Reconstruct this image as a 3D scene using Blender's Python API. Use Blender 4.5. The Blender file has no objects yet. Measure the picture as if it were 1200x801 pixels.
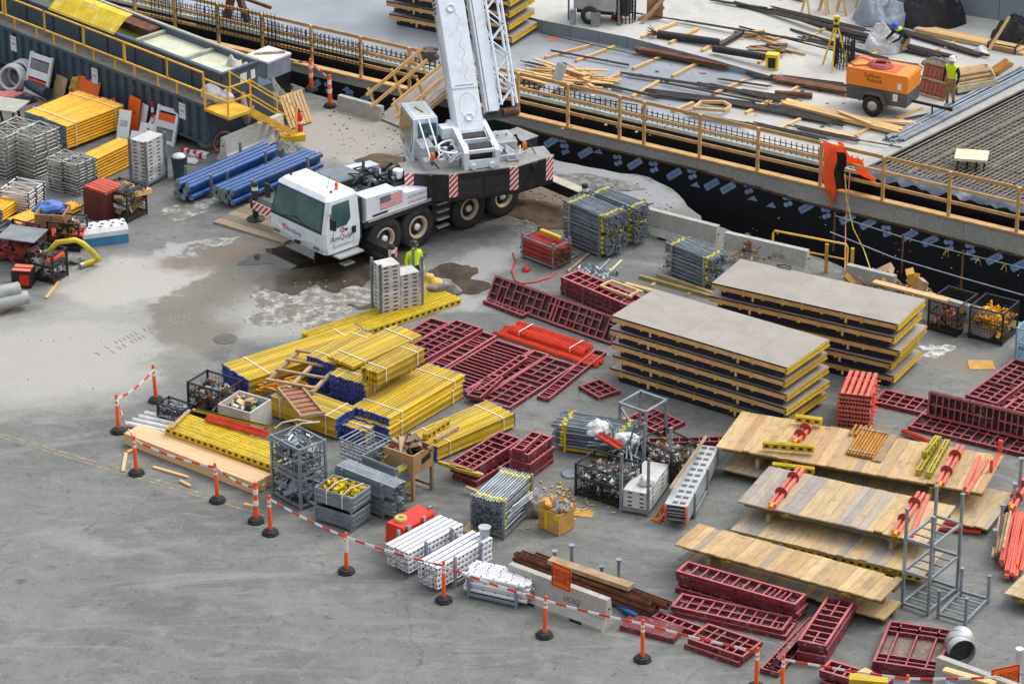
import bpy, math, random
from mathutils import Vector, Matrix, noise
from mathutils.geometry import tessellate_polygon
random.seed(7)
R=math.radians
SC=bpy.context.scene
COL=SC.collection
# ---------------------------------------------------------------- camera, sky, sun, exposure
FPX=4190.0; TH=R(25.5); DIST=104.75
CAM=Vector((0,-DIST*math.cos(TH),DIST*math.sin(TH)))
cd=bpy.data.cameras.new('camera'); cam=bpy.data.objects.new('camera',cd); COL.objects.link(cam)
cam.location=CAM; cam.rotation_euler=(math.pi/2-TH,0,0)
cd.sensor_fit='HORIZONTAL'; cd.sensor_width=36; cd.lens=FPX/1200*36; cd.clip_start=1; cd.clip_end=2000
SC.camera=cam
w=bpy.data.worlds.new('World'); SC.world=w; w.use_nodes=True
nt=w.node_tree; bg=nt.nodes['Background']
sky=nt.nodes.new('ShaderNodeTexSky'); sky.sky_type='NISHITA'; sky.sun_disc=False
SUN_EL,SUN_AZ=R(52),R(62)     # azimuth clockwise from +Y
sky.sun_elevation=SUN_EL; sky.sun_rotation=SUN_AZ; sky.air_density=1.0; sky.dust_density=1.5; sky.ozone_density=1.0
# overcast: the cloud deck is about three times as bright overhead as at the horizon
tcw=nt.nodes.new('ShaderNodeTexCoord'); spx=nt.nodes.new('ShaderNodeSeparateXYZ'); nt.links.new(tcw.outputs['Generated'],spx.inputs[0])
mrw=nt.nodes.new('ShaderNodeMapRange'); nt.links.new(spx.outputs[2],mrw.inputs[0]); mrw.inputs[3].default_value=.22; mrw.inputs[4].default_value=2.2
hsw=nt.nodes.new('ShaderNodeHueSaturation'); hsw.inputs['Saturation'].default_value=.2; nt.links.new(sky.outputs[0],hsw.inputs['Color']); nt.links.new(mrw.outputs[0],hsw.inputs['Value'])
nt.links.new(hsw.outputs[0],bg.inputs[0]); bg.inputs[1].default_value=0.15
sd=bpy.data.lights.new('sun','SUN'); sun=bpy.data.objects.new('sun',sd); COL.objects.link(sun)
sd.energy=1.0; sd.angle=R(35); sd.color=(1,.95,.88)
sdir=Vector((math.sin(SUN_AZ)*math.cos(SUN_EL),math.cos(SUN_AZ)*math.cos(SUN_EL),math.sin(SUN_EL)))
sun.rotation_euler=sdir.to_track_quat('Z','Y').to_euler()
SC.view_settings.view_transform='Standard'; SC.view_settings.look='None'
SC.view_settings.exposure=0.45; SC.view_settings.gamma=1.0

# ---------------------------------------------------------------- surveying helpers
def G(px,py,z=0.0):
    "point on the level plane z under a point of the photograph"
    u=(px-600)/FPX; v=(400.5-py)/FPX
    r=Vector((u,math.cos(TH)+v*math.sin(TH),-math.sin(TH)+v*math.cos(TH)))
    return CAM+r*((z-CAM.z)/r.z)
def V(px,py,p,n):
    "point on the vertical plane through p with normal n"
    u=(px-600)/FPX; v=(400.5-py)/FPX
    r=Vector((u,math.cos(TH)+v*math.sin(TH),-math.sin(TH)+v*math.cos(TH)))
    return CAM+r*((p-CAM).dot(n)/r.dot(n))
def fr(a,b,z=0.0):
    A=G(*a,z);B=G(*b,z); d=B-A
    return A,math.atan2(d.y,d.x),d.length
def dep(a,c,ang,z=0.0):
    "depth of c behind the line from a with heading ang"
    d=G(*c,z)-G(*a,z); return d.x*-math.sin(ang)+d.y*math.cos(ang)
# ---------------------------------------------------------------- materials
def lin(c):
    return tuple(((x/255)/12.92 if x<=10.3 else ((x/255+.055)/1.055)**2.4) for x in c)
def nd(nt,t,**k):
    n=nt.nodes.new('ShaderNode'+t)
    for a,b in k.items(): setattr(n,a,b)
    return n
def mixc(nt,f,a,b):
    m=nd(nt,'Mix',data_type='RGBA'); m.clamp_factor=True
    for i,x in ((0,f),(6,a),(7,b)):
        if hasattr(x,'is_linked') or hasattr(x,'links'): nt.links.new(x,m.inputs[i])
        elif isinstance(x,(int,float)): m.inputs[i].default_value=x
        else: m.inputs[i].default_value=(*x,1)
    return m.outputs[2]
def ramp(nt,x,lo,hi):
    m=nd(nt,'MapRange'); m.interpolation_type='SMOOTHSTEP'
    nt.links.new(x,m.inputs[0]); m.inputs[1].default_value=lo; m.inputs[2].default_value=hi
    return m.outputs[0]
def noi(nt,co,sc,det=4,rough=.6,dist=0):
    n=nd(nt,'TexNoise'); n.inputs['Scale'].default_value=sc; n.inputs['Detail'].default_value=det
    n.inputs['Roughness'].default_value=rough; n.inputs['Distortion'].default_value=dist
    nt.links.new(co,n.inputs['Vector']); return n.outputs[0]
MATS={}
def mat(name,col,rough=.6,metal=0,var=.18,vs=3,dirt=.35,dcol=(.09,.075,.06),ds=6,dth=(.5,.75),grain=0,bump=.15,rand=.12,stretch=None,coat=0,splash=0):
    if name in MATS: return MATS[name]
    m=bpy.data.materials.new(name); m.use_nodes=True; MATS[name]=m
    nt=m.node_tree; b=nt.nodes['Principled BSDF']
    tc=nd(nt,'TexCoord'); oi=nd(nt,'ObjectInfo')
    vm=nd(nt,'VectorMath',operation='MULTIPLY_ADD')
    sc=nd(nt,'CombineXYZ')
    for i,k in enumerate((37,91,53)):
        q=nd(nt,'Math',operation='MULTIPLY'); nt.links.new(oi.outputs['Random'],q.inputs[0]); q.inputs[1].default_value=k
        nt.links.new(q.outputs[0],sc.inputs[i])
    nt.links.new(tc.outputs['Object'],vm.inputs[0]); vm.inputs[1].default_value=stretch or (1,1,1); nt.links.new(sc.outputs[0],vm.inputs[2])
    co=vm.outputs[0]
    c=lin(col) if max(col)>1 else col
    n1=noi(nt,co,vs,5)
    lo=tuple(x*(1-var) for x in c); hi=tuple(min(.9,x*(1+var)) for x in c)
    cc=mixc(nt,ramp(nt,n1,.3,.7),lo,hi)
    if rand:
        hs=nd(nt,'HueSaturation'); nt.links.new(cc,hs.inputs['Color'])
        mr=nd(nt,'MapRange'); nt.links.new(oi.outputs['Random'],mr.inputs[0]); mr.inputs[3].default_value=1-rand; mr.inputs[4].default_value=1+rand
        nt.links.new(mr.outputs[0],hs.inputs['Value']); cc=hs.outputs[0]
    if grain:
        g=noi(nt,co,grain,3,.7); cc=mixc(nt,ramp(nt,g,.42,.68),cc,tuple(x*.62 for x in c))
    if dirt:
        d=noi(nt,co,ds,6,.7,.4); r=ramp(nt,d,*dth)
        q=nd(nt,'Math',operation='MULTIPLY'); nt.links.new(r,q.inputs[0]); q.inputs[1].default_value=dirt
        cc=mixc(nt,q.outputs[0],cc,dcol)
    if splash:      # dried cement splashes and chalky handling wear
        s1=noi(nt,tc.outputs['Object'],9,5,.75,.4); s2=noi(nt,co,1.6,4,.6)
        q1=nd(nt,'Math',operation='MULTIPLY'); nt.links.new(ramp(nt,s1,.52,.64),q1.inputs[0]); nt.links.new(ramp(nt,s2,.40,.62),q1.inputs[1])
        q2=nd(nt,'Math',operation='MULTIPLY'); nt.links.new(q1.outputs[0],q2.inputs[0]); q2.inputs[1].default_value=splash
        cc=mixc(nt,q2.outputs[0],cc,(.40,.375,.34))
    nt.links.new(cc,b.inputs['Base Color'])
    b.inputs['Roughness'].default_value=rough; b.inputs['Metallic'].default_value=metal
    if coat: b.inputs['Coat Weight'].default_value=coat; b.inputs['Coat Roughness'].default_value=.15
    if bump:
        bp=nd(nt,'Bump'); bp.inputs['Strength'].default_value=bump; bp.inputs['Distance'].default_value=.02
        nt.links.new(noi(nt,co,vs*8,3),bp.inputs['Height']); nt.links.new(bp.outputs[0],b.inputs['Normal'])
    return m
# paints, metals, woods
YEL=mat('yellow_timber_paint',(202,168,34),.6,dirt=.7,dcol=(.20,.13,.03),ds=5,stretch=(.25,3,3),rand=.22,splash=0.5)
YELS=mat('yellow_steel_paint',(206,176,24),.5,dirt=.5,dcol=(.16,.11,.03),ds=5,splash=0.4)
ORY=mat('amber_scaffold_paint',(246,172,6),.45,dirt=.2,dcol=(.3,.2,.08),ds=4)
BLU=mat('blue_end_paint',(32,68,156),.5,dirt=.25,rand=.3,splash=0.35)
BLUP=mat('blue_steel_paint',(18,74,138),.4,dirt=.3,dcol=(.13,.15,.17),ds=4,rand=.2,splash=0.2)
MAR=mat('maroon_steel_paint',(114,30,42),.55,dirt=.6,dcol=(.17,.09,.095),ds=4,dth=(.46,.72),rand=.2,splash=0.6)
MARL=mat('worn_skylit_maroon_edge',(178,94,100),.6,dirt=.5,dcol=(.22,.05,.065),ds=5,dth=(.52,.70),rand=.18,splash=0.45)  # paler pink top edges: wear, with brightness from the sky put into the colour
PLYD=mat('dark_form_plywood',(56,34,36),.6,dirt=.5,dcol=(.16,.15,.14),ds=2.5,dth=(.54,.72),rand=.25,splash=0.8)
PLYW=mat('worn_form_plywood',(120,100,88),.7,dirt=.6,dcol=(.25,.23,.21),ds=3,rand=.25,splash=0.6)
RED=mat('orange_red_steel_paint',(222,76,46),.5,dirt=.4,dcol=(.35,.16,.12),ds=6,rand=.15,splash=0.25)
REDP=mat('pink_red_steel_paint',(226,108,90),.5,dirt=.45,dcol=(.4,.3,.27),ds=6,rand=.15,splash=0.4)
REDB=mat('bright_red_paint',(206,44,30),.4,dirt=.2,dcol=(.25,.1,.08))
ORG=mat('traffic_orange_plastic',(246,88,26),.45,dirt=.18,dcol=(.3,.14,.08),rand=.05)
WHT=mat('white_paint',(226,230,236),.35,dirt=.15,dcol=(.45,.43,.4),var=.04,ds=3,rand=.02,coat=.3)
WHTP=mat('white_coated_steel',(226,224,228),.45,dirt=.3,dcol=(.3,.29,.28),var=.06,rand=.06,splash=0.15)
REFL=mat('white_reflective_band',(232,232,230),.4,dirt=.15,var=.03,rand=0,bump=0)
BLK=mat('black_rubber',(30,30,32),.75,dirt=.35,dcol=(.1,.095,.09),ds=5)
BLKM=mat('black_steel_paint',(26,27,29),.5,dirt=.35,dcol=(.09,.07,.055),ds=5,rand=.2,splash=0.12)
TYRE=mat('tyre_rubber',(44,43,43),.85,dirt=.55,dcol=(.13,.12,.105),ds=4)
GALV=mat('galvanised_steel',(150,158,164),.42,.55,var=.22,dirt=.4,dcol=(.14,.13,.12),ds=6,rand=.15,splash=0.25)
GALVD=mat('dull_galvanised_steel',(128,138,147),.5,.45,var=.25,dirt=.45,dcol=(.1,.095,.09),ds=6,rand=.25,splash=0.25)
ALU=mat('aluminium',(196,198,198),.35,.6,var=.12,dirt=.3,dcol=(.25,.24,.22),rand=.1)
PANELW=mat('grey_white_form_panel',(204,200,198),.55,var=.1,dirt=.45,dcol=(.32,.29,.27),ds=5,rand=.1,splash=0.4)
RUST=mat('rusty_steel',(104,64,42),.85,var=.4,dirt=.5,dcol=(.05,.035,.03),ds=8,rand=.3,splash=0.3)
REB=mat('rebar_steel',(66,60,58),.7,.3,var=.3,dirt=.4,dcol=(.14,.08,.05),ds=5,rand=.25)
WOOD=mat('pale_lumber',(214,176,122),.7,var=.14,dirt=.3,dcol=(.3,.19,.09),ds=3,stretch=(1,5,5),rand=.15)
WOODR=mat('rail_lumber',(208,166,106),.7,var=.16,dirt=.3,dcol=(.28,.19,.1),ds=2,rand=.12,splash=0.3)
LVL=mat('laminated_veneer_lumber',(222,184,140),.65,var=.1,dirt=.22,dcol=(.38,.25,.14),ds=3,stretch=(.4,6,3),rand=.08)
WOODG=mat('weathered_lumber',(170,144,108),.8,var=.2,dirt=.45,dcol=(.12,.095,.07),ds=4,rand=.25,splash=0.3)
TRAYW=mat('brown_form_tray_wood',(150,104,78),.75,var=.2,dirt=.4,dcol=(.28,.22,.18),ds=5)
DECKP=mat('grey_film_faced_plywood',(158,150,140),.45,var=.09,vs=1.0,dirt=.5,dcol=(.24,.215,.195),ds=1.6,dth=(.46,.72),rand=.07,bump=.03,splash=0.35)
CONC=mat('precast_concrete',(176,174,166),.85,var=.12,dirt=.4,dcol=(.2,.19,.165),ds=2.5,grain=30,rand=.08)
CONCW=mat('cast_wall_concrete',(168,170,166),.85,var=.12,vs=.7,dirt=.4,dcol=(.2,.2,.19),ds=.8,grain=25,rand=0)
CONCB=mat('bluish_wall_concrete',(128,140,148),.8,var=.1,vs=.4,dirt=.3,dcol=(.13,.15,.16),ds=.5,rand=0)
STRAP=mat('white_strapping',(224,218,206),.6,dirt=.1,rand=0,bump=0)
TARPW=mat('white_plastic_sheet',(212,212,214),.4,var=.12,vs=2,dirt=.3,dcol=(.3,.32,.36),ds=3,bump=.5)
TARPK=mat('black_plastic_sheet',(22,24,27),.4,var=.3,vs=2,dirt=.2,dcol=(.06,.06,.065),bump=.6)
TARPG=mat('grey_blue_tarp',(140,148,160),.55,var=.2,vs=2,dirt=.3,dcol=(.2,.22,.25),bump=.6)
ORT=mat('orange_tarp_cloth',(255,136,84),.6,var=.08,vs=3,dirt=0,bump=.15)
_n=ORT.node_tree; _b=_n.nodes['Principled BSDF']; _t=_n.nodes.new('ShaderNodeBsdfTranslucent'); _m=_n.nodes.new('ShaderNodeMixShader'); _m.inputs[0].default_value=.6   # thin sheet: daylight glows through it
_t.inputs[0].default_value=(.98,.30,.12,1); _n.links.new(_b.outputs[0],_m.inputs[1]); _n.links.new(_t.outputs[0],_m.inputs[2]); _n.links.new(_m.outputs[0],_n.nodes['Material Output'].inputs[0])
TANK=mat('slate_blue_tank_paint',(66,84,98),.5,var=.1,vs=1,dirt=.3,dcol=(.06,.07,.075),ds=2,splash=0.15)
RAILY=mat('safety_yellow_rail_paint',(226,176,60),.45,dirt=.25,dcol=(.3,.2,.07))
CARD=mat('brown_cardboard',(196,148,74),.8,dirt=.25,dcol=(.3,.19,.09))
ORC=mat('compressor_orange_paint',(248,140,40),.4,var=.05,dirt=.15,dcol=(.4,.17,.05),rand=0,coat=.2)
GRYD=mat('dark_grey_paint',(84,86,86),.5,dirt=.3)
GRYM=mat('mid_grey_paint',(122,126,130),.5,dirt=.3)
SIGNO=mat('sign_orange',(244,104,24),.5,var=.05,dirt=.2,dcol=(.5,.15,.04),rand=0,bump=0)
INK=mat('black_lettering',(20,20,22),.6,dirt=0,rand=0,bump=0)
INKR=mat('red_lettering',(206,34,44),.5,dirt=0,rand=0,bump=0)
INKB=mat('blue_lettering',(40,60,120),.5,dirt=0,rand=0,bump=0)
REDH=mat('hazard_red',(206,30,40),.45,dirt=.15,rand=0,bump=0)
BRASS=mat('amber_tube_paint',(176,120,34),.4,.3,var=.2,dirt=.35,dcol=(.1,.06,.02),rand=.2)
HIVIS=mat('lime_hi_vis_cloth',(206,240,30),.7,var=.08,dirt=.1,rand=0)
NAVY=mat('navy_cloth',(26,30,42),.85,dirt=.15,rand=0)
KHAKI=mat('khaki_cloth',(150,126,90),.85,dirt=.3,rand=0)
SKIN=mat('skin',(196,140,112),.6,dirt=0,rand=0,bump=0)
HOSE=mat('faded_red_hose',(176,92,96),.6,dirt=.3,rand=.05)
TEAL=mat('blue_wrap',(60,132,176),.4,dirt=.2)
SOIL=mat('brown_soil',(104,86,66),.95,var=.3,vs=2,dirt=.5,dcol=(.06,.05,.04),ds=4,grain=20,bump=.6)
RUBB=mat('grey_rubble',(120,120,116),.9,var=.4,vs=5,dirt=.5,dcol=(.05,.05,.055),ds=6,bump=.8)
MEMB=mat('black_waterproof_membrane',(20,27,36),.5,var=.2,vs=.8,dirt=.3,dcol=(.03,.03,.03),ds=1.2,rand=0)
PATCH=mat('pale_blue_membrane_print',(128,156,196),.6,dirt=.4,dcol=(.1,.14,.2),ds=3,rand=.1,bump=0)
GLASS=mat('dark_cab_glass',(58,92,92),.1,var=.3,vs=1.5,dirt=.15,dcol=(.16,.2,.19),ds=1.5,rand=0,bump=0,coat=1)
AMBER=mat('amber_beacon_lens',(236,110,20),.25,dirt=0,rand=0,bump=0)
SCUM=mat('pale_settled_water',(206,206,182),.22,var=.16,vs=1.5,dirt=.5,dcol=(.5,.48,.36),ds=3,rand=0,bump=.4)
ALGAE=mat('green_settled_water',(74,80,42),.15,var=.3,vs=1.5,dirt=.4,dcol=(.3,.3,.2),ds=2,rand=0)
GREEN=mat('pale_green_form_strip',(190,202,192),.7,dirt=.4,dcol=(.3,.32,.3),ds=3,rand=0)
TRIPY=mat('survey_yellow',(236,196,30),.45,dirt=.1,rand=0)
YELB=mat('yellow_collar_paint',(222,204,20),.45,dirt=.25,rand=.1)
PINKN=mat('pink_net',(206,120,120),.7,dirt=.2)
# ---------------------------------------------------------------- mesh helper
class MB:
    def __init__(s): s.v=[];s.f=[];s.mi=[];s.sm=[];s.fv=[]
    def add(s,vs,fs,mi=0,sm=False,val=None):
        o=len(s.v); s.v+=[tuple(p) for p in vs]
        val=random.random() if val is None else val
        for f in fs: s.f.append([i+o for i in f]); s.mi.append(mi); s.sm.append(sm); s.fv.append(val)
        return s
    def box(s,a,b,mi=0,M=None,val=None):
        x0,y0,z0=a;x1,y1,z1=b
        vs=[Vector(p) for p in((x0,y0,z0),(x1,y0,z0),(x1,y1,z0),(x0,y1,z0),(x0,y0,z1),(x1,y0,z1),(x1,y1,z1),(x0,y1,z1))]
        if M: vs=[M@p for p in vs]
        return s.add(vs,[(3,2,1,0),(4,5,6,7),(0,1,5,4),(1,2,6,5),(2,3,7,6),(3,0,4,7)],mi,False,val)
    def bar(s,a,b,w,h=None,mi=0,up=(0,0,1)):
        a=Vector(a);b=Vector(b);h=h or w;d=b-a;L=d.length
        if L<1e-6: return s
        d/=L; u=Vector(up); sx=d.cross(u)
        if sx.length<1e-3: sx=d.cross(Vector((0,1,0)))
        sx.normalize(); uz=sx.cross(d)
        vs=[p+sx*(i*w/2)+uz*(j*h/2) for p in(a,b) for i,j in((-1,-1),(1,-1),(1,1),(-1,1))]
        return s.add(vs,[(0,1,2,3),(7,6,5,4),(4,5,1,0),(5,6,2,1),(6,7,3,2),(7,4,0,3)],mi)
    def tube(s,a,b,r,n=8,mi=0,r2=None,cap=True):
        a=Vector(a);b=Vector(b);d=(b-a)
        if d.length<1e-6: return s
        d.normalize(); x=d.orthogonal().normalized(); y=d.cross(x); r2=r if r2 is None else r2
        vs=[p+(x*math.cos(t)+y*math.sin(t))*q for p,q in((a,r),(b,r2)) for t in [2*math.pi*i/n for i in range(n)]]
        s.add(vs,[(i,(i+1)%n,n+(i+1)%n,n+i) for i in range(n)],mi,True)
        if cap: s.add(vs,[tuple(range(n-1,-1,-1)),tuple(range(n,2*n))],mi)
        return s
    def path(s,pts,r,n=6,mi=0,closed=False):
        P=[Vector(p) for p in pts]; m=len(P); vs=[]; prev=None
        for i,p in enumerate(P):
            a=P[(i-1)%m] if (i or closed) else P[i]; b=P[(i+1)%m] if (i<m-1 or closed) else P[i]
            t=(b-a).normalized()
            x=t.orthogonal().normalized() if prev is None else (prev-t*prev.dot(t)).normalized()
            prev=x; y=t.cross(x)
            rr=r[i] if isinstance(r,(list,tuple)) else r
            vs+=[p+(x*math.cos(q)+y*math.sin(q))*rr for q in [2*math.pi*k/n for k in range(n)]]
        fs=[(i*n+k,i*n+(k+1)%n,((i+1)%m)*n+(k+1)%n,((i+1)%m)*n+k) for i in range(m if closed else m-1) for k in range(n)]
        s.add(vs,fs,mi,True)
        if not closed: s.add(vs,[tuple(range(n-1,-1,-1)),tuple(range((m-1)*n,m*n))],mi)
        return s
    def lathe(s,prof,n=16,mi=0,sm=True,M=None,cap=True):
        vs=[Vector((r*math.cos(2*math.pi*k/n),r*math.sin(2*math.pi*k/n),z)) for r,z in prof for k in range(n)]
        if M: vs=[M@p for p in vs]
        m=len(prof)
        s.add(vs,[(i*n+k,i*n+(k+1)%n,(i+1)*n+(k+1)%n,(i+1)*n+k) for i in range(m-1) for k in range(n)],mi,sm)
        if cap: s.add(vs,[tuple(range(n-1,-1,-1)),tuple(range((m-1)*n,m*n))],mi)
        return s
    def prism(s,poly,a,b,axis='y',mi=0):
        "polygon (p,q) extruded along an axis from a to b"
        f={'y':lambda p,q,t:(p,t,q),'x':lambda p,q,t:(t,p,q),'z':lambda p,q,t:(p,q,t)}[axis]
        n=len(poly); vs=[f(p,q,a) for p,q in poly]+[f(p,q,b) for p,q in poly]
        tri=tessellate_polygon([[Vector((p,q,0)) for p,q in poly]])
        s.add(vs,[tuple(t) for t in tri]+[tuple(n+i for i in reversed(t)) for t in tri]+[(i,(i+1)%n,n+(i+1)%n,n+i) for i in range(n)],mi); return s
    def build(s,name,mats,parent=None,M=None,loc=None,rz=0,recalc=True):
        me=bpy.data.meshes.new(name)
        vs=[M@Vector(p) for p in s.v] if M else s.v
        me.from_pydata(vs,[],s.f)
        for m in (mats if isinstance(mats,(list,tuple)) else [mats]): me.materials.append(m)
        me.polygons.foreach_set('material_index',s.mi); me.polygons.foreach_set('use_smooth',s.sm)
        at=me.attributes.new('pv','FLOAT','FACE'); at.data.foreach_set('value',s.fv)
        if recalc:
            import bmesh
            bm=bmesh.new(); bm.from_mesh(me); bmesh.ops.recalc_face_normals(bm,faces=bm.faces); bm.to_mesh(me); bm.free()
        me.update()
        return link(name,me,parent,loc,rz)
def link(name,me,parent=None,loc=None,rz=0):
    o=bpy.data.objects.new(name,me); COL.objects.link(o)
    if parent: o.parent=parent
    if loc is not None: o.location=loc
    if rz: o.rotation_euler=(0,0,rz)
    return o
def tag(o,label,cat,group=None):
    o['label']=label; o['category']=cat
    if group: o['group']=group
    return o
def thing(name,label,cat,loc=(0,0,0),rz=0,group=None):
    o=bpy.data.objects.new(name,None); COL.objects.link(o); o.empty_display_size=.2
    o.location=loc; o.rotation_euler=(0,0,rz); return tag(o,label,cat,group)
def struct(o,kind='structure'): o['kind']=kind; return o
def dup(o,loc,rz=0,label=None,group=None,rot=None):
    def cp(q,par):
        c=q.copy(); COL.objects.link(c)
        if par: c.parent=par
        for ch in KIDS(q): cp(ch,c)
        return c
    c=cp(o,None); c.location=loc; c.rotation_euler=rot or (0,0,rz)
    if label: c['label']=label
    if group: c['group']=group
    return c
def KIDS(o): return list(o.children)
TXT={}
def text_mesh(s):
    if s not in TXT:
        cu=bpy.data.curves.new('lettering','FONT'); cu.body=s; cu.size=1; cu.align_x='CENTER'; cu.align_y='CENTER'; cu.extrude=.004; cu.space_line=.8; cu.resolution_u=2
        o=bpy.data.objects.new('lettering',cu); COL.objects.link(o); bpy.context.view_layer.update()
        TXT[s]=bpy.data.meshes.new_from_object(o.evaluated_get(bpy.context.evaluated_depsgraph_get()))
        bpy.data.objects.remove(o)
    return TXT[s]
def lettering(s,size,m,parent,origin,xd,ud,name='lettering',sx=1):
    me=text_mesh(s).copy(); x=Vector(xd).normalized(); u=Vector(ud); u=(u-x*u.dot(x)).normalized(); n=x.cross(u)
    M=Matrix(((x.x,u.x,n.x,origin[0]),(x.y,u.y,n.y,origin[1]),(x.z,u.z,n.z,origin[2]),(0,0,0,1)))
    me.transform(M@Matrix.Diagonal((size*sx,size,size,1))); me.materials.clear(); me.materials.append(m)
    return link(name,me,parent)
def poly_obj(name,pts,m,kind='structure'):
    tri=tessellate_polygon([[Vector(p) for p in pts]])
    mb=MB(); mb.add(pts,[tuple(t) for t in tri]); o=mb.build(name,m)
    me=o.data
    if me.polygons[0].normal.z<0: me.flip_normals()
    return struct(o,kind) if kind else o
ORD=['topmost','second from top','third from top','fourth from top','fifth from top','sixth from top','seventh from top','eighth from top','ninth from top','tenth from top','eleventh from top','twelfth from top']
def nth(i,n): return ORD[i] if (i<n-1 or n==1) else 'lowest'
# ================================================================ THE SETTING
ZS=0.8            # slab level above the yard
ZW=0.3            # top of the foundation wall
# ---- yard ground
def ground_material():
    m=bpy.data.materials.new('yard_ground'); m.use_nodes=True; nt=m.node_tree; b=nt.nodes['Principled BSDF']
    tc=nd(nt,'TexCoord'); co=tc.outputs['Object']
    base=mixc(nt,ramp(nt,noi(nt,co,.22,5,.6,.6),.35,.65),lin((112,114,110)),lin((134,136,130)))
    base=mixc(nt,ramp(nt,noi(nt,co,1.1,6,.65,.5),.45,.75),base,lin((150,148,143)))
    base=mixc(nt,ramp(nt,noi(nt,co,3.2,7,.75,.8),.5,.72),base,lin((94,95,96)))
    base=mixc(nt,ramp(nt,noi(nt,co,5.1,6,.8,.4),.58,.74),base,lin((158,157,154)))
    # wheel tracks: long soft streaks sweeping across the yard
    mp=nd(nt,'Mapping'); mp.inputs['Rotation'].default_value=(0,0,R(28)); mp.inputs['Scale'].default_value=(.22,1.1,1)
    nt.links.new(co,mp.inputs[0])
    st=noi(nt,mp.outputs[0],1.0,6,.65,2.6); base=mixc(nt,ramp(nt,st,.5,.8),base,lin((158,157,151)))
    base=mixc(nt,ramp(nt,noi(nt,mp.outputs[0],1.7,6,.65,2.2),.56,.86),base,lin((94,96,94)))
    # pale sweeping marks left by turning vehicles
    c0=G(330,1250); vs_=nd(nt,'VectorMath',operation='SUBTRACT'); nt.links.new(co,vs_.inputs[0]); vs_.inputs[1].default_value=(c0.x,c0.y,0)
    ln_=nd(nt,'VectorMath',operation='LENGTH'); nt.links.new(vs_.outputs[0],ln_.inputs[0]); sx_=nd(nt,'SeparateXYZ'); nt.links.new(co,sx_.inputs[0])
    cb_=nd(nt,'CombineXYZ'); mm_=nd(nt,'Math',operation='MULTIPLY'); mm_.inputs[1].default_value=.06; nt.links.new(sx_.outputs[0],mm_.inputs[0]); nt.links.new(ln_.outputs['Value'],cb_.inputs[0]); nt.links.new(mm_.outputs[0],cb_.inputs[1])
    base=mixc(nt,ramp(nt,noi(nt,cb_.outputs[0],1.5,5,.7,.15),.52,.78),base,lin((156,157,151)))
    base=mixc(nt,ramp(nt,noi(nt,cb_.outputs[0],2.6,4,.7,.1),.60,.80),base,lin((104,106,103)))
    # fine cracks
    vo=nd(nt,'TexVoronoi'); vo.feature='DISTANCE_TO_EDGE'; vo.inputs['Scale'].default_value=.075; wc=nd(nt,'TexNoise'); wc.inputs['Scale'].default_value=1.1; wc.inputs['Detail'].default_value=6; nt.links.new(co,wc.inputs['Vector'])
    wa=nd(nt,'VectorMath',operation='MULTIPLY_ADD'); nt.links.new(wc.outputs['Color'],wa.inputs[0]); wa.inputs[1].default_value=(1.6,1.6,0); nt.links.new(co,wa.inputs[2]); nt.links.new(wa.outputs[0],vo.inputs['Vector'])
    qk=nd(nt,'Math',operation='MULTIPLY'); nt.links.new(ramp(nt,vo.outputs['Distance'],.0022,.0008),qk.inputs[0]); qk.inputs[1].default_value=.4
    base=mixc(nt,qk.outputs[0],base,lin((66,66,64)))
    warp=nd(nt,'TexNoise'); warp.inputs['Scale'].default_value=.8; warp.inputs['Detail'].default_value=7; warp.inputs['Roughness'].default_value=.65; nt.links.new(co,warp.inputs['Vector'])
    wv=nd(nt,'VectorMath',operation='MULTIPLY_ADD'); nt.links.new(warp.outputs['Color'],wv.inputs[0]); wv.inputs[1].default_value=(2.6,2.6,0); nt.links.new(co,wv.inputs[2])
    def blob(cc,px,py,a,bb,rot,col,soft=.5,amt=1.0):
        c=G(px,py)+Vector((1.3,1.3,0))
        mp=nd(nt,'Mapping',vector_type='TEXTURE'); mp.inputs['Location'].default_value=(c.x,c.y,0); mp.inputs['Rotation'].default_value=(0,0,R(rot)); mp.inputs['Scale'].default_value=(a,bb,1)
        nt.links.new(wv.outputs[0],mp.inputs[0])
        ln=nd(nt,'VectorMath',operation='LENGTH'); sp=nd(nt,'VectorMath',operation='MULTIPLY'); sp.inputs[1].default_value=(1,1,0); nt.links.new(mp.outputs[0],sp.inputs[0]); nt.links.new(sp.outputs[0],ln.inputs[0])
        r=ramp(nt,ln.outputs['Value'],1.0,1.0-soft)
        q=nd(nt,'Math',operation='MULTIPLY'); nt.links.new(r,q.inputs[0]); q.inputs[1].default_value=amt
        return mixc(nt,q.outputs[0],cc,col)
    # pale dried slurry, mud and damp patches, each where it lies
    base=blob(base,60,420,5.2,4.6,20,lin((196,192,182)),.6,.9)
    base=blob(base,150,330,3.2,2.6,30,lin((204,200,190)),.5,.9)
    base=blob(base,200,420,.6,3.0,12,lin((120,114,102)),.8,.4)
    base=blob(base,255,360,1.9,3.2,-12,lin((134,128,114)),.18,.85)
    base=blob(base,262,300,2.6,1.2,20,lin((136,118,98)),.6,.8)
    base=blob(base,215,290,1.4,.5,30,lin((196,196,196)),.6,.8)
    base=blob(base,350,425,2.2,1.0,40,lin((160,158,150)),.5,.8)
    base=blob(base,390,158,3.4,3.2,-30,lin((186,178,166)),.5,.9)
    base=blob(base,430,190,1.6,.9,10,lin((204,198,190)),.7,.7)
    base=blob(base,470,205,1.6,.9,-20,lin((122,102,82)),.7,.8)
    base=blob(base,640,240,1.9,2.2,-20,lin((128,106,82)),.5,.9)
    base=blob(base,560,310,2.2,1.3,40,lin((172,172,170)),.5,.9)
    base=blob(base,540,355,1.5,.9,20,lin((188,188,184)),.6,.8)
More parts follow.
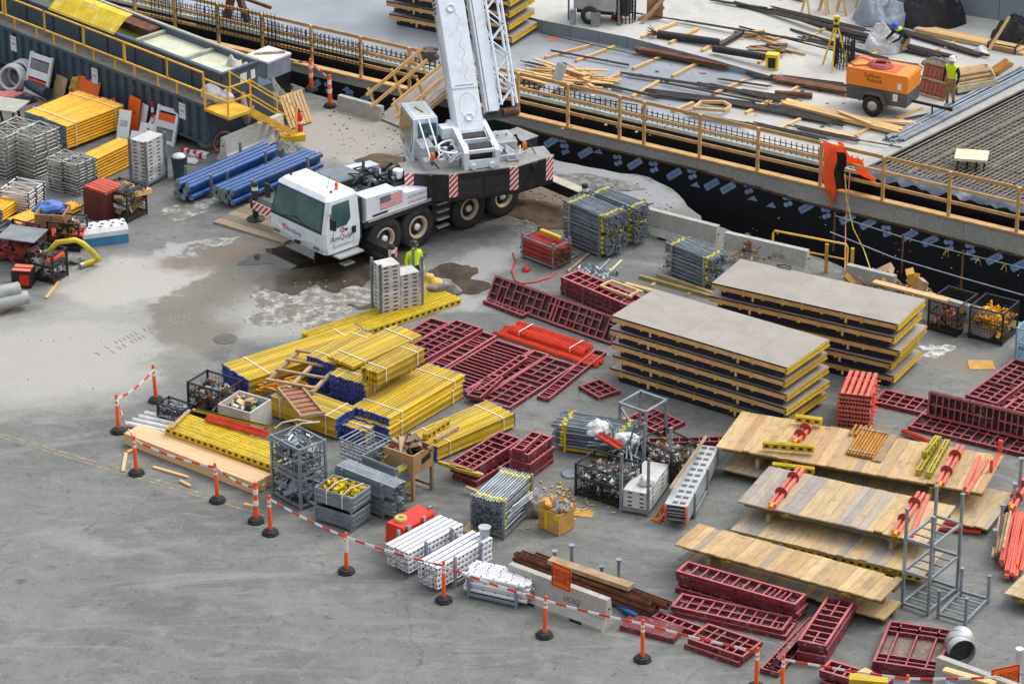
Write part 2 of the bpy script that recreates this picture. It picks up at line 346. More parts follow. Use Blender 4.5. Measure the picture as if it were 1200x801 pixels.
    base=blob(base,715,215,3.4,1.3,-42,lin((168,170,172)),.4,.9)
    base=blob(base,700,330,3,1.6,-35,lin((126,122,116)),.6,.7)
    base=blob(base,830,360,4,1.2,-35,lin((118,116,110)),.6,.6)
    base=blob(base,1120,425,1.7,1.1,-30,lin((144,134,118)),.5,.8)
    base=blob(base,1000,300,3,1,-38,lin((84,74,62)),.5,.9)
    base=blob(base,690,600,1.3,.6,-10,lin((168,166,162)),.8,.6)
    base=blob(base,800,625,2.6,.5,-12,lin((172,172,172)),.8,.55)
    base=blob(base,1110,665,1.2,1.0,0,lin((170,170,168)),.9,.6)
    base=blob(base,345,366,3.0,2.6,30,lin((190,188,180)),.6,.75)
    base=blob(base,430,415,2.4,1.2,40,lin((176,174,168)),.5,.7)
    base=blob(base,120,640,3.2,.7,-24,lin((172,172,170)),.9,.5)
    base=blob(base,60,720,3.5,.8,-20,lin((150,150,150)),.9,.5)
    base=blob(base,300,700,4,.6,-14,lin((150,151,152)),.9,.5)
    sp=noi(nt,co,30,4,.8); base=mixc(nt,ramp(nt,sp,.38,.62),base,mixc(nt,.42,base,(.03,.03,.03)))
    q=noi(nt,co,9,5,.75); base=mixc(nt,ramp(nt,q,.58,.72),base,mixc(nt,.42,base,(.62,.62,.58)))
    hs=nd(nt,'HueSaturation'); nt.links.new(base,hs.inputs['Color']); hs.inputs['Value'].default_value=.88; hs.inputs['Saturation'].default_value=.9
    nt.links.new(hs.outputs[0],b.inputs['Base Color'])
    nt.links.new(ramp(nt,noi(nt,co,.5,5),.2,.9),b.inputs['Roughness'])
    rr=nd(nt,'MapRange'); nt.links.new(noi(nt,co,.6,5),rr.inputs[0]); rr.inputs[3].default_value=.5; rr.inputs[4].default_value=.95; nt.links.new(rr.outputs[0],b.inputs['Roughness'])
    bp=nd(nt,'Bump'); bp.inputs['Strength'].default_value=.35; bp.inputs['Distance'].default_value=.03
    nt.links.new(noi(nt,co,14,6,.75),bp.inputs['Height']); nt.links.new(bp.outputs[0],b.inputs['Normal'])
    return m
EDGE=[(-200,-60),(-60,-18),(60,18),(150,45),(250,72),(336,97),(385,116),(450,137),(520,150),(600,172),(645,186),(707,199),(760,208),(790,222),(827,260),(870,275),(960,302),(1050,335),(1130,358),(1200,378),(1330,420),(1600,520)]
edge=[G(x,y) for x,y in EDGE]
ep=[]
for i in range(len(edge)-1):
    for k in range(6):
        p=edge[i].lerp(edge[i+1],k/6); j=noise.noise_vector(p*1.3)*.18; ep.append(Vector((p.x+j.x,p.y+j.y,0)))
ep.append(edge[-1])
GM=ground_material()
gp=[Vector((p.x,p.y,0)) for p in ep]+[Vector((160,-30,0)),Vector((160,-140,0)),Vector((-160,-140,0)),Vector((-160,60,0))]
poly_obj('ground',gp,GM)
# earth bank below the near edge, pit floor
mb=MB()
for i in range(len(ep)-1):
    a,b_=ep[i],ep[i+1]; o=Vector((.35,.55,0)); 
    ra=[a,a+o*.35+Vector((0,0,-.8)),a+o+Vector((0,0,-4.6))]; rb=[b_,b_+o*.35+Vector((0,0,-.8)),b_+o+Vector((0,0,-4.6))]
    for k in range(2): mb.add([ra[k],rb[k],rb[k+1],ra[k+1]],[(0,1,2,3)])
struct(mb.build('pit_bank',SOIL))
# ---- foundation wall across the pit
WA=G(207,42,ZW); WB=G(1192,274,ZW); wd=(WB-WA).normalized(); wn=Vector((wd.y,-wd.x,0))   # wn points at the camera
if wn.y>0: wn=-wn
def WL(t,off=0,z=0): p=WA+wd*t-wn*off; return Vector((p.x,p.y,z))
def wt(px,py,z): return (G(px,py,z)-WA).dot(wd)
T0,T1=-34,62
def wallbox(mb,t0,t1,o0,o1,z0,z1,mi=0):
    vs=[WL(t,o,z) for z in(z0,z1) for t,o in((t0,o0),(t1,o0),(t1,o1),(t0,o1))]
    mb.add(vs,[(3,2,1,0),(4,5,6,7),(0,1,5,4),(1,2,6,5),(2,3,7,6),(3,0,4,7)],mi)
poly_obj('pit_floor',[WL(T0,6,-4.55),WL(T0,-30,-4.55),WL(T1,-30,-4.55),WL(T1,6,-4.55)],mat('dark_pit_mud',(52,46,40),.9,var=.3,dirt=.3))
wall=thing('foundation_wall','long concrete foundation wall along the pit with black waterproofing below it','wall',WL(0,0,0))
wall.rotation_euler=(0,0,math.atan2(wd.y,wd.x)); WZ=wall.rotation_euler[2]
# local frame: x along wall, y away from the camera (back)
wl=MB(); seg=2.4; t=T0
while t<T1:
    wl.box((t+.006,0,-.46),(t+seg-.006,.3,ZW)); t+=seg
wl.box((T0,.02,-4.5),(T1,.3,-.46)); wl.build('concrete_face',CONCW,wall)
# top edge of the membrane drops away from the toe plank towards the right
MT=[(T0,-.02),(wt(560,126,ZW),.0)]+[((V(x,y,WL(0,-.035,0),wn)-WL(0,0,0)).dot(wd),V(x,y,WL(0,-.035,0),wn).z) for x,y in((600,146),(675,166),(740,181),(815,198),(945,237),(1066,266),(1192,299))]+[(T1,-.6)]
def mtop(t):
    for (a,b),(c,d) in zip(MT,MT[1:]):
        if a<=t<=c: return b+(d-b)*(t-a)/(c-a)
    return -.5
mm=MB(); t=T0
while t<T1:
    z0_,z1_=mtop(t)+.015*noise.noise(Vector((t*.7,0,0))),mtop(t+.995)
    mm.prism([(t,-4.5),(t+.995,-4.5),(t+.995,z1_),(t,z0_)],-.03,0,'y'); t+=1.0
mm.build('membrane',MEMB,wall)
lp=MB(); t=MT[2][0]
while t<T1:
    h=.05+.04*noise.noise(Vector((t*1.7,3,0))); z_=mtop(t+.25); lp.box((t,-.08,z_-.04),(t+.5,-.032,z_+.0+h*.6)); t+=.5
lp.build('soil_lip',mat('dark_brown_wood_edge',(84,66,44),.9,var=.3,rand=0),wall)
WP=WL(0,-.035,0)
def wallpt(px,py):
    p=V(px,py,WP,wn); return ((p-WL(0,0,0)).dot(wd), p.z)
def pmark(px,py,kind):
    x,z=wallpt(px,py); mb=MB()
    if kind=='p':
        pts=[]; 
        for cx,cy,a0 in((.27,.07,0),(-.27,.07,90),(-.27,-.07,180),(.27,-.07,270)):
            for k in range(4):
                a=R(a0+k*30); pts.append((cx+.045*math.cos(a),cy+.045*math.sin(a)))
        ca,sa=math.cos(R(38)),math.sin(R(38))
        pts=[(x+p*ca-q*sa,z+p*sa+q*ca) for p,q in pts]
        mb.prism(pts,-.036,-.032,'y'); o=mb.build('brand_patch',PATCH,wall)
        lettering('Bituthene',.095,mat('navy_print',(70,96,140),.6,rand=0,dirt=0,bump=0),o,(x,-.038,z),(ca,0,sa),(0,0,1))
    elif kind=='t':
        mb.prism([(x-.2,z-.10),(x+.18,z-.08),(x+.04,z+.10)],-.036,-.032,'y'); mb.build('brand_patch',PATCH,wall)
    else:
        for dx,dz in((-.1,.1),(.06,.13),(.09,-.05),(-.05,-.13)):
            mb.prism([(x+dx+.085*math.cos(k*math.pi/4)*1.1,z+dz+.085*math.sin(k*math.pi/4)) for k in range(8)],-.036,-.032,'y')
        mb.build('brand_patch',PATCH,wall)
for px,py,k in [(945,243,'p'),(923,236,'f'),(904,240,'t'),(968,250,'f'),(993,256,'p'),(1017,262,'p'),(1039,271,'f'),(1066,275,'p'),(1090,282,'p'),(1112,288,'f'),(1137,292,'f'),(1143,302,'t'),(1165,303,'p'),(1194,311,'p'),(1216,312,'f'),
        (790,204,'p'),(815,216,'t'),(811,204,'f'),(834,216,'p'),(853,220,'p'),(877,221,'f'),(882,232,'t'),(646,166,'p'),(659,164,'t'),(662,175,'f'),(686,179,'p'),(701,177,'t'),(724,188,'f'),(744,192,'p'),(766,196,'f'),
        (430,114,'p'),(406,104,'t'),(385,103,'f'),(368,100,'p'),(410,112,'f'),(1240,322,'p'),(1262,330,'p')]:
    pmark(px,py,k)
# guard rail along the wall: posts, three rails, toe plank; two runs as in the place
def gfence(name,label,posts,t0,t1):
    f=thing(name,label,'guard rail',WL(t0,0,ZW)); f.rotation_euler=(0,0,WZ)
    for z,h,nm in((1.5,.12,'rail'),(1.0,.10,'rail'),(.52,.11,'rail')):
        mb=MB(); L=t1-t0; n=max(1,int(L/4.8)); 
        for i in range(n): mb.box((i*L/n+.004,.045,z-h/2),((i+1)*L/n-.004,.083,z+h/2))
        mb.build(nm,WOODR,f)
    mb=MB(); L=t1-t0;n=max(1,int(L/4.8))
    for i in range(n): mb.box((i*L/n+.004,-.06,0.003),((i+1)*L/n-.004,.2,.06))
    mb.build('toe_plank',WOODR,f)
    for t in posts:
        mb=MB(); mb.box((t-t0-.05,-.04,.063),(t-t0+.05,.043,1.56)); mb.build('post',WOODR,f)
    return f
pl=[wt(x,y,ZW) for x,y in((158,31),(205,42),(258,53),(312,64),(368,78),(425,92),(484,104))]
gfence('guard_rail','timber guard rail along the far wall, left of the crane boom',[pl[0]-5.6,pl[0]-3.7,pl[0]-1.8]+pl,pl[0]-7,pl[-1]+.3)
pr=[wt(x,y,ZW) for x,y in((545,120),(606,137),(667,149),(731,161),(759,168),(826,182),(895,197),(966,216),(1039,233),(1115,252),(1192,273))]
gfence('guard_rail','timber guard rail right of the crane boom with orange cloth on it',pr+[pr[-1]+1.9,pr[-1]+3.8],pr[0]-.6,pr[-1]+5)
# ---- slab
OS=.75                                                       # slab edge behind the wall
SLABM=mat('wet_slab_concrete',(150,156,162),.45,var=.18,vs=.25,dirt=.4,dcol=lin((108,114,122)),ds=.35,dth=(.42,.68),grain=0,rand=0,bump=.05)
SLABU=mat('pale_slab_concrete',(186,184,178),.65,var=.12,vs=.3,dirt=.45,dcol=lin((140,134,124)),ds=.6,dth=(.45,.7),grain=0,rand=0,bump=.05)
REBP=mat('rusty_form_floor',(104,97,90),.85,var=.3,vs=1,dirt=.5,dcol=(.05,.042,.038),ds=2,rand=0)
# rebar bay at the right
c0=G(1036,187,ZS); c1=G(1205,103,ZS); cdv=(c1-c0).normalized(); cfar=c0+cdv*60; 
cn=Vector((cdv.y,-cdv.x,0)); cn=cn if cn.x>0 else -cn
ts=(c0-WL(0,0,ZS)).dot(wd)
s0=WL(T0,OS,ZS)
ci=c0-cdv*((c0-WL(0,OS,ZS)).dot(-wn)/(cdv.dot(-wn)))         # bay edge meets slab edge
poly_obj('slab',[s0,ci,cfar,cfar+Vector((-40,120,0)),s0+Vector((-60,120,0))],SLABM)
mb=MB(); a=WL(T0,OS,ZS); 
for p,q in((s0,ci),):
    mb.add([p,q,q+Vector((0,0,-5.2)),p+Vector((0,0,-5.2))],[(0,1,2,3)])
mb.add([ci,cfar,cfar+Vector((0,0,-.3)),ci+Vector((0,0,-.3))],[(0,1,2,3)])
struct(mb.build('slab_edge',TARPK))
e1=WL(T1+10,OS,ZS-.22)
poly_obj('form_floor',[ci+Vector((0,0,-.22)),e1,e1+Vector((30,80,0)),cfar+Vector((0,0,-.22))],REBP)
mb=MB(); mb.add([ci+Vector((0,0,-.22)),e1,e1+Vector((0,0,-5)),ci+Vector((0,0,-5.2))],[(0,1,2,3)]); struct(mb.build('form_floor_edge',TARPK))
# kerb along the bay, and the low raised slab with its block face
mb=MB(); k=cn*-.0
for L0 in range(0,40,4):
    a=ci+cdv*(L0+.004); b_=ci+cdv*(L0+3.996)
    vs=[]
    for z in(ZS+.004,ZS+.07):
        for p,o in((a,-.42),(b_,-.42),(b_,0.0),(a,0.0)): q=p+cn*o; vs.append((q.x,q.y,z))
    mb.add(vs,[(3,2,1,0),(4,5,6,7),(0,1,5,4),(1,2,6,5),(2,3,7,6),(3,0,4,7)])
struct(mb.build('slab_kerb',CONC))
us=[G(560,20,ZS),G(635,38,ZS),G(735,56,ZS),G(838,80,ZS),G(960,106,ZS)]
uh=[.50,.45,.40,.30,.006]
ub=[Vector((u.x+8+3*i,u.y+60,ZS+h*.6)) for i,(u,h) in enumerate(zip(us,uh))]
mb=MB()
tops=[Vector((u.x,u.y,ZS+h)) for u,h in zip(us,uh)]
for i in range(4):
    mb.add([tops[i],tops[i+1],ub[i+1],ub[i]],[(0,1,2,3)])
    mb.add([us[i],us[i+1],tops[i+1],tops[i]],[(0,1,2,3)],1)
mb.add([us[0],tops[0],ub[0],ub[0]+Vector((0,0,-.5))],[(0,1,2,3)],1)
struct(mb.build('raised_slab',[SLABU,CONCB]))
jm=MB()
for i in range(4):
    for k in range(3):
        p=us[i].lerp(us[i+1],k/3); h=uh[i]+(uh[i+1]-uh[i])*k/3
        d=(us[i+1]-us[i]).normalized(); n=Vector((d.y,-d.x,0)); n=n if n.y<0 else -n
        jm.bar(p+n*.004+Vector((0,0,0.01)),p+n*.004+Vector((0,0,h-.01)),.02,.006,up=d)
struct(jm.build('slab_joint',GRYD))
# pale dust sheet at the far right of the slab
poly_obj('slab_surface',[Vector((p.x,p.y,ZS+.005)) for p in(G(890,92,ZS),G(1010,40,ZS),G(1190,0,ZS),G(1400,-10,ZS),G(1210,95,ZS),G(1010,196,ZS),G(900,170,ZS),G(820,120,ZS))],SLABU)
# rear concrete wall at the top right
rw=thing('concrete_wall','tall bluish concrete wall at the back of the slab, behind the tarps','wall')
A=G(985,-6,ZS); B=G(1205,30,ZS); d=(B-A).normalized(); rw.location=A; rw.rotation_euler=(0,0,math.atan2(d.y,d.x))
mb=MB(); 
for i in range(8): mb.box((i*3+.01,0,0),((i+1)*3-.01,.35,3.2))
mb.build('wall_face',CONCB,rw)
# dowels standing in the slab edge, wire starter mats, form strip
dw=struct(MB().build('temp',REB),'stuff'); bpy.data.objects.remove(dw)
es=thing('slab_edge_form','pale green form strip with rows of black dowel bars along the slab edge','form strip',WL(0,0,ZS)); es.rotation_euler=(0,0,WZ)
mb=MB(); tA,tB=wt(300,62,ZW),(ci-WL(0,0,0)).dot(wd)
mb.box((tA-12,OS-.06,-.08),(tB,OS-.004,.04)); mb.box((tA-12,OS+.25,0.006),(tB,OS+.33,.05)); mb.build('form_strip',GREEN,es)
mb=MB(); t=tA-12
while t<tB:
    h=.42+random.uniform(-.05,.06); mb.box((t,OS+.1,.0),(t+.022,OS+.122,h)); mb.box((t+.03,OS+.42,.0),(t+.05,OS+.44,h*.7))
    t+=.2
q=mb.build('dowel_bars',BLKM,es); q['kind']='stuff'
mb=MB(); mb.box((tA-12,OS+.5,.007),(tB,OS+.54,.03)); mb.box((tA-12,OS+.16,.3),(tB,OS+.18,.32)); mb.build('tie_bar',REB,es)
# rebar cages (mesh of bars) left end behind the rail
for i,(px,py,n,h,lab) in enumerate(((178,20,9,1.5,'tall black rebar cage behind the rail at the far top left'),(232,34,22,1.2,'long black rebar cage behind the rail next to the settling tank'),(315,55,26,.95,'low black rebar cage behind the rail, right of the settling tank'))):
    c=thing('rebar_cage',lab,'rebar cage',(0,0,0),WZ,'rebar cages behind the guard rail'); p=G(px,py,ZS); c.location=p
    mb=MB()
    for k in range(n):
        mb.tube((k*.16,0,0),(k*.16,0,h),.014,5)
    mb.build('upright_bars',BLKM,c); mb=MB()
    for z in range(int(h/.25)): mb.tube((-.1,.03,.15+z*.25),(n*.16,.03,.15+z*.25),.012,5)
    mb.build('cross_bars',BLKM,c)
# rebar mat in the bay
rm=thing('rebar_mat','wide brown mat of tied reinforcing bars filling the bay at the far right','rebar mat',ci,math.atan2(cdv.y,cdv.x))
ra_=math.atan2(cdv.y,cdv.x); sl_=(wd.x*math.cos(ra_)+wd.y*math.sin(ra_))/max(1e-3,-(wd.y*math.cos(ra_)-wd.x*math.sin(ra_)))   # run of the slab edge per metre across the bay
mb=MB()
for k in range(75):
    y=.12+k*.17+random.uniform(-.03,.03); mb.tube((sl_*y+.1,-y,-.02),(26,-y+random.uniform(-.1,.1),-.02),.02,5)
    if k%5==2: mb.tube((sl_*y+.1+random.uniform(0,3),-y,.03),(random.uniform(6,14),-y+random.uniform(-.5,.5),.03),.022,5)
mb.build('long_bars',mat('brown_rebar',(150,143,134),.8,.2,var=.3,dirt=.4,dcol=(.05,.04,.035),rand=0),rm)
mb=MB()
for k in range(70):
    x=.1+k*.27; y1=min(12.7,x/sl_) if sl_>0 else 12.7
    if y1>.2: mb.tube((x,-.05,-.06),(x,-y1,-.06),.018,5)
mb.build('cross_bars',mat('dark_rebar',(70,60,54),.8,.2,var=.3,dirt=.3,rand=0),rm)
# trench side: jersey barriers
JP=[(-.30,0),(.30,0),(.30,.08),(.16,.28),(.09,.82),(-.09,.82),(-.16,.28),(-.30,.08)]
def barrier(a,b,label,z=0,mark=None,m=CONC,group='concrete barriers'):
    p,ang,L=fr(a,b,0); p.z=z; o=thing('concrete_barrier',label,'barrier',p,ang,group)
    mb=MB(); mb.prism([(y,zz) for y,zz in JP],.0,L,'x'); mb.build('body',m,o)
    mb=MB(); mb.box((L*.2,-.31,.0),(L*.32,.31,.07)); mb.box((L*.68,-.31,0),(L*.8,.31,.07)); mb.build('drain_slot',BLKM,o)
    mb=MB()
    for x in(.02,L-.02):
        mb.path([(x,-.03,.55),(x-.09 if x<1 else x+.09,0,.55),(x,.03,.55)],.015)
    mb.build('end_loop',RUST,o)
    if mark: lettering(mark,.2,mat('grey_stencil',(90,90,88),.8,rand=0,dirt=.3),o,(L*.66,-.145,.48),(1,0,0),(0,.3,1))
    return o
barrier((760,272),(841,293),'concrete barrier behind the taller grey prop rack, nearest to the crane')
barrier((850,300),(946,322),'concrete barrier with stencilled figures next to the yellow pipe rail',mark='2010')
barrier((992,338),(1048,352),'short broken concrete barrier between the yellow pipe rail and the pit')
barrier((398,127),(448,141),'half buried concrete barrier left of the timber access ramp',z=-.32)
barrier((262,189),(330,160),'white concrete barrier standing behind the blue pipes',m=mat('white_barrier_concrete',(206,206,200),.8,dirt=.3,grain=30,rand=0))
bq=barrier((598,692),(713,735),'concrete barrier carrying an orange notice in the front of the yard',mark='UOIQ')
barrier((1098,802),(1200,840),'concrete barrier at the bottom right corner beside the silver duct')
barrier((1085,350+22),(1165,372+24),'tilted pale concrete barrier behind the black crates of clamps')
# puddles and ice
def patch(name,px,py,a,b,rot,m,z,seed,n=46,j=.4):
    c=G(px,py); pts=[]
    for k in range(n):
        t=2*math.pi*k/n; q=1+j*noise.fractal(Vector((math.cos(t)*1.3+seed,math.sin(t)*1.3,seed)),1,2,4)*1.4
        x,y=a*math.cos(t)*q,b*math.sin(t)*q; r=R(rot)
        pts.append(Vector((c.x+x*math.cos(r)-y*math.sin(r),c.y+x*math.sin(r)+y*math.cos(r),z)))
    return poly_obj(name,pts,m)
WET=mat('wet_dark_ground',(86,78,68),.22,var=.35,vs=1.2,dirt=.5,dcol=(.10,.09,.075),ds=1.5,rand=0,bump=.12)
WATER=mat('puddle_water',(58,52,44),.06,var=.3,vs=1,dirt=.3,dcol=(.09,.08,.065),ds=2,rand=0,bump=0)
ICE=mat('white_slurry_crust',(170,169,164),.7,var=.4,vs=5,dirt=1.0,dcol=lin((116,112,102)),ds=3.2,dth=(.38,.58),rand=0,bump=.8)
patch('wet_ground',395,310,2.6,1.5,30,WET,.004,1.3)
patch('puddle',352,300,1.7,.9,20,WATER,.008,2.1)
patch('wet_ground',525,330,1.4,1.0,40,WET,.004,3.7)
patch('wet_ground',415,352,1.1,.7,20,WET,.004,5.9)
patch('slurry_patch',350,362,1.75,1.7,30,ICE,.006,6.4,70,.55)
patch('slurry_patch',420,345,.9,.6,30,ICE,.010,8.4,60,.55)
patch('slurry_patch',225,245,1.5,.55,35,ICE,.006,11.9,60,.55)
patch('slurry_patch',242,287,1.1,.35,35,ICE,.006,12.9,60,.6)
patch('slurry_patch',1098,412,.45,.45,0,mat('white_powder_spill',(206,205,200),.95,dirt=.9,dcol=(.2,.195,.185),ds=5,dth=(.42,.6),rand=0),.006,13.9,60,.7)
patch('manhole_cover',264,397,.36,.36,0,mat('iron_cover',(96,92,86),.7,dirt=.4,rand=0),.012,1.1,24,.02)
mb=MB()
for k in range(160):      # crumbs of dried slurry and mud around the patch
    a=random.gauss(350,30); b_=random.gauss(362,16); p=G(a,b_); s=random.uniform(.01,.035)
    mb.box((p.x-s,p.y-s,.0),(p.x+s,p.y+s*.6,s*.5))
struct(mb.build('slurry_crumbs',ICE),'stuff')
# painted line
PAINT=mat('worn_yellow_line',(176,150,84),.8,var=.2,dirt=1.0,dcol=lin((116,116,113)),ds=4,dth=(.30,.56),rand=0)
mb=MB()
for off in(0,.16):
    for a,b_ in(((-40,500),(318,606)),((430,640),(470,652))):
        p,q=G(*a),G(*b_); d=(q-p).normalized(); n=Vector((-d.y,d.x,0)); p=p+n*off;q=q+n*off
        mb.add([p-n*.05+Vector((0,0,.004)),q-n*.05+Vector((0,0,.004)),q+n*.05+Vector((0,0,.004)),p+n*.05+Vector((0,0,.004))],[(0,1,2,3)])
struct(mb.build('road_marking',PAINT))
# grit, chips and litter on the yard
mb=MB()
for k in range(1500):
    p=G(random.uniform(-20,1220),random.uniform(250,800)); s=random.uniform(.006,.018)
    mb.box((p.x-s,p.y-s,0),(p.x+s,p.y+s*random.uniform(.5,1.2),s*.7),random.randint(0,3))
struct(mb.build('grit',[GRYM,WOODG,GRYD,CONC]),'stuff')
mb=MB()
for k in range(150):
    p=G(random.gauss(655,26),random.gauss(585,12)); s=random.uniform(.02,.07); a=random.random()*6
    M=Matrix.Translation(p+Vector((0,0,.02)))@Matrix.Rotation(a,4,'Z')
    mb.box((-s,-s*.5,0),(s,s*.5,.012),random.randint(0,2),M)
struct(mb.build('wood_chips',[WOOD,CARD,WOODG]),'stuff')
# lug tracks pressed into the dried slurry
TRK=mat('pressed_track_soil',(136,132,122),.9,var=.2,dirt=.3,rand=0)
mb=MB()
for off_ in(0,.32):
    P=[G(x,y) for x,y in((222,368),(190,378),(160,390),(130,404),(108,418))]
    for a,b_ in zip(P,P[1:]):
        d=(b_-a); n_=int(d.length/.16); d.normalize(); s_=Vector((-d.y,d.x,0))
        for k in range(n_):
            if random.random()<.25: continue
            c=a+d*(k*.16)+s_*off_; mb.bar(c+s_*-.1+Vector((0,0,.004)),c+s_*.1+d*.07+Vector((0,0,.004)),.05,.006)
struct(mb.build('tyre_track',TRK))
# rubble on the dirt bank by the crane and at the pit
def edge_y(px):
    for (a,b),(c,d) in zip(EDGE,EDGE[1:]):
        if a<=px<=c: return b+(d-b)*(px-a)/(c-a)
    return 0
mb=MB()
for k in range(700):
    px,py=random.choice(((random.uniform(600,660),random.uniform(215,275)),(random.uniform(640,830),random.uniform(200,262)),(random.uniform(385,500),random.uniform(120,205)),(random.uniform(870,1060),random.uniform(285,350))))
    if py<edge_y(px)+9: continue
    p=G(px,py); s=random.uniform(.01,.04)
    mb.box((p.x-s,p.y-s,-.02),(p.x+s,p.y+s*.7,s*.6),random.randint(0,1))
struct(mb.build('rubble',[SOIL,CONC]),'stuff')
# ================================================================ THE YARD: builders
def plank_material(name,cols,stain=.5,rot=(8,1.2,8)):
    m=bpy.data.materials.new(name); m.use_nodes=True; nt=m.node_tree; b=nt.nodes['Principled BSDF']
    tc=nd(nt,'TexCoord'); at=nd(nt,'Attribute'); at.attribute_name='pv'
    cr=nd(nt,'ValToRGB'); cr.color_ramp.interpolation='CONSTANT'; el=cr.color_ramp.elements
    while len(el)<len(cols): el.new(.5)
    for i,c in enumerate(cols): el[i].position=i/len(cols); el[i].color=(*lin(c),1)
    nt.links.new(at.outputs['Fac'],cr.inputs[0])
    off=nd(nt,'VectorMath',operation='MULTIPLY_ADD'); off.inputs[1].default_value=(1,1,1)
    sc=nd(nt,'VectorMath',operation='SCALE'); cx=nd(nt,'CombineXYZ'); 
    for i in range(3): nt.links.new(at.outputs['Fac'],cx.inputs[i])
    nt.links.new(cx.outputs[0],sc.inputs[0]); sc.inputs['Scale'].default_value=57
    nt.links.new(tc.outputs['Object'],off.inputs[0]); nt.links.new(sc.outputs[0],off.inputs[2])
    mp=nd(nt,'Mapping'); mp.inputs['Scale'].default_value=rot; nt.links.new(off.outputs[0],mp.inputs[0])
    g=noi(nt,mp.outputs[0],1.5,6,.7,.6)
    c=mixc(nt,ramp(nt,g,.35,.75),cr.outputs[0],mixc(nt,.42,cr.outputs[0],(.14,.10,.07)))
    d=noi(nt,off.outputs[0],1.8,6,.7,.8); q=nd(nt,'Math',operation='MULTIPLY'); nt.links.new(ramp(nt,d,.5,.72),q.inputs[0]); q.inputs[1].default_value=stain
    c=mixc(nt,q.outputs[0],c,lin((128,116,104)))
    d2=noi(nt,tc.outputs['Object'],3.2,5,.75,.5); q=nd(nt,'Math',operation='MULTIPLY'); nt.links.new(ramp(nt,d2,.60,.70),q.inputs[0]); q.inputs[1].default_value=.6
    c=mixc(nt,q.outputs[0],c,lin((92,80,70)))
    nt.links.new(c,b.inputs['Base Color']); b.inputs['Roughness'].default_value=.8
    bp=nd(nt,'Bump'); bp.inputs['Strength'].default_value=.2; bp.inputs['Distance'].default_value=.01; nt.links.new(g,bp.inputs['Height']); nt.links.new(bp.outputs[0],b.inputs['Normal'])
    return m
PLK=plank_material('weathered_deck_planks',[(206,174,122),(196,164,114),(212,184,134),(184,156,114),(192,160,112),(204,174,124),(164,148,126),(188,152,106)])
PLK2=plank_material('greyed_deck_planks',[(198,174,132),(176,164,148),(190,166,126),(160,152,144),(206,174,120),(184,164,134)])
TIMB=plank_material('stacked_board_faces',[(212,172,118),(200,158,104),(222,186,134),(190,150,104)],.25,(1,8,8))

YELD=mat('weathered_yellow_timber',(196,164,60),.6,dirt=.7,dcol=(.24,.19,.10),ds=3,dth=(.4,.65),stretch=(.3,3,3),rand=.2)
def h20(L,m=None,ends=True):
    mb=MB(); e=.035
    for z in(0,.16): mb.box((e,-.041,z),(L-e,.041,z+.04))
    mb.box((e,-.014,.04),(L-e,.014,.16))
    for x in(0,L-e):
        for z in(0,.16): mb.box((x,-.047,z-.001),(x+e,.047,z+.041),1)
        mb.box((x,-.02,.041),(x+e,.02,.159),1)
    return mb
def waler(L):
    "perforated steel waler: twin channels with a row of openings"
    mb=MB()
    for y in(-.07,.07):
        s=1 if y>0 else -1
        mb.box((0,y-.006,0),(L,y+.006,.18)); 
        for z in(0,.172): mb.box((0,min(y,y-s*.055),z),(L,max(y,y-s*.055),z+.008))
    n=int(L/.22)
    for i in range(n): 
        x=(i+.5)*L/n
        for y in(-.0775,.0775): mb.box((x-.06,y-.0015,.055),(x+.05,y+.0015,.125),1)
    for i in range(max(2,int(L/.5))+1):
        x=i*(L-.06)/max(2,int(L/.5)); mb.box((x,-.064,.02),(x+.06,.064,.168))
    return mb
def channel(L,w=.1,h=.1):
    mb=MB(); mb.box((0,-w/2,0),(L,-w/2+.012,h)); mb.box((0,w/2-.012,0),(L,w/2,h)); mb.box((0,-w/2+.012,h*.5-.01),(L,w/2-.012,h*.5+.01)); return mb
def bundle(name,cat,label,p0,p1,zt,nw,nl,beam,mats,pitch=.105,h=.2,zb=None,strap=True,group=None,part='beam',skip=0,jit=.03,L=None,strapm=None):
    loc,ang,LL=fr(p0,p1,zt); L=L or LL; zb=zt-nl*h if zb is None else zb
    o=thing(name,label,cat,(loc.x,loc.y,zb),ang,group); me=None
    for k in range(nl):
        for i in range(nw):
            if skip and k==nl-1 and i<skip: continue
            p=(random.uniform(-jit,jit),pitch*(i+.5)+random.uniform(-.006,.006),k*h)
            if me is None:
                q=beam(L).build(part,mats,o); me=q.data; q.location=p; me2=me.copy()
                if mats[0]==YEL: me2.materials[0]=YELD
            else: q=link(part,me2 if random.random()<.3 else me,o,p)
            q.rotation_euler=(0,0,random.uniform(-.002,.002))
    if strap:
        W=nw*pitch
        for x in(L*.16,L*.84):
            mb=MB(); t=.012
            mb.box((x,-t,-.0),(x+.035,-t+.006,nl*h+t)); mb.box((x,W+t-.006,0),(x+.035,W+t,nl*h+t)); mb.box((x,-t,nl*h+t-.006),(x+.035,W+t,nl*h+t+.004))
            mb.build('strap',strapm or STRAP,o)
    return o
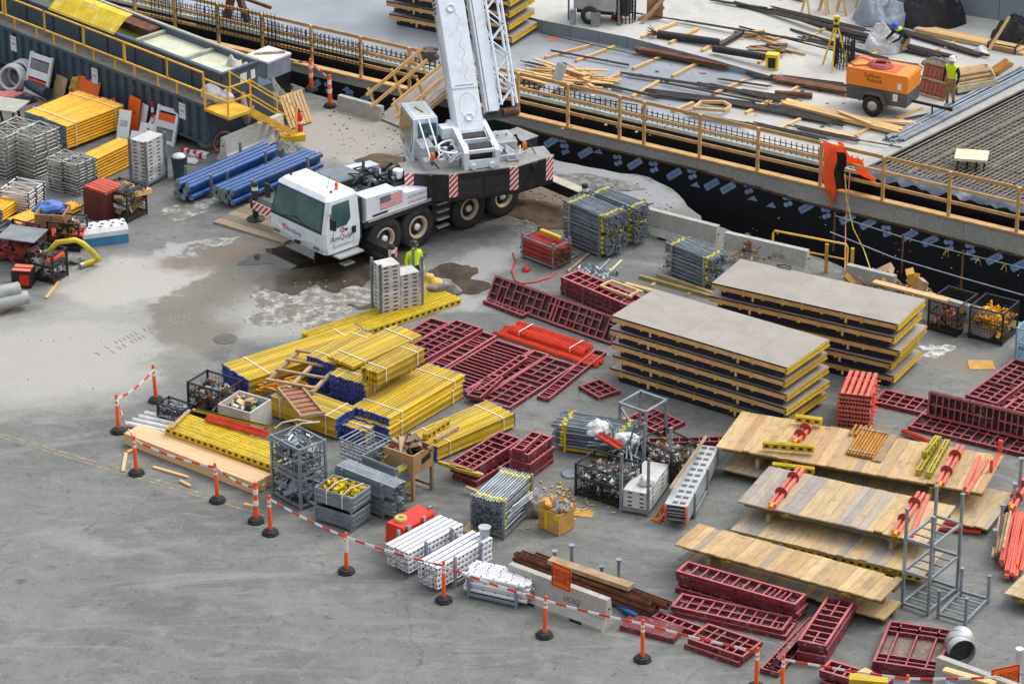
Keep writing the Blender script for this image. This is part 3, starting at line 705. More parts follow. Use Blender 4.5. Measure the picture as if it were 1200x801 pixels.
# ---- framed formwork panels
PC={}
def panel_parts(L,W,h,pat):
    key=(round(L,1),round(W,2),h,pat)
    if key in PC: return PC[key]
    mb=MB(); rw=.07 if W>.5 else .05
    def rail(a,b,top=1):
        mb.box(a,b); 
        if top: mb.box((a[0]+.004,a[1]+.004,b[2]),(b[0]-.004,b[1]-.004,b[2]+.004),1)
    rail((0,0,0),(L,rw,h)); rail((0,W-rw,0),(L,W,h)); rail((0,rw,0),(rw,W-rw,h)); rail((L-rw,rw,0),(L,W-rw,h))
    rnd=random.Random(int(L*100+W*10+pat))
    n=max(2,round(L/(.3 if pat!=2 else .2)))
    xs=[rw+(L-2*rw)*i/n for i in range(1,n)]
    ys=[]
    if W>.75: ys=[W*.32,W*.68] if pat!=2 else []
    elif W>.5: ys=[W*.5] if pat!=1 else []
    if pat==3: ys=[W*.33,W*.66]; xs=[L*.22,L*.36,L*.64,L*.78]
    if pat==4: xs=[L*.12,L*.22,L*.88,L*.78]; ys=[W*.2,W*.5,W*.8]
    for x in xs: rail((x-.022,rw,.02),(x+.022,W-rw,h-.02))
    px=[rw]+xs+[L-rw]
    for y in ys:
        for a,b in zip(px,px[1:]):
            if rnd.random()<.82 or pat>=3: rail((a+.024,y-.022,.02),(b-.024,y+.022,h-.012))
    if pat in(0,1):
        for a,b in zip(px,px[1:]):
            if rnd.random()<.25: rail(((a+b)/2-.015,rw,.02),((a+b)/2+.015,(ys[0] if ys else W-rw)-.03,h-.03))
    for x in(L*.12,L*.5,L*.88): mb.box((x-.05,-.004,h*.3),(x+.05,-.001,h*.6),2)
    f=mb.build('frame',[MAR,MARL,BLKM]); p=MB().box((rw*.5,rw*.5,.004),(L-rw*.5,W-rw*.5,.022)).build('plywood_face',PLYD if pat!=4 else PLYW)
    PC[key]=(f.data,p.data,[f,p]); return PC[key]
def panel(label,loc,ang,L,W,h=.12,pat=0,rot=None,group='maroon framed formwork panels'):
    f,p,obs=panel_parts(L,W,h,pat)
    o=thing('formwork_panel',label,'formwork panel',loc,ang,group)
    if rot: o.rotation_euler=rot
    if obs:
        for q in obs: q.parent=o
        obs.clear()
    else: link('frame',f,o); link('plywood_face',p,o)
    return o
def panel_px(label,a,b,c,z=0,h=.12,pat=0,W=None,L=None):
    loc,ang,LL=fr(a,b,z+h); W=W or abs(dep(a,c,ang,z+h)); loc.z=z
    return panel(label,loc,ang,L or round(LL,1),W,h,pat)
def panel_stack(desc,a,b,c,n,z0=0,h=.12,pats=(0,1,2),W=None,jit=.05,L=None):
    zt=z0+n*h; loc,ang,LL=fr(a,b,zt); W=W or abs(dep(a,c,ang,zt)); L=L or round(LL,1)
    n_=n
    for k in range(n):
        i=n-1-k; l=desc.format(nth(i,n))
        j=Vector((random.uniform(-jit,jit),random.uniform(-jit,jit),0)) if i else Vector()
        panel(l,Vector((loc.x,loc.y,z0+k*h+.004*k))+j,ang+(random.uniform(-.012,.012) if i else 0),L,W,h,pats[k%len(pats)])
# ---- shoring props
def prop_mesh(L,m=(GALVD,YELB,GALV),name='prop'):
    mb=MB(); mb.tube((0,0,0),(L*.62,0,0),.034,7,0); mb.tube((L*.62,0,0),(L-.01,0,0),.026,7,0)
    mb.tube((L*.85,0,0),(L*.9,0,0),.042,7,1); mb.tube((.2,0,0),(.27,0,0),.037,7,1)
    mb.tube((-.01,0,0),(0,0,0),.046,8,2); mb.tube((L-.01,0,0),(L-.002,0,0),.042,8,2); mb.tube((-.013,0,0),(-.011,0,0),.024,7,3); mb.tube((L-.001,0,0),(L+.001,0,0),.022,7,3)
    return mb
def props_in(loc,ang,L,W,nw,nl,z0,label,group,pitch=None,dz=.088,mats=(GALVD,YELB,GALV),cat='shoring prop',name='shoring_prop',flip=True):
    pitch=pitch or W/nw; me=None; ca,sa=math.cos(ang),math.sin(ang)
    for k in range(nl):
        for i in range(nw):
            y=pitch*(i+.5+(.3 if k%2 else 0)-.15); x=random.uniform(-.05,.06); f=flip and (i+k)%2
            if f: x+=L
            p=Vector((loc.x+x*ca-y*sa,loc.y+x*sa+y*ca,z0+.06+k*dz))
            if me is None: o=prop_mesh(L).build(name,list(mats)+[BLK]); me=o.data
            else: o=link(name,me)
            o.location=p; o.rotation_euler=(random.uniform(0,6),0,ang+(math.pi if f else 0)); 
            tag(o,label,cat,group)
def rack(name,label,cat,loc,ang,L,W,H,m=GALV,tiers=(0,),top=False,rails=(),group=None,pw=.07,slats=0):
    o=thing(name,label,cat,loc,ang,group)
    pm=None
    for x in(0,L-pw):
        for y in(0,W-pw):
            if pm is None: q=MB().box((0,0,0),(pw,pw,H)).build('post',m,o); pm=q.data; q.location=(x,y,0)
            else: link('post',pm,o,(x,y,0))
    for t in tiers:
        mb=MB(); z=t+.08; e=.003
        for y in(pw*.1,W-pw*.9): mb.box((pw+e,y,z),(L-pw-e,y+pw*.8,z+.07))
        for x in(pw*.1,L-pw*.9): mb.box((x,pw+e,z),(x+pw*.8,W-pw-e,z+.07))
        for i in range(slats): 
            x=L*(i+1)/(slats+1); mb.box((x-.02,pw*.95,z+.01),(x+.02,W-pw*.95,z+.05))
        mb.build('base_frame',m,o)
    if top or rails:
        for z in ([H-.06] if top else [])+list(rails):
            mb=MB(); e=.003
            for y in(pw*.2,W-pw*.8): mb.box((pw+e,y,z),(L-pw-e,y+pw*.6,z+.05))
            for x in(pw*.2,L-pw*.8): mb.box((x,pw+e,z),(x+pw*.6,W-pw-e,z+.05))
            mb.build('side_rail',m,o)
    return o
def heap(name,label,cat,o,x0,y0,x1,y1,z0,h,n,mats,s=(.03,.1),kind='stuff',tubes=.4):
    "jumbled small fittings filling a box; in the frame of the thing that holds them"
    mb=MB()
    for k in range(n):
        x,y=random.uniform(x0,x1),random.uniform(y0,y1); u=min(x-x0,x1-x)/(x1-x0)*2; v=min(y-y0,y1-y)/(y1-y0)*2
        z=z0+h*random.uniform(.0,1)**.6*(.75+.25*min(1,u*2)*min(1,v*2))
        a=Vector((random.uniform(-1,1),random.uniform(-1,1),random.uniform(-.7,.7))).normalized(); q=random.uniform(*s); mi=random.randrange(len(mats))
        if random.random()<tubes: mb.tube(Vector((x,y,z))-a*q,Vector((x,y,z))+a*q,min(q*.22,.03),5,mi)
        else:
            M=Matrix.Translation((x,y,z))@Matrix.Rotation(random.random()*6,4,a); mb.box((-q,-q*.6,-q*.25),(q,q*.6,q*.25),mi,M)
    h_=mb.build(name,list(mats)); h_.location=o.location; h_.rotation_euler=o.rotation_euler
    tag(h_,label,cat); h_['kind']=kind; return h_
def basket(label,a,b,c,h,hl,fm=(GALV,GALVD,RUST),m=BLKM,n=220,z=0,tilt=0,fill=.9,s=(.03,.1),group='wire mesh baskets',W=None):
    loc,ang,L=fr(a,b,z); W=W or abs(dep(a,c,ang,z)); o=thing('mesh_basket',label,'mesh basket',loc,ang,group)
    pw=.05; pm=None
    for x in(0,L-pw):
        for y in(0,W-pw):
            if pm is None: q=MB().box((0,0,0),(pw,pw,h)).build('post',m,o); pm=q.data; q.location=(x,y,0)
            else: link('post',pm,o,(x,y,0))
    mb=MB()
    for zz in(.1,h*.55,h-.05):
        for y in(.005,W-.045): mb.box((pw+.002,y,zz),(L-pw-.002,y+.04,zz+.04))
        for x in(.005,L-.045): mb.box((x,pw+.002,zz),(x+.04,W-pw-.002,zz+.04))
    mb.build('frame',m,o)
    MB().box((.01,.01,.06),(L-.01,W-.01,.09)).build('floor',m,o)
    mb=MB(); st=.1
    for i in range(1,int(L/st)):
        for y in(.02,W-.02): mb.box((i*st,y-.003,.1),(i*st+.007,y+.003,h-.02))
    for i in range(1,int(W/st)):
        for x in(.02,L-.02): mb.box((x-.003,i*st,.1),(x+.003,i*st+.007,h-.02))
    for i in range(1,int(h/st)):
        for y in(.0265,W-.0135): mb.box((.01,y-.003,i*st),(L-.01,y+.003,i*st+.007))
        for x in(.0265,L-.0135): mb.box((x-.003,.01,i*st),(x+.003,W-.01,i*st+.007))
    mb.build('wire_mesh',m,o)
    if hl: heap('loose_fittings',hl,'fittings',o,.06,.06,L-.06,W-.06,.1,h*fill-.1,n,fm,s)
    return o
def bin_box(name,label,cat,a,b,c,zt,h,m,wall=.04,zb=None,group=None,legs=0,mats=None,W=None,legm=None):
    loc,ang,L=fr(a,b,zt); W=W or abs(dep(a,c,ang,zt)); zb=zt-h if zb is None else zb
    o=thing(name,label,cat,(loc.x,loc.y,zb-legs),ang,group); H=h+legs
    mb=MB(); mb.box((0,0,legs),(L,wall,H)); mb.build('side_board',m,o)
    mb=MB(); mb.box((0,W-wall,legs),(L,W,H)); mb.build('side_board',m,o)
    mb=MB(); mb.box((0,wall+.002,legs),(wall,W-wall-.002,H)); mb.build('end_board',m,o)
    mb=MB(); mb.box((L-wall,wall+.002,legs),(L,W-wall-.002,H)); mb.build('end_board',m,o)
    MB().box((wall,wall,legs+.02),(L-wall,W-wall,legs+.05)).build('floor',m,o)
    for k in range(3):
        pass
    if legs:
        for x in(0,L-.08):
            for y in(0,W-.08): MB().box((x,y,0),(x+.08,y+.08,legs-.002)).build('leg',legm or m,o)
        mb=MB(); mb.box((.082,.02,.1),(L-.082,.06,.18)); mb.box((.082,W-.06,.1),(L-.082,W-.02,.18)); mb.build('cross_bar',legm or m,o)
    else:
        mb=MB()
        for x in(.05,L*.5-.04,L-.13): mb.box((x,.02,-.0),(x+.08,W-.02,.018))
        mb.build('skid',legm or m,o)
    return o,L,W
# ---- traffic posts
def post_proto(wide):
    o=thing('traffic_post','x','traffic post')
    MB().lathe([(.235,0),(.235,.05),(.2,.065),(.2,.1),(.1,.125),(.07,.14)],8,sm=False).build('base',BLK,o)
    r=.055 if not wide else .075
    MB().lathe([(r*1.05,.14),(r,.18),(r*.85,1.06),(r*.5,1.08),(r*.5,1.1),(r*.75,1.105),(r*.75,1.15),(r*.3,1.165)],14).build('body',ORG,o)
    for z in ((.82,.95) if not wide else (.5,.82)):
        hh=.075 if not wide else .15
        q=r*(1.0-.15*(z-.18)/.88)+.003; MB().lathe([(q,z),(q*.99,z+hh)],14).build('reflective_band',REFL,o)
    return o
POSTS=[(183,470,0,'orange traffic post farthest back on the left, top of the short tape run'),(139,506,0,'orange traffic post at the far left where the tape turns'),(160,555,0,'orange traffic post at the left end of the pale laminated timber'),
(255,587,0,'orange traffic post before the middle of the pale laminated timber'),(300,611,1,'broad white banded orange post at the right end of the pale laminated timber'),(317,625,0,'slim orange post beside the broad banded one'),
(406,670,0,'orange traffic post before the box of yellow fittings, a striped wrap on it'),(520,704,0,'orange traffic post before the white beam stacks'),(638,745,0,'orange traffic post before the concrete barrier with the notice'),
(753,773,0,'orange traffic post before the upside-down maroon panel'),(886,806,0,'left of the two orange posts at the bottom edge by the channel panels'),(916,815,0,'right of the two orange posts at the bottom edge by the channel panels'),(1061,838,0,'orange post cut by the bottom edge before the large panel'),
(365,106,1,'broad white banded orange post behind the leaning pallet'),(387,125,1,'broad white banded orange post right of the leaning pallet'),(336,103,0,'orange post half hidden by the sheeted pallet at the pit edge')]
pr_={}
PT={}
for px,py,wd_,lab in POSTS:
    if wd_ not in pr_: o=pr_[wd_]=post_proto(wd_); o.location=G(px,py); o['label']=lab; o['group']='traffic posts round the yard'
    else: o=dup(pr_[wd_],G(px,py),random.random()*3,lab,'traffic posts round the yard')
    o.rotation_euler=(random.uniform(-.03,.03),random.uniform(-.03,.03),random.random()*3)
    PT[(px,py)]=G(px,py)+Vector((0,0,1.03))
wr=MB(); wr.lathe([(.062,.6),(.07,.75),(.062,.92)],10); q=wr.build('tape_wrap',[TARPW]); q.location=G(406,670); tag(q,'white plastic wrapped round the orange post before the yellow fittings','plastic wrap')
def tape(a,b,lab,sag=.12,za=1.03,zb=1.03):
    A=PT[a] if a in PT else Vector(a); B=PT[b] if b in PT else Vector(b)
    n=max(6,int((B-A).length/.28)); mb=MB(); d=(B-A).normalized(); up=Vector((0,0,1)); s=d.cross(up)
    P=[A.lerp(B,i/n)-up*sag*4*(i/n)*(1-i/n) for i in range(n+1)]
    for i in range(n): mb.bar(P[i],P[i+1],.012,.062,i%2)
    o=mb.build('barrier_tape',[REFL,mat('tape_red',(226,66,40),.5,dirt=.1,rand=0,bump=0)]); tag(o,lab,'barrier tape','barrier tapes between the posts')
T=[p[:2] for p in POSTS]
tape(T[0],T[1],'red and white tape at the far left, between the two rear posts'); tape(T[1],T[2],'short steep run of red and white tape at the far left corner')
tape(T[2],T[3],'red and white tape in front of the left half of the pale timber'); tape(T[3],T[4],'red and white tape in front of the right half of the pale timber')
tape(T[5],T[6],'red and white tape before the stacked galvanised cages',.05); tape(T[6],T[7],'red and white tape before the red box and white beams',.05); tape(T[7],T[8],'red and white tape before the white tube stack',.05)
tape(T[8],T[9],'red and white tape before the notice barrier end',.03); tape(T[9],T[10],'red and white tape before the maroon panels',.03); tape(T[11],T[12],'red and white tape along the bottom edge before the large panel',.03)
tape(T[12],tuple(G(1165,835)+Vector((0,0,1.0))),'red and white tape at the bottom right corner by the notice',.02)
tape(T[15],T[13],'red and white tape behind the sheeted pallet',.03); tape(T[13],T[14],'red and white tape between the two broad posts by the pit',.03)
# ================================================================ THE YARD: contents
# ---- pale laminated timber
loc,ang,L=fr((145,507),(298,566),.36)
Wt=abs(dep((145,507),(168,497),ang,.36)); me=None; nb=5
for k in range(2):
    for i in range(nb):
        p=Vector((loc.x,loc.y,.02+k*.17))+Vector((-math.sin(ang),math.cos(ang),0))*(Wt/nb*(i+.5))+Vector((math.cos(ang),math.sin(ang),0))*random.uniform(-.02,.03)
        if me is None: o=MB().box((0,-Wt/nb/2+.004,0),(L,Wt/nb/2-.004,.166)).build('laminated_beam',LVL); me=o.data
        else: o=link('laminated_beam',me)
        o.location=p; o.rotation_euler=(0,0,ang); tag(o,'pale laminated timber beam in the long neat pile behind the tape','timber beam','pale laminated beams of one pile')
# offcuts on the asphalt
for (a,b,lab) in (((144,552),(148,529),'thin offcut standing apart left of the pale timber'),((147,530),(157,526),'tiny offcut at the left corner of the pale timber'),((180,547),(221,559),'long pale offcut lying before the pale timber'),((211,563),(223,569),'short pale offcut lying before the pale timber'),((54,349),(69,330),'pale plank lying in front of the wire basket of scrap at the left'),((286,590),(298,593),'pale offcut beside the broad banded post')):
    A,B=G(*a,.03),G(*b,.03); o=MB().bar((0,0,.03),((B-A).length,0,.03),.09,.05).build('wood_offcut',WOOD,None,None,(A.x,A.y,0),math.atan2(B.y-A.y,B.x-A.x)); tag(o,lab,'offcut','loose wood offcuts')
# pale pipes behind it
me=None
for i in range(4):
    A,ang,L=fr((170-7*i,484+4*i),(205-7*i+4*i,491+5*i),.1); L=1.9
    o=MB().tube((0,0,.09),(L,0,.09),.085,12).build('duct_pipe',mat('white_duct',(214,214,210),.4,.2,dirt=.2)) if me is None else link('duct_pipe',me)
    me=o.data; o.location=(A.x,A.y,0); o.rotation_euler=(0,0,ang); tag(o,'short white pipe in the flat row beside the end of the pale timber','pipe','four white pipes in a row')
# ---- yellow beams
def yb(label,p0,p1,zt,nw,nl,**k): return bundle('timber_beam_bundle','beam bundle',label,p0,p1,zt,nw,nl,h20,[YEL,BLU],group='bundles of yellow timber beams',**k)
yb('wide bundle of yellow timber beams at the left of the heap under the timber lattice',(290,446),(436,400),.62,13,3,L=4.6)
yb('stepped bundle of yellow timber beams with blue ends, behind the strapped loose beams',(392,428),(446,399),1.0,10,5,L=2.3)
yb('tall bundle of yellow timber beams with blue ends in the middle of the heap',(428,451),(487,413),1.05,12,5,L=2.65,strap=True)
yb('low side-on bundle of yellow timber beams lying across under the wooden tray',(315,463),(391,490),.68,9,3,L=2.45)
g6=yb('lower half of the large front bundle of yellow timber beams',(456,503),(541,452),.44,13,2,L=3.5)
yb('upper half of the large front bundle of yellow timber beams',(456,491),(541,442),.66,13,1,zb=.455,L=3.5)
yb('flat bundle of yellow timber beams beside the maroon panel stack',(512,524),(597,487),.48,11,2,L=3.0)
yb('low bundle of yellow timber beams peeping out under the galvanised rail cages',(428,506),(452,490),.40,8,2,L=1.6)
# strapped loose beams on top
bundle('strapped_beam_pack','beam pack','short dirty yellow beams strapped in white on top of the heap',(443,437),(493,411),1.47,6,2,h20,[mat('dirty_yellow_timber',(178,150,48),.6,dirt=.6,dcol=(.2,.15,.07),rand=.2),YEL],group='bundles of yellow timber beams',L=2.0)
bundle('strapped_beam_pack','beam pack','thin bright yellow strips strapped in white on top of the heap',(414,429),(490,394),1.25,11,1,lambda L:MB().box((0,-.04,0),(L,.04,.09)),[YEL],h=.1,pitch=.095,group='bundles of yellow timber beams',L=2.8)
# long yellow walers under the white panel rack
bundle('steel_waler_bundle','waler bundle','long row of perforated yellow steel walers running under the white panel rack',(380,404),(530,353),.2,6,1,waler,[YELS,BLK],pitch=.19,h=.19,strap=False,group='yellow steel walers',part='waler',L=5.1)
bundle('steel_waler_bundle','waler bundle','stack of short perforated yellow walers behind the pale laminated timber',(193,500),(330,548),.58,6,3,waler,[YELS,BLK],pitch=.17,h=.19,strap=False,group='yellow steel walers',part='waler',L=4.2)
def lone(name,cat,label,a,b,z,mb_fn,mats,L=None,group=None,rot=0):
    A,ang,LL=fr(a,b,z); o=mb_fn(L or LL).build(name,mats); o.location=(A.x,A.y,z); o.rotation_euler=(rot,0,ang); return tag(o,label,cat,group)
for i,(a,b) in enumerate((((241,492),(313,513)),((243,489),(315,509)))):
    lone('orange_waler','waler',('front' if i==0 else 'rear')+' of two orange channels on the yellow walers',a,b,.6,lambda L:channel(L,.09,.09),RED,group='orange channels on the yellow walers')
for i in range(5): lone('thin_yellow_rod','rod','thin yellow strip lying on the yellow walers behind the orange channels',(226+3*i,481+.5*i),(312+3*i,501+.5*i),.6,lambda L:MB().box((0,-.03,0),(L,.03,.06)),YEL,group='thin yellow strips on the walers')
lone('wood_batten','batten','pale batten slung across the left end of the yellow walers',(200,502),(222,481),.62,lambda L:MB().box((0,-.05,0),(L,.05,.04)),WOODG)
lone('perforated_waler','waler','bright yellow perforated waler on the flat bundle of beams',(498,515),(525,497),.5,waler,[YEL,BLK])
lone('wood_batten','batten','short weathered batten beside the perforated waler on the flat bundle',(510,518),(536,502),.5,lambda L:MB().box((0,-.06,0),(L,.06,.1)),WOODG)
# trays and lattice on the heap
def tray(label,a,b,c,z,m,n,slat,frame=.1,tilt=(0,0)):
    A,ang,L=fr(a,b,z); W=abs(dep(a,c,ang,z)); o=thing('wooden_tray',label,'wooden tray',A,ang); o.rotation_euler=(tilt[0],tilt[1],ang)
    mb=MB(); mb.box((0,0,0),(L,.05,frame)); mb.box((0,W-.05,0),(L,W,frame)); mb.box((0,.052,0),(.05,W-.052,frame)); mb.box((L-.05,.052,0),(L,W-.052,frame)); mb.build('rim',WOODG,o)
    for i in range(n):
        x=L*(i+.5)/n; MB().box((x-slat/2,.06,.01),(x+slat/2,W-.06,.04)).build('slat',m,o)
    MB().box((.05,.05,-.012),(L-.05,W-.05,.005)).build('bottom',m,o); return o
tray('brown wooden form tray sloping on the yellow beams',(381,486),(352,447),(408,480),.85,TRAYW,7,.16,.09,(0,.06))
o=thing('timber_lattice','weathered timber lattice frame thrown on the left yellow bundle','lattice',G(312,452,.72),fr((312,452),(358,417),.72)[1])
for y in(0,-.75,-1.45): MB().box((0,y,0),(2.35,y+.1,.09)).build('long_batten',WOODG,o)
for x in(.12,.8,1.5,2.15): MB().box((x,-1.42,.093),(x+.09,.08,.15)).build('cross_batten',WOODG,o)
o.rotation_euler[2]+=R(6)
# ---- baskets, boxes at the left of the heap
basket('black wire basket of grey scrap behind the white crate',(220,484),(262,497),(240,468),1.0,'tangled grey and rusty fittings in the black wire basket at the heap',(GALVD,RUST,BLKM,WOODG),n=260)
basket('low black wire basket left of the scrap basket',(184,492),(214,502),(200,484),.55,'grey couplers in the low black basket',(GALV,GALVD),n=80)
wb,L,W=bin_box('white_crate','grey white wooden crate holding plastic and netting beside the yellow walers','crate',(255,473),(293,484),(291,460),.8,.75,mat('grey_white_board',(184,178,172),.75,dirt=.5,dcol=(.2,.17,.14)),.05)
heap('crate_contents','white, blue and green odds and ends inside the grey white crate','odds and ends',wb,.08,.08,L-.08,W-.08,.4,.34,60,(TARPW,mat('muted_green_plastic',(120,150,80),.6),TEAL,GRYD,WOOD),(.05,.16),tubes=.2)
o=MB(); 
for k in range(40):
    x=random.uniform(0,1.3);y=random.uniform(0,.5);a=random.uniform(-.5,.5); o.bar((x,y,.05+random.random()*.2),(x+.4*math.cos(a),y+.4*math.sin(a),.1+random.random()*.2),.05,.04)
q=o.build('yellow_bracket_heap',mat('amber_bracket_paint',(222,150,24),.5,dirt=.3)); q.location=G(300,462,.25); q['kind']='stuff'; tag(q,'amber brackets jumbled in the gap between two yellow bundles','brackets')
# ---- maroon panel field
A=G(597,478,.12); ANG=R(55); yo=0
def off(A,ang,x,y,z): return Vector((A.x+x*math.cos(ang)-y*math.sin(ang),A.y+x*math.sin(ang)+y*math.cos(ang),z))
for i,(w,x,pat,lab) in enumerate(((1.05,0,0,'maroon panel at the near right edge of the flat field'),(.55,.12,1,'narrow maroon panel second from the right in the flat field'),(1.3,.05,2,'wide maroon panel with long bare cross bars in the middle of the flat field'),(.55,.3,1,'narrow maroon panel left of the wide one in the flat field'),(.85,.25,0,'maroon panel at the left of the flat field, partly under another'),(.9,.2,0,'maroon panel at the far left of the flat field, half under the yellow beams'))):
    panel(lab,off(A,ANG,x,yo,0),ANG+R(random.uniform(-1,1)),3.4,w,.12,pat); yo+=w+.03
panel('maroon panel lying on top of the far left of the flat field',off(A,ANG,.35,yo-1.75,.13),ANG-R(2),3.3,1.0,.12,0)
panel('short maroon panel thrown across the near end of the flat field',off(A,ANG,-.15,.9,.13),ANG+R(9),1.5,.45,.12,1)
panel('maroon panel slanting across the middle rows of the flat field',off(A,ANG,.2,1.2,.13),ANG+R(2),2.6,.3,.12,1)
panel_px('long ladder-like maroon panel lying apart at the right of the flat field',(643,467),(711,412),(636,463),0,.12,1,W=.38)
panel_px('small square maroon panel lying alone right of the field',(677.7,451.6),(693,460.5),(700,440),0,.12,0,W=.78,L=.95)
# leaning row and neighbours
A1,a1,L1=fr((572,352),(642,377),0); panel('left maroon panel leaning on its edge in the row behind the orange bars',A1,0,2.6,.8,.12,1,rot=(R(58),0,a1))
A1,a1,L1=fr((644,378),(713,402),0); panel('right maroon panel leaning on its edge in the row behind the orange bars',A1,0,2.4,.8,.12,0,rot=(R(58),0,a1))
panel_px('maroon panel flat on the ground behind the leaning row',(566,352),(592,362),(582,338),0,.12,1,W=.9,L=1.6)
panel_stack('{} maroon panel of the solid-sided stack with a timber frame on it',(657,325),(735,358),(676,318),4,0,.14,(0,2,0,0),W=.75,jit=.015)
o=thing('timber_lattice','pale open timber frame lying on the solid-sided maroon stack','lattice',G(702,336,.6),fr((702,336),(732,347),.6)[1])
MB().box((0,0,0),(1.25,.07,.06)).build('long_batten',WOOD,o);MB().box((0,.5,0),(1.25,.57,.06)).build('long_batten',WOOD,o);MB().box((0,.072,0),(.07,.498,.06)).build('cross_batten',WOOD,o);MB().box((1.1,.072,0),(1.17,.498,.06)).build('cross_batten',WOOD,o)
bundle('orange_waler_pack','waler pack','lower layer of long orange channels lying loose beside the flat maroon field',(579,389),(686,425),.12,6,1,lambda L:channel(L,.1,.1),[RED],pitch=.11,h=.11,strap=False,group='orange channel packs',L=3.6,jit=.12,part='channel')
bundle('orange_waler_pack','waler pack','upper pack of orange channels tied with white straps',(594,384),(672,409),.25,6,1,lambda L:channel(L,.1,.1),[RED],pitch=.11,h=.12,zb=.125,group='orange channel packs',L=2.7,part='channel',jit=.08)
# centre panels
panel_px('maroon panel lying behind the pipes with yellow bands',(647,494),(690,503),(668,480),0,.12,0,W=.85,L=1.25)
panel_px('maroon panel lying under the open frame right of the tall stillage',(733,489),(778,509),(757,477),0,.12,3,W=1.0,L=1.35)
panel_px('long narrow maroon panel behind the wire basket and aluminium planks',(760,519),(850,517),(760,510),0,.12,1,W=.32,L=2.3)
panel_stack('{} maroon panel of the long stack next to the flat yellow bundle',(554,551),(610,516),(522,541),3,.0,.16,(1,2,0),W=.82,L=2.3,jit=.12)
panel_stack('{} maroon panel of the square stack right of the flat yellow bundle',(619,534),(643,516),(599,526),6,0,.13,(2,2,0),W=.62,L=1.3,jit=.06)
panel_px('narrow maroon panel on top of the square stack',(613,528),(632,511),(601,528),.82,.12,1,W=.34,L=1.15)
for i in range(6): lone('yellow_offcut_beam','beam','short dirty yellow beam lying on the near end of the long maroon stack',(514+i*4,543+i*1.5),(536+i*4,549+i*1.5),.5+.1*(i%2),lambda L:MB().box((0,-.04,0),(.75,.04,.09)),mat('dirty_yellow_timber',(178,150,48)),group='short yellow beams on the maroon stack')
for i,(a,b) in enumerate((((545,549),(566,557)),((546,571),(568,580)))): lone('spacer_batten','batten',('upper' if i==0 else 'lower')+' pale batten sticking out of the long maroon stack',a,b,.34-.2*i,lambda L:MB().box((0,-.04,0),(L,.04,.05)),WOOD)
# bottom right panels
panel_stack('{} maroon panel of the long stack before the lowest plank platform',(792,669),(930,708),(800,657),4,0,.15,(1,2,0,1),W=.62,L=3.4,jit=.09)
panel_stack('{} maroon panel of the pair lying before the long stack',(786,710),(915,738),(812,696),2,0,.12,(0,0),W=.75,L=3.0,jit=.1)
panel_px('narrow dark maroon panel behind the tape at the front',(764,722),(812,739),(772,715),0,.14,1,W=.34,L=1.35)
panel_stack('{} maroon panel of the crooked front pair near the middle post',(806,748),(868,769),(822,724),2,0,.13,(0,3),W=.95,L=1.6,jit=.12)
A1,a1,L1=fr((726,738),(780,752),0); panel('maroon panel lying upside down before the concrete barrier',Vector((A1.x-math.sin(a1)*.7,A1.y+math.cos(a1)*.7,.13)),0,1.5,.7,.12,1,rot=(math.pi,0,a1))
MB0=MB(); MB0.box((0,.0,0),(1.5,.7,.012)); q=MB0.build('panel_skin',MAR,None,None,(A1.x,A1.y,.134),a1); tag(q,'dusty maroon sheet lying on the upside-down panel','steel sheet')
panel_stack('{} maroon panel of the tall ladder-like stack at the front',(968,757),(1004,702),(941,749),4,0,.14,(2,2,1,0),W=.74,L=2.4,jit=.05)
for i,(a,b,rx,lab) in enumerate((((898,786),(957,722),-62,'maroon panel leaning in a trough left of the tall ladder-like stack'),((912,792),(966,735),0,'maroon panel lying flat as the trough floor left of the tall stack'))):
    A1,a1,L1=fr(a,b,.05); panel(lab,Vector((A1.x,A1.y,.02+(.06 if i==0 else 0))),0,2.9,.5,.12,1,rot=(R(rx)+(0 if i else math.pi),0,a1))
panel_stack('{} maroon panel of the low stack behind the two front posts',(960,785),(1020,803),(972,775),3,0,.13,(0,2,0),W=.6,L=1.7,jit=.1)
panel_stack('{} large maroon panel with dusty plywood in the front beside the duct',(1099,786),(1119,733),(1037,777),2,0,.16,(4,4),W=1.62,L=2.1,jit=.03)
# right edge panels
panel_stack('{} maroon panel of the pair lying askew near the right edge',(1168,473),(1225,430),(1138,460),2,0,.12,(0,0),W=1.0,L=2.9,jit=.35)
panel_px('maroon panel sticking out under the askew pair at the right edge',(1184,470),(1222,452),(1178,460),0,.12,0,W=.7,L=1.6)
panel_px('maroon panel cut by the right edge behind the upright row',(1188,505),(1230,470),(1174,492),0,.12,0,W=.9,L=2)
panel_px('long maroon panel flat on the ground behind the orange frame stack',(1022,470),(1092,486),(1034,456),0,.12,1,W=.9,L=1.9)
panel_px('small maroon grid panel behind the upright maroon row',(1104,486),(1141,488),(1104,470),0,.12,0,W=.85,L=.95)
A1,a1,L1=fr((1064,499),(1206,533),.12); panel('long maroon panel flat on the ground before the upright row',Vector((A1.x,A1.y,0)),a1,3.9,.95,.12,1)
A1,a1,L1=fr((1079,494),(1215,527),.12); panel('long maroon panel standing upright along the rear of the flat one',off(A1,a1,0,.5,.12),0,3.9,.75,.12,2,rot=(R(84),0,a1))
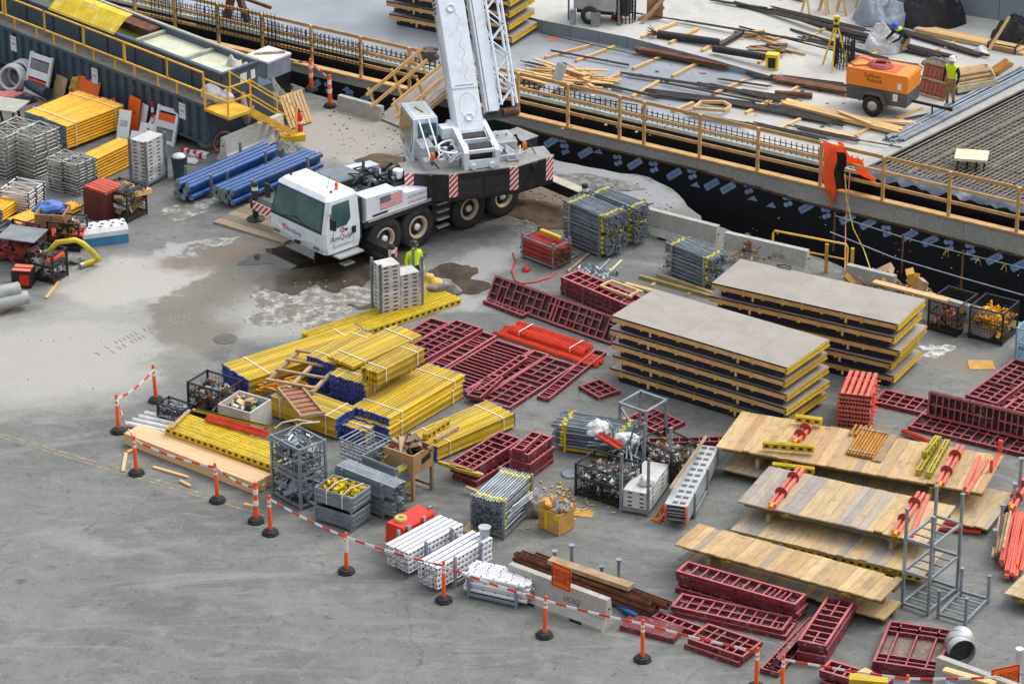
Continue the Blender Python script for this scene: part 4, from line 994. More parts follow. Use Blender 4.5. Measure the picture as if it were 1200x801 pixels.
# ---- table forms
def table_proto(L,W):
    o=thing('table_form','x','table form')
    for a,b in((0,.40),(.40,.79),(.79,1)): MB().box((a*L+(.002 if a else 0),0,.36),(b*L-(.002 if b<1 else 0),W,.385+random.uniform(-.001,.001))).build('deck_sheet',DECKP,o)
    for y in(.0,W-.06):
        MB().box((.0,y,.205),(L-.06,y+.055,.338)).build('edge_beam',WOODR,o)
    jm=None
    n=9
    for i in range(n):
        x=.4+i*(L-.9)/(n-1)
        mb=MB()
        for z in(.17,.315): mb.box((x-.04,-.012,z),(x+.04,W+.012,z+.037))
        mb.box((x-.014,.06,.208),(x+.014,W-.06,.314))
        if i<n-1: mb.build('joist',YEL,o)
    mb=MB()
    for z in(.18,.315): mb.box((L-.055,-.02,z),(L+.02,W+.02,z+.04))
    mb.box((L-.02,0,.221),(L+.005,W,.314)); mb.build('end_beam',YEL,o)
    for y in(.075,W-.075):
        mb=MB()
        for d in(-.045,.02): mb.box((.3,y+d,.02),(L-.18,y+d+.03,.169))
        mb.build('waler',mat('shaded_waler_navy',(14,20,44),.5,dirt=.3),o)  # blue walers taken near black: shade of the gaps put into the colour
    for x in(L*.22,L*.72):
        for y in(-.012,W-.062): MB().box((x,y,0.075),(x+.07,y+.03,.2)).build('spacer_block',WOOD,o)
    for y in(.2,W-.2): MB().box((L-.55,y-.05,0),(L-.42,y+.05,.069)).build('spacer_block',BLKM,o)
    mb=MB(); mb.box((0,-.006,.342),(L,-.001,.389)); mb.box((0,W+.001,.342),(L,W+.006,.389)); mb.box((-.006,0,.345),(-.001,W,.389)); mb.build('shadow_strip',BLKM,o)  # black strips paint the thin shadow line below the deck
    return o
def table_stack(a,b,c,n,zt,desc,z0=0,W=None,L=None,pitch=None):
    loc,ang,LL=fr(a,b,z0+zt); W=W or abs(dep(a,c,ang,z0+zt)); L=L or LL; pitch=(zt-.39)/(n-1); pr=None
    for k in range(n):
        i=n-1-k; lab=desc.format(nth(i,n)); x,y=(0,0) if i==0 else (random.uniform(-.14,.1),random.uniform(-.03,.05))
        p=off(loc,ang,x,y,z0+k*pitch)
        if pr is None: pr=table_proto(L,W); o=pr; o['label']=lab; o['group']='stacked table forms'; o.location=p; o.rotation_euler=(0,0,ang)
        else: dup(pr,p,ang+random.uniform(-.008,.008),lab,'stacked table forms')
table_stack((716.6,369.5),(922.5,430.7),(974,398),5,2.05,'{} grey-topped table form of the front stack')
table_stack((834,331),(1052.6,379.7),(1089,351.2),5,2.05,'{} grey-topped table form of the rear stack beside the pit')
table_stack((452,-41),(597,-14),(634,-31),5,2.2,'{} table form of the far stack on the slab behind the boom',z0=ZS)
lone('hose_coil','hose','black strap lying on the rear grey table form',(910,311),(930,316),2.06,lambda L:MB().path([(0,0,.02),(.2,.12,.02),(.45,.08,.02),(.5,-.05,.02),(.25,-.08,.02),(.05,-.05,.02)],.018),BLK)
# ---- plank platforms
def platform(label,a,b,c,zt,m=PLK,beams=.2,L=None,W=None,under=True,bright=False,z0=None):
    loc,ang,LL=fr(a,b,zt); L=L or LL; W=W or abs(dep(a,c,ang,zt))
    z0=zt-.05-beams if z0 is None else z0
    o=thing('plank_platform',label,'platform',(loc.x,loc.y,z0),ang,'weathered plank platforms'); H=zt-z0
    mb=MB(); x=0
    while x<L-.03:
        w_=min(random.choice((.2,.23,.25,.28)),L-x); j=random.uniform(-.015,.015)
        e0,e1=random.uniform(-.008,.008)+(random.random()<.05)*.05,random.uniform(-.008,.008)-(random.random()<.06)*.06; mb.box((x+.003,j+e0,H-.045),(x+w_-.003,W+j+e1,H+random.uniform(-.005,.004))); x+=w_
    mb.build('planks',m,o)
    for y in((.32,W-.3) if not bright else (.1,W-.3)):
        wl_=waler(L-.15 if under else L*.9); q=wl_.build('beam',[mat('dull_yellow_steel',(190,156,30),.6,dirt=.5,dcol=(.09,.07,.03),ds=4) if bright else mat('dark_olive_steel',(120,100,34),.7,dirt=.7,dcol=(.05,.04,.025),ds=4),BLK],o); q.location=(.1,y,H-.05-.18)  # beams dark olive, dull yellow where bright is set
    if H>.3:
        for x in(L*.15,L*.8): MB().box((x,.1,0),(x+.1,W-.1,H-.24)).build('bearer',WOODG,o)
    mb=MB()
    for x in (L*.27,L*.83):
        for dx,dy,dz in((0,0,0),(.1,.03,-.03),(-.1,.02,-.04),(.03,.05,.04)): mb.box((x+dx-.06,-.07+dy,H-.12+dz),(x+dx+.06,-.01+dy,H-.05+dz))
    mb.build('bracket',mat('rusty_yellow_bracket',(130,104,30),.7,dirt=.6,dcol=(.06,.04,.02)),o)
    return o
platform('lower plank platform mostly hidden under the rearmost one',(839,547),(1157,620),(869,506),.28,PLK2)
platform('rearmost large plank platform with amber tubes and red jacks on it',(838.5,522.7),(1151,577.5),(871,481.5),.85,PLK,z0=.3)
platform('low plank platform with a yellow perforated beam in front, under the middle one',(856,620),(1062,669),(874,593),.42,PLK2,L=5.4,bright=True)
platform('middle plank platform with two red jacks on it',(864,587),(1086,636),(895,544),.92,PLK2,z0=.45)
platform('lowest plank platform under the front one',(794.5,654),(1036,725),(812,634),.3,PLK2)
platform('front plank platform with dark stains behind the maroon stacks',(791,637),(1032.5,703.7),(809,610),.85,PLK,z0=.32)
platform('plank platform cut by the right edge below the red struts',(1177,694),(1260,718),(1192,660),.4,PLK2)
# jacks and loose things on the platforms
def jack(label,a,b,z,s=1.0,grp='red screw jacks on the platforms'):
    A,ang,L=fr(a,b,z+.12); o=thing('screw_jack',label,'screw jack',(A.x,A.y,z),ang,grp)
    for y in(-.07,.07): MB().box((0,y-.04,.05),(L,y+.04,.13)).build('tube',REDP,o)
    for x in(L*.3,L*.72):
        MB().lathe([(.17,-.012),(.17,.012)],14,M=Matrix.Translation((x,0,.12))@Matrix.Rotation(math.pi/2,4,'Y')).build('plate',mat('dull_red_plate',(150,60,56),.6,dirt=.4),o)
    q=MB(); q.tube((-.18,0,.1),(.05,0,.1),.06,8); q.build('nut',mat('amber_nut',(236,150,20),.45,dirt=.2,rand=0),o); return o
jack('red jack at the rear edge of the rearmost platform between two yellow beams',(933,514),(948,497),.85)
jack('large red jack with round plates near the right end of the rearmost platform',(1102,565),(1126,521),.85)
jack('dark-plated red jack at the left of the middle platform',(905,590),(939,547),.92)
jack('red jack at the right of the middle platform',(1050,622),(1080,576),.92)
lone('yellow_waler','waler','long yellow waler resting on the rearmost platform over an amber nut',(894,524),(954,529),.95,waler,[YELS,BLK])
lone('yellow_waler','waler','short yellow waler at the rear edge of the rearmost platform',(932,493),(963,497),.95,waler,[YELS,BLK])
lone('yellow_waler','waler','thin yellow waler behind the left end of the middle platform',(905,549),(954,555),.6,waler,[YELS,BLK])
for i,(a,b) in enumerate((((1076,557),(1100,517)),((1088,560),(1110,521)))): lone('yellow_green_waler','waler',('left' if i==0 else 'right')+' of two yellow-green walers beside the large red jack',a,b,.86,waler,[mat('yellow_green_steel',(176,160,44),.55,dirt=.4,dcol=(.1,.09,.03)),BLK],group='yellow-green walers')
lone('yellow_green_waler','waler','stubby yellow-green waler lying on top of the other two',(1083,536),(1098,517),1.05,waler,[mat('yellow_green_steel',(176,160,44)),BLK],group='yellow-green walers')
for i,(a,b) in enumerate((((1131,574),(1148,536)),((1133,579),(1157,540)))): lone('red_tube','tube',('left' if i==0 else 'right')+' of two bare red tubes at the right end of the rearmost platform',a,b,.86,lambda L:MB().box((0,-.05,0),(L,.05,.09)),REDP,group='red tubes on the platform')
lone('red_tube','tube','bare red tube at the right of the middle platform behind the grey racks',(1068,629),(1088,582),.93,lambda L:MB().box((0,-.05,0),(L,.05,.09)),REDP,group='red tubes on the platform')
lone('red_bracket','bracket','red bracket with an upright peg at the corner of the rearmost platform',(1161,553),(1172,530),.86,lambda L:MB().box((0,-.04,0),(L,.04,.06)).box((0,-.04,.06),(.07,.04,.35)).box((L-.1,-.05,.06),(L,.05,.4)),RED)
for i in range(9): lone('amber_tube','tube','amber tube with shiny rivets in the row on the rearmost platform',(993+i*3.6,533+i*.7),(1012+i*3.6,503+i*.7),.86,lambda L:MB().tube((0,0,.05),(L,0,.05),.045,8).tube((.1,0,.1),(.16,0,.1),.03,6,1).tube((L-.2,0,.1),(L-.14,0,.1),.03,6,1),[BRASS,GALV],group='amber tubes in a row')
for i in range(4): lone('amber_tube','tube','short amber tube behind the row on the rearmost platform',(996+i*6,511+i*.5),(1003+i*6,500+i*.5),.86,lambda L:MB().tube((0,0,.05),(L,0,.05),.045,8),[BRASS],group='short amber tubes')
lone('scaffold_board','board','grey weathered board lying beside the amber tubes',(1027,541),(1047,510),.86,lambda L:MB().box((0,-.13,0),(L,.13,.04)),WOODG)
# orange frame stack
A,ang,L=fr((983,459),(1018,463),1.08); Wf=1.5; me=None; nl=8
for k in range(nl):
    lab='orange-red steel frame, {} in the tall stack behind the platforms'.format(nth(nl-1-k,nl))
    o=thing('waler_grid',lab,'steel frame',off(A,ang,random.uniform(-.025,.025),random.uniform(-.03,.03),k*.133),ang,'orange-red frames of the tall stack')
    if me is None:
        mb=MB()
        for i in range(5): x=.02+i*.175; mb.box((x,0,.02),(x+.1,Wf,.125)); mb.box((x+.02,-.018,.04),(x+.08,-.012,.1),1); mb.box((x+.105,-.002,.03),(x+.17,.04,.115),1)
        mb.box((0,-.012,0),(.9,.0,.03)); mb.box((0,-.012,.105),(.9,0,.127))
        q=mb.build('channels',[REDP,BLK],o); mb=MB(); mb.box((-.06,.25,.0),(.95,.33,.014)); mb.box((-.06,Wf-.3,0),(.95,Wf-.22,.014)); mb.box((-.07,.27,.05),(.01,.31,.09)); mb.box((.88,.27,.05),(.98,.31,.09)); q2=mb.build('tie_bars',RED,o); me=(q.data,q2.data)
    else: link('channels',me[0],o); link('tie_bars',me[1],o)
# ---- racks with props
def prop_rack(label,plab,grp,a,b,zt,W,tiers,nw,nl,L=None,m=GALV):
    loc,ang,LL=fr(a,b,zt); L=L or LL; h=zt/tiers; 
    for t in range(tiers):
        lab=label.format('upper' if t else 'lower') if tiers>1 else label
        o=rack('prop_rack',lab,'rack',off(loc,ang,L*.14,-.03,t*h),ang,L*.72,W+.06,h-.01,m,tiers=(0,),rails=(),group='racks of shoring props')
        props_in(off(loc,ang,0,0,0),ang,L,W-.1,nw,nl,t*h+.15,plab.format('upper' if t else 'lower') if tiers>1 else plab,(grp+' '+('upper' if t else 'lower')) if tiers>1 else grp,dz=(h-.17)/nl)
prop_rack('{} galvanised rack of grey props in the tall front stack behind the crane','grey shoring prop with a yellow collar in the {} rack of the tall front stack','props in the tall front stack,',(660,234),(711,255),1.45,1.0,2,9,7)
prop_rack('{} galvanised rack of grey props in the stack nearest the pit','grey shoring prop with a yellow collar in the {} rack nearest the pit','props in the stack nearest the pit,',(689,222),(744,244),1.35,.75,2,7,6)
prop_rack('{} galvanised rack of grey props beside the concrete barriers','grey shoring prop with a yellow collar in the {} rack beside the barriers','props beside the barriers,',(779,283),(834,304),1.05,.8,2,7,5)
loc,ang,L=fr((611,273),(648,287),.85); L=1.35; o=rack('prop_rack','low grey rack of dull red tubes in front of the crane rear wheels','rack',(loc.x,loc.y,0),ang,L,.8,.87,GALVD,rails=(.7,),group=None); props_in(loc,ang,L+.1,.75,8,7,.14,'dull red tube lying in the low grey rack beside the crane','red tubes in the low rack',dz=.08,mats=(mat('brick_red_tube',(168,62,48),.6,dirt=.5,dcol=(.12,.06,.05),rand=.2),mat('brick_red_tube',(168,62,48)),RUST),cat='tube',name='red_tube',flip=False)
lone('yellow_level','tube','yellow tube lying on the rack of dull red props',(634,271),(657,280),.84,lambda L:MB().box((0,-.06,0),(L,.06,.08)),YEL)
loc,ang,L=fr((648,528),(735,541),0); L=2.2
o=rack('prop_rack','grey rack of banded pipes under the plastic bags','rack',off(loc,ang,.3,0,0),ang,1.5,.95,.85,YELS); props_in(loc,ang,L,.95,9,7,.14,'grey pipe with yellow bands in the rack under the plastic bags','pipes under the plastic bags',dz=.1)
# rack of ladders/struts in front
loc,ang,L=fr((560,622),(591,633),0)
loc,ang,L=fr((591,633),(622,603),0); L=1.75
o=rack('strut_rack','tall galvanised rack of slim struts left of the cardboard box','rack',loc,ang,L,1.0,1.15,GALV,rails=(.9,)); props_in(off(loc,ang,-.02,.06,0),ang,L+.08,.9,11,9,.16,'slim grey strut in the rack left of the cardboard box','slim struts in the rack',dz=.108,mats=(GALV,YELB,GALVD),cat='strut',name='slim_strut')
for i in range(3): lone('loose_strut','strut','slim grey strut leaning out of the right side of the strut rack',(594+i*3,606-i*6),(624,582-i*3),.6+.15*i,lambda L:MB().tube((0,0,0),(L,0,0),.03,7),GALV,group='struts leaning on the rack')
lone('ground_board','board','grey timber lying behind the white beams and the strut rack',(545,627),(562,610),0,lambda L:MB().box((0,-.12,.0),(L,.12,.12)),WOODG)
# white panel racks
def panel_rack(label,plab,grp,a,b,c,H,n,cols,z=0,m=GALVD,slot=True,ph=.12):
    loc,ang,L=fr(a,b,z); W=abs(dep(a,c,ang,z)); o=rack('panel_rack',label,'rack',loc,ang,L,W,H,m,top=False,group='racks of white form panels')
    me=None; nx=(L-.16)/cols
    for k in range(n):
        for i in range(cols):
            if k>=n-3 and i==cols-1 and cols>1 and slot: continue
            p=off(loc,ang,.08+nx*i,.06,z+.16+k*(ph+.006))
            if me is None:
                mb=MB(); mb.box((0,0,0),(nx-.02,W-.14,ph)); 
                for x in(nx*.25,nx*.7): mb.box((x-.07,-.003,ph*.35),(x+.07,-.0005,ph*.68),1)
                for y in(W*.2,W*.6): mb.box((nx-.0195,y-.06,ph*.35),(nx-.017,y+.06,ph*.68),1); mb.box((-.003,y-.06,ph*.35),(-.0005,y+.06,ph*.68),1)
                q=mb.build('form_panel',[PANELW,BLK]); me=q.data
            else: q=link('form_panel',me)
            q.location=p+Vector((random.uniform(-.015,.015),random.uniform(-.015,.015),0)); q.rotation_euler=(0,0,ang+random.uniform(-.012,.012)); tag(q,plab+(', '+nth(n-1-k,n)+('' if cols==1 else (', left column' if i==0 else ', right column'))),'form panel',grp)
    return o,loc,ang,L,W
panel_rack('tall steel rack of white panels standing before the crane wheels','slotted white panel in the rack before the crane','white panels before the crane',(446,375),(497,364),(430,366),1.78,12,2)
panel_rack('steel rack of white panels beside the blue bin on the left','slotted grey white panel in the rack beside the blue bin','white panels beside the bin',(173,221),(197,208),(151,216),1.6,11,1,slot=False)
panel_rack('open grey stillage with four white panels at its bottom in the middle of the yard','slotted white panel in the open stillage','white panels in the open stillage',(760,606),(787,568),(730,594),1.75,4,1,m=GALV,slot=False)
o=thing('open_stillage','open grey stillage frame behind the wire basket','stillage',*[ (lambda f:(f[0]))(fr((724,522),(752,532),0))],fr((724,522),(752,532),0)[1])
L_,W_=.95,1.0
for x in(0,L_-.07):
    for y in(0,W_-.07): MB().box((x,y,0),(x+.07,y+.07,1.35)).build('post',GALV,o)
mb=MB(); z=1.28; mb.box((.072,0,z),(L_-.072,.06,z+.06)); mb.box((.072,W_-.06,z),(L_-.072,W_,z+.06)); mb.box((0,.072,z),(.06,W_-.072,z+.06)); mb.box((L_-.06,.072,z),(L_,W_-.072,z+.06)); mb.bar((.03,.05,1.2),(L_-.03,.05,.2),.04); mb.build('top_frame',GALV,o)
# galvanised cages
def cage(label,a,b,c,zt,tiers,hl,W=None,L=None,brace=True,m=GALV):
    loc,ang,LL=fr(a,b,0); L=L or LL; W=W or abs(dep(a,c,ang)); h=zt/tiers; o=None
    for t in range(tiers):
        o=rack('galvanised_cage',label.format('upper' if t else 'lower'),'cage',off(loc,ang,0,0,t*h),ang,L,W,h-.02,m,top=True,rails=(.45,),group='galvanised stacking cages',slats=4)
        mb=MB()
        for i in range(1,5):
            x=L*i/5
            if t or not brace: mb.box((x-.01,.008,.16),(x+.01,.028,h-.09)); mb.box((x-.01,W-.028,.16),(x+.01,W-.008,h-.09))
        for i in range(1,4): y=W*i/4; mb.box((.008,y-.01,.16),(.028,y+.01,h-.09)); mb.box((L-.028,y-.01,.16),(L-.008,y+.01,h-.09))
        mb.build('bars',m,o)
        heap('steel_fittings',hl[t],'fittings',o,.08,.08,L-.08,W-.08,.17,h*(.72 if not t else .8),90,(GALV,GALVD,GALV),(.1,.3) if not t else (.06,.16),tubes=.7); heap('steel_fittings',hl[t].replace('jumbled','packed').replace('filling','packed in'),'fittings',o,.08,.08,L-.08,W-.08,.17,h*.75,120,(GALVD,GALV),(.05,.14),tubes=.5)
    return o
cage('{} galvanised cage of the tall pair behind the pale timber end',(318,580),(358,602),(346,570),1.85,2,('long grey struts jumbled in the lower tall cage','grey clamps filling the upper tall cage'),W=.95,L=1.25)
lone('hose_loop','hose','pale hose looped over the tall galvanised cage',(322,500),(357,512),1.85,lambda L:MB().path([(0,0,-.05),(.1,.2,.08),(.35,.5,.12),(.7,.75,.05),(.9,.8,.1),(.6,.4,.12),(.5,.05,.02),(.55,-.06,-.3),(.65,-.05,-.5)],.025),mat('cream_hose',(196,186,160),.6,dirt=.2))
for i in range(9):
    A_,a_,l_=fr((384,560),(436,580),0); o=MB()
    for y in(0,.9): o.tube((0,y,0),(1.5,y,0),.025,6)
    for x in(.03,.5,1.0,1.47): o.tube((x,0,0),(x,.9,0),.02,6)
    q=o.build('scaffolding',GALV if i%2 else GALVD); q.location=off(A_,a_,random.uniform(-.05,.05),.55+random.uniform(-.04,.04),.08+i*.115); q.rotation_euler=(0,0,a_+random.uniform(-.03,.03)); tag(q,'grey scaffold frame, {} of the stack behind the square tubes'.format(nth(8-i,9)),'scaffold frame','grey scaffold frames behind the tubes')
# square tube stillage
loc,ang,L=fr((393,585),(461,612),0)
for t in(0,1):
    rack('tube_stillage',('upper' if t else 'lower')+' stillage of grey square tubes behind the box of yellow fittings','stillage',off(loc,ang,.25,-.05,t*.52),ang,L*.72,.62,.55 if not t else .5,GALV,group='stillages of square tubes')
    me=None
    for k in range(5):
        for i in range(5):
            if me is None: q=MB().box((0,-.045,-.035),(L,.045,.035)).box((L,-.03,-.022),(L+.002,.03,.022),1).build('square_tube',[GALV,BLK]); me=q.data
            else: q=link('square_tube',me)
            q.location=off(loc,ang,random.uniform(-.05,.05),.05+i*.1,t*.52+.2+k*.073); q.rotation_euler=(0,0,ang); tag(q,'grey square tube in the '+('upper' if t else 'lower')+' stillage behind the yellow fittings','square tube','square tubes, '+('upper' if t else 'lower')+' stillage')
def steel_box(label,a,b,c,zt,h,zb,m=GALV,stripe=None,W=None,L=None):
    loc,ang,LL=fr(a,b,zt); L=L or LL; W=W or abs(dep(a,c,ang,zt)); o=thing('steel_box',label,'steel box',(loc.x,loc.y,zb),ang,'galvanised steel boxes'); w=.03
    f=zt-h-zb
    for nm,A,B in(('side_wall',(0,0,f),(L,w,f+h)),('side_wall',(0,W-w,f),(L,W,f+h)),('end_wall',(0,w,f),(w,W-w,f+h)),('end_wall',(L-w,w,f),(L,W-w,f+h))): MB().box(A,B).build(nm,m,o)
    mb=MB()
    for z in(f+.06,f+h*.5,f+h-.07): mb.box((.02,-.018,z),(L-.02,-.002,z+.05)); mb.box((L+.002,.02,z),(L+.018,W-.02,z+.05))
    for x in(.0,L-.05): mb.box((x,-.02,0),(x+.05,-.002,f+h))
    mb.build('rib',m,o); MB().box((w,w,f+.02),(L-w,W-w,f+.04)).build('floor',m,o)
    mb=MB(); mb.box((.05,.05,0),(.17,W-.05,f+.018)); mb.box((L-.17,.05,0),(L-.05,W-.05,f+.018)); mb.build('skid',m,o)
    if stripe: MB().box((L+.019,.1,f+h-.16),(L+.022,W-.1,f+h-.04)).build('stripe',YELB,o)
    return o,L,W
o,L,W=steel_box('lower galvanised box before the tall cages',(369,591),(411,604),(392,578),.5,.42,0,GALVD,L=1.2,W=.85)
o,L,W=steel_box('upper galvanised box full of yellow fittings before the tall cages',(369,570),(411,583),(392,557),1.0,.42,.505,GALV,L=1.2,W=.85)
heap('yellow_fittings','bright yellow fittings heaped in the upper galvanised box','fittings',o,.08,.08,L-.08,W-.08,.2,.33,110,(YELB,YEL,YELS),(.05,.12))
mb=MB(); 
for x in(L*.33,L*.75): mb.path([(x,-.03,.1),(x,-.03,.5),(x+.03,.3,.58),(x+.08,W*.7,.56),(x+.05,W+.02,.48)],.02)
q=mb.build('ratchet_strap',mat('cream_strap',(200,190,164),.7,dirt=.2)); q.location=o.location; q.rotation_euler=o.rotation_euler; tag(q,'cream straps pulled over the box of yellow fittings','strap')
steel_box('lower galvanised box with a yellow stripe beside the wooden box',(424,561),(463,573),(445,548),.5,.46,0,GALV,True)
o,L,W=steel_box('upper galvanised box with a yellow stripe beside the wooden box',(424,533),(463,549),(445,521),1.1,.52,.51,GALV,True)
heap('box_contents','brown rags and card inside the upper striped box','odds and ends',o,.1,.1,L-.1,W-.1,.08,.2,16,(CARD,GRYD,WOODG),(.1,.2),tubes=.2)
o,L,W=bin_box('wooden_box','brown wooden box on tall legs behind the striped steel boxes','wooden box',(450,523),(484,535),(471,508),1.35,.6,mat('brown_box_board',(156,124,86),.75,dirt=.5,dcol=(.06,.05,.035)),.05,legs=.75,zb=.75)
heap('bent_bars','bent brown bars standing in the wooden box','bent bars',o,.15,.15,L-.15,W-.15,.9,.5,26,(RUST,WOODG,BLKM),(.15,.4),tubes=.8)
# red box
loc,ang,L=fr((473,619),(509,598),.85); W=abs(dep((473,619),(453,610),ang,.85)); o=thing('red_tank','bright red metal tank with a yellow cap beside the white beams','fuel tank',(loc.x,loc.y,0),ang)
mb=MB(); mb.prism([(0,.05),(0,.78),(.05,.85),(W-.05,.85),(W,.78),(W,.05)],0,L,'x'); mb.build('body',REDB,o)
MB().lathe([(.17,.852),(.17,.93),(.07,.93),(.07,.88)],18,M=Matrix.Translation((.32,W*.6,0))).build('cap',mat('cream_cap',(206,178,92),.6,dirt=.2),o)
for x,y in((.15,-.05),(L+.05,W*.3)): MB().path([(x,y,.35),(x,y,.8),(x+.03,y,.86)],.05).box((x-.07,y-.04,.82),(x+.07,y+.04,.9)).build('bracket',GALV,o)
lettering('DANGER',.16,mat('pale_red_print',(232,120,110),.5,rand=0,dirt=0,bump=0),o,(L*.55,-.003,.55),(1,0,0),(0,0,1)); MB().box((.0,.03,0),(L,W-.03,.05)).build('base',BLKM,o)
# white beam stacks
WB_=lambda L:(lambda mb:[mb.box((0,-.064,0),(L,.064,.012),0),mb.box((0,-.064,.118),(L,.064,.13),0),mb.box((0,-.05,.012),(L,-.038,.118),0),mb.box((0,.038,.012),(L,.05,.118),0)]+[mb.box((L*(i+.5)/14-.03,-.0515,.04),(L*(i+.5)/14+.03,-.0505,.09),1) for i in range(14)] and mb)(MB())
def white_stack(name,label,grp,a,b,zt,nw,nl,pitch,L,rk):
    loc,ang,LL=fr(a,b,zt); me=None
    for k in range(nl):
        for i in range(nw):
            if me is None: q=WB_(L).build('white_beam',[WHTP,BLK]); me=q.data
            else: q=link('white_beam',me)
            q.location=off(loc,ang,random.uniform(-.04,.04),pitch*(i+.5),.16+k*(zt-.17)/nl); q.rotation_euler=(0,0,ang); tag(q,label,name,grp)
    rack('beam_rack',rk,'rack',off(loc,ang,L*.25,-.09,0),ang,L*.5,nw*pitch+.18,zt+.1,GALV,group='racks under the white stacks')
white_stack('white beam','white steel beam in the stack next to the red tank','white beams next to the red tank',(480,647),(545,612),.78,5,4,.17,2.1,'rack carrying the white beams next to the red tank')
white_stack('white beam','white steel beam in the stack right of the slim tape post','white beams right of the tape post',(514,665),(579,628),.80,4,4,.18,2.15,'rack carrying the white beams right of the tape post')
loc,ang,L=fr((543,688),(606,702),.25); L=1.75; me=None
rack('tube_rack','rack carrying the short white tubes','rack',off(loc,ang,.12,-.06,0),ang,L*.8,.95,.62,GALVD,group='racks under the white stacks')
for k in range(5):
    for i in range(7):
        if me is None:
            mb=MB(); mb.tube((0,0,0),(L,0,0),.055,9); mb.tube((L,0,0),(L+.002,0,0),.035,9,1)
            for j in range(5): mb.tube((L*(j+.5)/5,0,.045),(L*(j+.5)/5,0,.058),.02,6,1)
            q=mb.build('white_tube',[WHTP,BLK]); me=q.data
        else: q=link('white_tube',me)
        q.location=off(loc,ang,random.uniform(-.06,.06),.08+i*.115+(.05 if k%2 else 0),.2+k*.1); q.rotation_euler=(random.uniform(-.4,.4),0,ang); tag(q,'short white tube in the front stack beside the concrete barrier','white tube','short white tubes')
lone('glass_jar','bucket','pale translucent bucket on the end of the white beams',(568,626),(572,626),.82,lambda L:MB().lathe([(.12,0),(.16,.22),(.17,.23)],14),mat('milky_plastic',(170,176,184),.3,rand=0))
# aluminium planks
loc,ang,L=fr((806,592),(843,522),.75); me=None; W=.62
rack('plank_stillage','grey stillage carrying the aluminium planks','stillage',off(loc,ang,.7,-.05,0),ang,1.5,.75,.75,GALV)
for k in range(5):
    lab='aluminium scaffold plank with orange hooks, {} in its stack'.format(nth(4-k,5)); o=thing('scaffold_plank',lab,'scaffold plank',off(loc,ang,random.uniform(-.03,.03),0,.22+k*.105),ang,'stacked aluminium planks')
    if me is None:
        mb=MB(); mb.box((0,0,0),(L,.05,.09)); mb.box((0,W-.05,0),(L,W,.09)); mb.box((0,.05,.05),(L,W-.05,.07)); q=mb.build('plank_body',ALU,o)
        mb=MB(); n=int(L/.3)
        for i in range(n):
            for y in(.1,.3): mb.box((L*(i+.3)/n,y,.071),(L*(i+.3)/n+.14,y+.15,.074))
        q2=mb.build('slots',GRYD,o)
        mb=MB()
        for y in(.03,W-.03): mb.path([(0,y,.06),(-.08,y,.08),(-.1,y,0),(-.07,y,-.03)],.022)
        q3=mb.build('hook',RED,o); me=(q.data,q2.data,q3.data)
    else: link('plank_body',me[0],o); link('slots',me[1],o); link('hook',me[2],o)
lone('round_pole','pole','brown wooden pole lying on the aluminium planks',(787,575),(829,514),.82,lambda L:MB().tube((0,.05,.05),(L,.05,.05),.05,8),WOODG)
# wire baskets in the middle
basket('black wire basket full of silvery couplers left of the open stillage',(673,580),(729,597),(692,551),.98,'silvery couplers heaped in the black basket left of the open stillage',(GALV,ALU,GALVD,RUST),n=520,W=1.0,s=(.03,.09))
basket('black wire basket of couplers behind the open stillage',(748,553),(786,571),(762,541),1.05,'brownish couplers in the basket behind the open stillage',(GALV,RUST,ALU,WOODG),n=320,W=1.0,s=(.03,.09))
heap('strut_heap','grey struts slanting over the banded pipes and basket','struts',thing('steel_tray','dark steel tray with loose struts behind the silvery couplers','tray',fr((690,556),(735,570),0)[0],fr((690,556),(735,570),0)[1]),.1,.3,1.2,.9,.75,.25,26,(GALVD,GALV),(.3,.6),tubes=1)
st=[o for o in COL.objects if o.name.startswith('steel_tray')][0]
MB().box((0,.2,.65),(1.3,1.0,.68)).build('tray_floor',BLKM,st); mb=MB(); [mb.box((x,y,0),(x+.05,y+.05,.66)) for x in(0,1.25) for y in(.2,.95)]; mb.build('leg',BLKM,st)
for i,(a,b) in enumerate((((700,511),(726,527)),((703,508),(730,523)))): lone('red_angle','steel angle',('front' if i==0 else 'rear')+' of two orange angles thrown on the banded pipes',a,b,1.05,lambda L:channel(L,.07,.07),RED,group='orange angles on the pipes')
def bag(name,cat,label,px,py,z,rx,ry,rz_,m,seed,n=22):
    c=G(px,py,z); mb=MB(); vs=[];fs=[]; nu,nv=n*2,n
    for j in range(nv+1):
        for i in range(nu):
            th=math.pi*j/nv; ph=2*math.pi*i/nu; d=Vector((math.sin(th)*math.cos(ph),math.sin(th)*math.sin(ph),math.cos(th)))
            q=1+.42*noise.fractal(d*1.25+Vector((seed,0,0)),1,2,2)+.13*(.5-abs(noise.noise(d*3.1+Vector((seed,2,0)))))+.08*(.4-abs(noise.noise(d*6.5+Vector((seed,5,0))))); vs.append((d.x*rx*q,d.y*ry*q,max(-rz_*.45,d.z*rz_*q)+rz_*.45))
    for j in range(nv):
        for i in range(nu): fs.append((j*nu+i,j*nu+(i+1)%nu,(j+1)*nu+(i+1)%nu,(j+1)*nu+i))
    mb.add(vs,fs,0,True); o=mb.build(name,m); o.location=c; return tag(o,label,cat)
